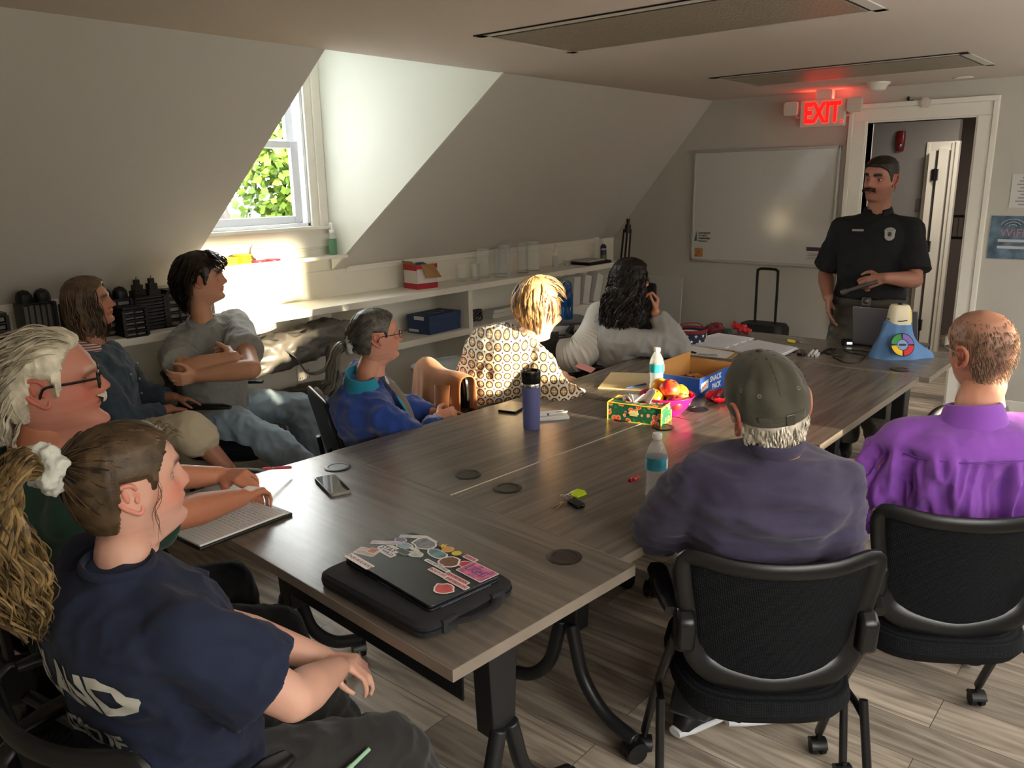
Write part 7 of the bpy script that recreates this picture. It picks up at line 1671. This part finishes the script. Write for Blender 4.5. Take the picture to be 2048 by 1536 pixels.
# manila folder, clipboard, binder
def sheet(name, pts, z, th, m, label=None, cat=None, parent=None):
    P_ = [onz(x_, y_, z) for x_, y_ in pts]; b = B(); lo = [b.verts.new((q.x, q.y, z)) for q in P_]; hi = [b.verts.new((q.x, q.y, z+th)) for q in P_]; capf(b, lo, True); capf(b, hi); bridge(b, lo, hi); bmesh.ops.recalc_face_normals(b, faces=b.faces); o = obj(name, b, m, parent, smooth=False)
    if label: tag(o, label, cat)
    return o
sheet('manila_folder', ((1196, 777), (1222, 746), (1300, 748), (1335, 752), (1320, 784)), TZ+.0005, .004, mat('manila', '#cfc094', .7), 'cream manila folder on the table behind the tissue box', 'folder')
pen(onz(1252, 776, TZ+.010), onz(1292, 768, TZ+.010), .004, mat('blue_pen', '#2f62b0', .3), 'blue pen lying on the manila folder')
sheet('clipboard', ((1333, 706), (1370, 688), (1482, 704), (1462, 719)), TZ+.0005, .004, mat('clipboard_brown', '#a5855c', .6), 'brown clipboard with white sheet beside the open binder', 'clipboard')
sheet('paper', ((1342, 705), (1374, 690), (1470, 705), (1452, 717)), TZ+.005, .001, M_paper, 'white sheet clipped on the brown clipboard', 'paper')
pen(onz(1360, 698, TZ+.011), onz(1392, 706, TZ+.011), .005, M_black, 'black patterned pen lying on the clipboard'); pen(onz(1395, 708, TZ+.011), onz(1435, 711, TZ+.011), .0045, mat('clear_barrel', '#9fa3a8', .2), 'slim grey pen next to the black pen on the clipboard')
bd = sheet('ring_binder', ((1362, 688), (1434, 669), (1598, 698), (1545, 722), (1455, 700)), TZ+.0055, .004, mat('binder_white', '#c9c9cc', .4), 'open white ring binder with printed pages on the far table', 'binder')
for pts in (((1368, 685), (1436, 668), (1508, 678), (1452, 697)), ((1462, 701), (1515, 682), (1594, 697), (1543, 719))):
    o = sheet('page_stack', pts, TZ+.010, .007, mat('white_page', '#cfd0d4', .7), parent=bd)
    P_ = [onz(x_, y_, TZ+.0175) for x_, y_ in pts]; b = B()
    for k_ in range(9):
        a, c_ = P_[0].lerp(P_[1], .1+.09*k_), P_[3].lerp(P_[2], .1+.09*k_); tube(b, [a.lerp(c_, .12), a.lerp(c_, .88)], .0012, 4, flat=.3)
    obj('printed_lines', b, mat('grey_print', '#9a9ca3', .8), o, smooth=False)
q0, q1 = onz(1452, 699, TZ+.02), onz(1508, 681, TZ+.02); b = B()
for k_ in (.2, .5, .8): c = q0.lerp(q1, k_); tube(b, [c+V((.0, .012*math.cos(a*.5), .012*math.sin(a*.5))) for a in range(7)], .0015, 5)
obj('rings', b, M_chrome, bd)
# flag basket, red bow, green tin
p = onz(1375, 690, TZ)+V((.06, .02, 0)); t = empty('fabric_basket', p, R(-25), 'stars and stripes fabric basket on the far left of the table', 'basket')
b = B(); lathe(b, [(0, 0), (.085, 0), (.09, .01), (.098, .075)], n=36, caps=False); o = obj('basket_wall', b, mat('flag_navy', '#161c34', .8), t); s_ = o.modifiers.new('s', 'SOLIDIFY'); s_.thickness = .004
b = B()
for k_ in range(2):
    for i in range(12):
        a = R(i*30+15*k_); cc = V((.0955*math.cos(a), .0955*math.sin(a), .025+.030*k_)); nx = V((math.cos(a), math.sin(a), -.1)); ty = V((-math.sin(a), math.cos(a), 0)); prism(b, [((.011 if q % 2 == 0 else .0045)*math.sin(q*math.pi/5), (.011 if q % 2 == 0 else .0045)*math.cos(q*math.pi/5)) for q in range(10)], mat4(cc, ty, V((0, 0, 1))), .0015)
obj('stars', b, mat('star_white', '#d8d6d2', .7), t, smooth=False)
b = B(); lathe(b, [(.099, .07), (.101, .085), (.096, .088)], n=36, caps=False); tube(b, cr([(.09, -.02, .08), (.05, -.01, .115), (-.05, .01, .115), (-.09, .02, .08)], 5), .008, 6, flat=.4); obj('red_band', b, mat('flag_red', '#7a1f24', .8), t)
b = B(); ell(b, (0, 0, .055), (.08, .08, .02), 18); obj('lining', b, mat('cream_lining', '#bdb6a8', .9), t)
c = onz(1425, 668, TZ); blob('folded_flag_cloth', [((c.x+.02, c.y, TZ+.03), (.09, .06, .035))], mat('dark_red_cloth', '#5f1820', .85, vary=.4, vscale=25), 'crumpled dark red cloth beside the stars basket', 'cloth', .007, .014, (14, 14, 14), 3)
c = onz(1452, 668, TZ); b = B(); lathe(b, [(0, 0), (.035, 0), (.036, .028), (.030, .032), (0, .032)], n=28); tag(obj('round_tin', b, mat('dark_green_tin', '#1d3328', .35), loc=c), 'round dark green tin next to the red ribbon', 'tin')
c = onz(1478, 664, TZ); blob('ribbon_bow', [((c.x, c.y, TZ+.03), (.03, .05, .03)), ((c.x-.02, c.y-.05, TZ+.018), (.02, .04, .018)), ((c.x+.01, c.y+.03, TZ+.045), (.02, .02, .022))], mat('red_ribbon', '#b5191f', .35), 'crumpled bright red ribbon on the far table edge', 'ribbon', .005, .016, (26, 26, 26), 2)
# yellow tag, remote, markers, cables, adapter
c = onz(1583, 684, TZ); b = B(); prism(b, [(-.03, -.02), (.025, -.022), (.03, 0), (.02, .025), (-.028, .02)], TR((0, 0, .003), .4, .15), .006); y_ = tag(obj('key_tag', b, mat('bright_yellow', '#d6c01f', .5), loc=c, smooth=False), 'bright yellow key tag above the open binder', 'tag'); b = B(); tube(b, [(.03+.014*math.cos(a*.5), -.04+.014*math.sin(a*.5), .003) for a in range(13)], .0018, 5, closed=True); tube(b, [(.035, -.05, .003), (.05, -.085, .003)], .004, 5, flat=.3); obj('key_ring', b, M_chrome, y_)
c = onz(1602, 708, TZ); t = empty('remote_control', c, R(-20)+R(40), 'small dark maroon remote control left of the white markers', 'remote'); b = B(); prism(b, rrect(.115, .042, .015), TR((0, 0, 0)), .016); obj('shell', b, mat('maroon_black', '#1f1015', .2), t, bevel=.004); b = B()
for i in range(3): lathe(b, [(.006, .016), (.006, .0175), (0, .0175)], (-.03+.03*i, 0, 0), 10)
obj('buttons', b, mat('button_grey', '#55484c', .4), t)
c = onz(1625, 712, TZ); mk = [(-.020, 0), (-.004, 0), (.012, 0), (-.012, .014), (.004, .014)]
for i, (dy, dz) in enumerate(mk):
    t = empty('dry_erase_marker', (c.x, c.y+dy*1.25, c.z+.0075+dz*.95), R(12), ['left bottom marker of the white marker pile', 'middle bottom marker of the white marker pile', 'right bottom marker of the white marker pile', 'left upper marker of the white marker pile', 'right upper marker of the white marker pile'][i], 'marker', 'white dry-erase markers')
    b = B(); cyl(b, (-.03, 0, 0), (.055, 0, 0), .0075, n=14); obj('barrel', b, mat('marker_white', '#d6d4d0', .35), t); b = B(); cyl(b, (.055, 0, 0), (.085, 0, 0), .008, .006, 12); obj('marker_cap', b, M_black, t)
def cable(pts, r, label, z=None, m=None):
    b = B(); tube(b, cr([onz(x_, y_, TZ)+V((0, 0, r+dz)) for x_, y_, dz in pts], 6), r, 6); return tag(obj('cable', b, m or M_black), label, 'cable')
cable([(1640, 708, 0), (1658, 700, .004), (1672, 703, .006), (1660, 710, .0), (1650, 703, 0), (1685, 697, 0)], .004, 'short black adapter cable right of the markers')
cable([(1685, 716, 0), (1665, 712, 0), (1690, 726, 0), (1720, 724, 0), (1728, 712, 0), (1700, 706, 0), (1690, 700, 0), (1740, 704, 0)], .0028, 'thin black cord looping in front of the silver laptop')
cable([(1382, 745, 0), (1378, 750, .004), (1392, 738, .012), (1402, 743, .010), (1395, 750, .0), (1362, 752, 0)], .0022, 'thin dark cord curling behind the snack carton')
c = onz(1694, 690, TZ); b = B(); box(b, -.04, .04, -.025, .025, 0, .03); a_ = tag(obj('power_adapter', b, M_black, loc=c, bevel=.004, smooth=False), 'small black adapter box with lit display by the silver laptop', 'adapter'); a_.rotation_euler = (0, 0, R(30)); b = B(); box(b, -.042, -.0398, -.018, .01, .012, .024); obj('display', b, mat('display_glow', '#dfe6e6', .4, emit='#dfe6e6', es=.8), a_, smooth=False)
# silver laptop, open, seen from behind
A, Bq = onz(1706, 690, TZ), onz(1790, 700, TZ); x = V((Bq.x-A.x, Bq.y-A.y, 0)).normalized(); y = V((-x.y, x.x, 0)); t = empty('laptop', A, 0, 'open silver laptop on the far table seen from its back', 'laptop'); 
M_sil = mat('silver_laptop', '#77767a', .35, metal=.5); Lw = .345
b = B(); prism(b, [(0, 0), (Lw, 0), (Lw, .225), (0, .225)], mat4((0, 0, .012), x, V((-y.x*.22, -y.y*.22, 1)).normalized()), .008); obj('screen_lid', b, M_sil, t, bevel=.003)
b = B(); prism(b, [(0, .0), (Lw, .0), (Lw, .24), (0, .24)], mat4((0, 0, 0), x, y), .014); obj('base', b, MATS['laptop_graphite'], t, bevel=.003)
b = B(); prism(b, [(.03, .10), (.075, .10), (.075, .115), (.03, .115)], mat4((-y.x*.0-y.x*.002, -y.y*.002, .0125), x, V((-y.x*.22, -y.y*.22, 1)).normalized()), .0008); b.free()
# trainer head under a blue logo cloth bag
p = onz(1790, 714, TZ); t = empty('cloth_bag', p, 0, 'light blue cloth bag with round four-colour emblem standing on the table', 'bag'); M_bl2 = mat('light_blue_cotton', '#5b82b0', .85, bump=.4, bscale=600)
vx, vy = V((CR.x, CR.y, 0)).normalized(), V((-CF.x, -CF.y, 0)).normalized(); b = B(); rows = []; n_ = 36
for j, (r_, z_, ox) in enumerate(((.135, .0, .0), (.128, .03, .0), (.108, .075, -.003), (.090, .12, -.004), (.078, .155, -.004), (.073, .185, -.004), (.068, .20, -.004))):
    rows.append([b.verts.new(vx*(ox+r_*math.cos(a)*(1.0+(.45*max(0, math.cos(a))**3 if j < 2 else 0))+.007*math.sin(a*5+j)*(1-j/8))+vy*(r_*.62*math.sin(a)+.006*math.sin(a*7)*(1-j/8))+UPN_*z_ if False else vx*(ox+r_*math.cos(a)*(1.0+(.5*max(0, math.cos(a))**3 if j < 2 else 0))+.007*math.sin(a*5+j)*(1-j/8))+vy*(r_*.62*math.sin(a)+.006*math.sin(a*7)*(1-j/8))+V((0, 0, z_))) for a in [2*math.pi*i/n_ for i in range(n_)]])
for a_, b_ in zip(rows, rows[1:]): bridge(b, a_, b_)
capf(b, rows[-1]); o = obj('bag_cloth', b, M_bl2, t); o.modifiers.new('u', 'SUBSURF').render_levels = 2
ec = vy*.105+vx*-.020+V((0, 0, .088)); ey = (V((0, 0, 1))-vy*.42).normalized()
for k_, cc in enumerate(('#7a5fa8', '#2f8a3f', '#e3bb1c', '#c8202c')):
    b = B(); a0 = R(90*k_+4); a1 = R(90*k_+84); pts = [(.058*math.cos(a0+(a1-a0)*i/8), .058*math.sin(a0+(a1-a0)*i/8)) for i in range(9)]+[(.030*math.cos(a1-(a1-a0)*i/8), .030*math.sin(a1-(a1-a0)*i/8)) for i in range(9)]
    prism(b, pts, mat4(ec+vy*.004, vx, ey), .002); obj('emblem_segment', b, mat('emblem_'+cc.strip('#'), cc, .6), t, smooth=False)
b = B(); prism(b, [(.0625*math.cos(i*.2), .0625*math.sin(i*.2)) for i in range(31)], mat4(ec+vy*.002, vx, ey), .0018); obj('emblem_ring', b, mat('emblem_black', '#151515', .7), t, smooth=False)
b = B(); prism(b, [(.027*math.cos(i*.26), .027*math.sin(i*.26)) for i in range(24)], mat4(ec+vy*.004, vx, ey), .0012); obj('emblem_centre', b, mat('emblem_blue', '#7d9cc4', .7), t, smooth=False)
b = B(); text_bm(b, 'MMM', mat4(ec+vy*.0058, vx, ey), .016, .0006, .0006); obj('emblem_word', b, MATS['emblem_black'], t, smooth=False)
t2 = empty('white_canister', p+V((0, 0, .2)), 0, 'cream canister with yellow side strip sticking out of the blue bag', 'canister')
b = B(); loft(b, [((0, 0, -.02), vx*.058, vy*.045), ((0, 0, .012), vx*.056, vy*.044), ((0, 0, .07), vx*.048, vy*.040), ((0, 0, .082), vx*.040, vy*.032)], 24, 3.2); obj('canister_body', b, mat('cream_plastic', '#d8cfb0', .4), t2)
b = B(); loft(b, [(vx*.05+V((0, 0, -.01)), vx*.014, vy*.03), (vx*.046+V((0, 0, .05)), vx*.012, vy*.028), (vx*.036+V((0, 0, .078)), vx*.008, vy*.02)], 12, 3); obj('yellow_strip', b, mat('strip_yellow', '#dcc21a', .45), t2)
b = B(); cyl(b, V((0, 0, .08)), V((0, 0, .092)), .016, .008, 14); tube(b, [vx*.057*math.cos(a*.4)+vy*.046*math.sin(a*.4)+V((0, 0, .004+.004*math.sin(a))) for a in range(16)], .003, 5, closed=True); obj('black_fittings', b, M_black, t2)
# pink paper on the blouse woman's lap side, tan jacket
p_ = onz(1172, 752, .70); b = B(); prism(b, [(-.05, -.04), (.05, -.04), (.05, .05), (-.05, .05)], TR((p_.x, p_.y+.0, .742), R(20), R(18)), .002); tag(obj('pink_paper', b, mat('pink_sheet', '#c98a86', .7), smooth=False), 'pink sheet of paper held just past the table edge', 'paper')
# tan jacket over the back of the chair
ch = [o for o in COL.objects if o.get('label', '').startswith('black chair under the woman in the patterned')][0]
f_ = V((math.cos(ch.rotation_euler.z), math.sin(ch.rotation_euler.z), 0)); l_2 = V((-f_.y, f_.x, 0)); tc_ = V((ch.location.x, ch.location.y, 0))-f_*.245
M_tan = cloth('tan_suede', '#9a6238', vary=.15, vscale=10, bump=.3)
b = B(); rows = []; nu = 34
for j in range(17):
    s = j/16; rw = []
    for i in range(nu+1):
        u_ = (i/nu-.5)*2; fo = .018*math.sin(u_*9+s*2)+.008*math.sin(u_*17+1); half = .262+.02*abs(s-.5)
        if s < .4: q = s/.4; dep, z_ = .045+.018*(1-q)+fo*(1-q*.7), .44+(.835-.44)*q
        elif s < .6: q = (s-.4)/.2; a = math.pi*q; dep, z_ = .045*math.cos(a), .835+.028*math.sin(a)
        else: q = (s-.6)/.4; dep, z_ = -.045-fo*q*1.2-.03*q, .835-(.835-.40)*q
        z_ += -.035*u_*u_*(1 if s > .3 else .4)+.012*math.sin(u_*5)
        rw.append(b.verts.new(tc_+l_2*(u_*half)+f_*(dep+.05*u_*u_)+V((0, 0, z_))))
    rows.append(rw)
for a_, b_ in zip(rows, rows[1:]):
    for i in range(nu): b.faces.new((a_[i], a_[i+1], b_[i+1], b_[i]))
o = obj('jacket', b, M_tan); s = o.modifiers.new('s', 'SOLIDIFY'); s.thickness = .008; o.modifiers.new('u', 'SUBSURF').render_levels = 2
tag(o, 'tan brown jacket draped over the chair of the woman in the patterned blouse', 'jacket')
b = B(); tube(b, cr([tc_-l_2*.22-f_*.06+V((0, 0, .80)), tc_-l_2*.25-f_*.09+V((0, 0, .62)), tc_-l_2*.22-f_*.10+V((0, 0, .45)), tc_-l_2*.20-f_*.10+V((0, 0, .34))], 5), lambda t: .045-.015*t, 14, flat=.5); obj('sleeve', b, M_tan, o)
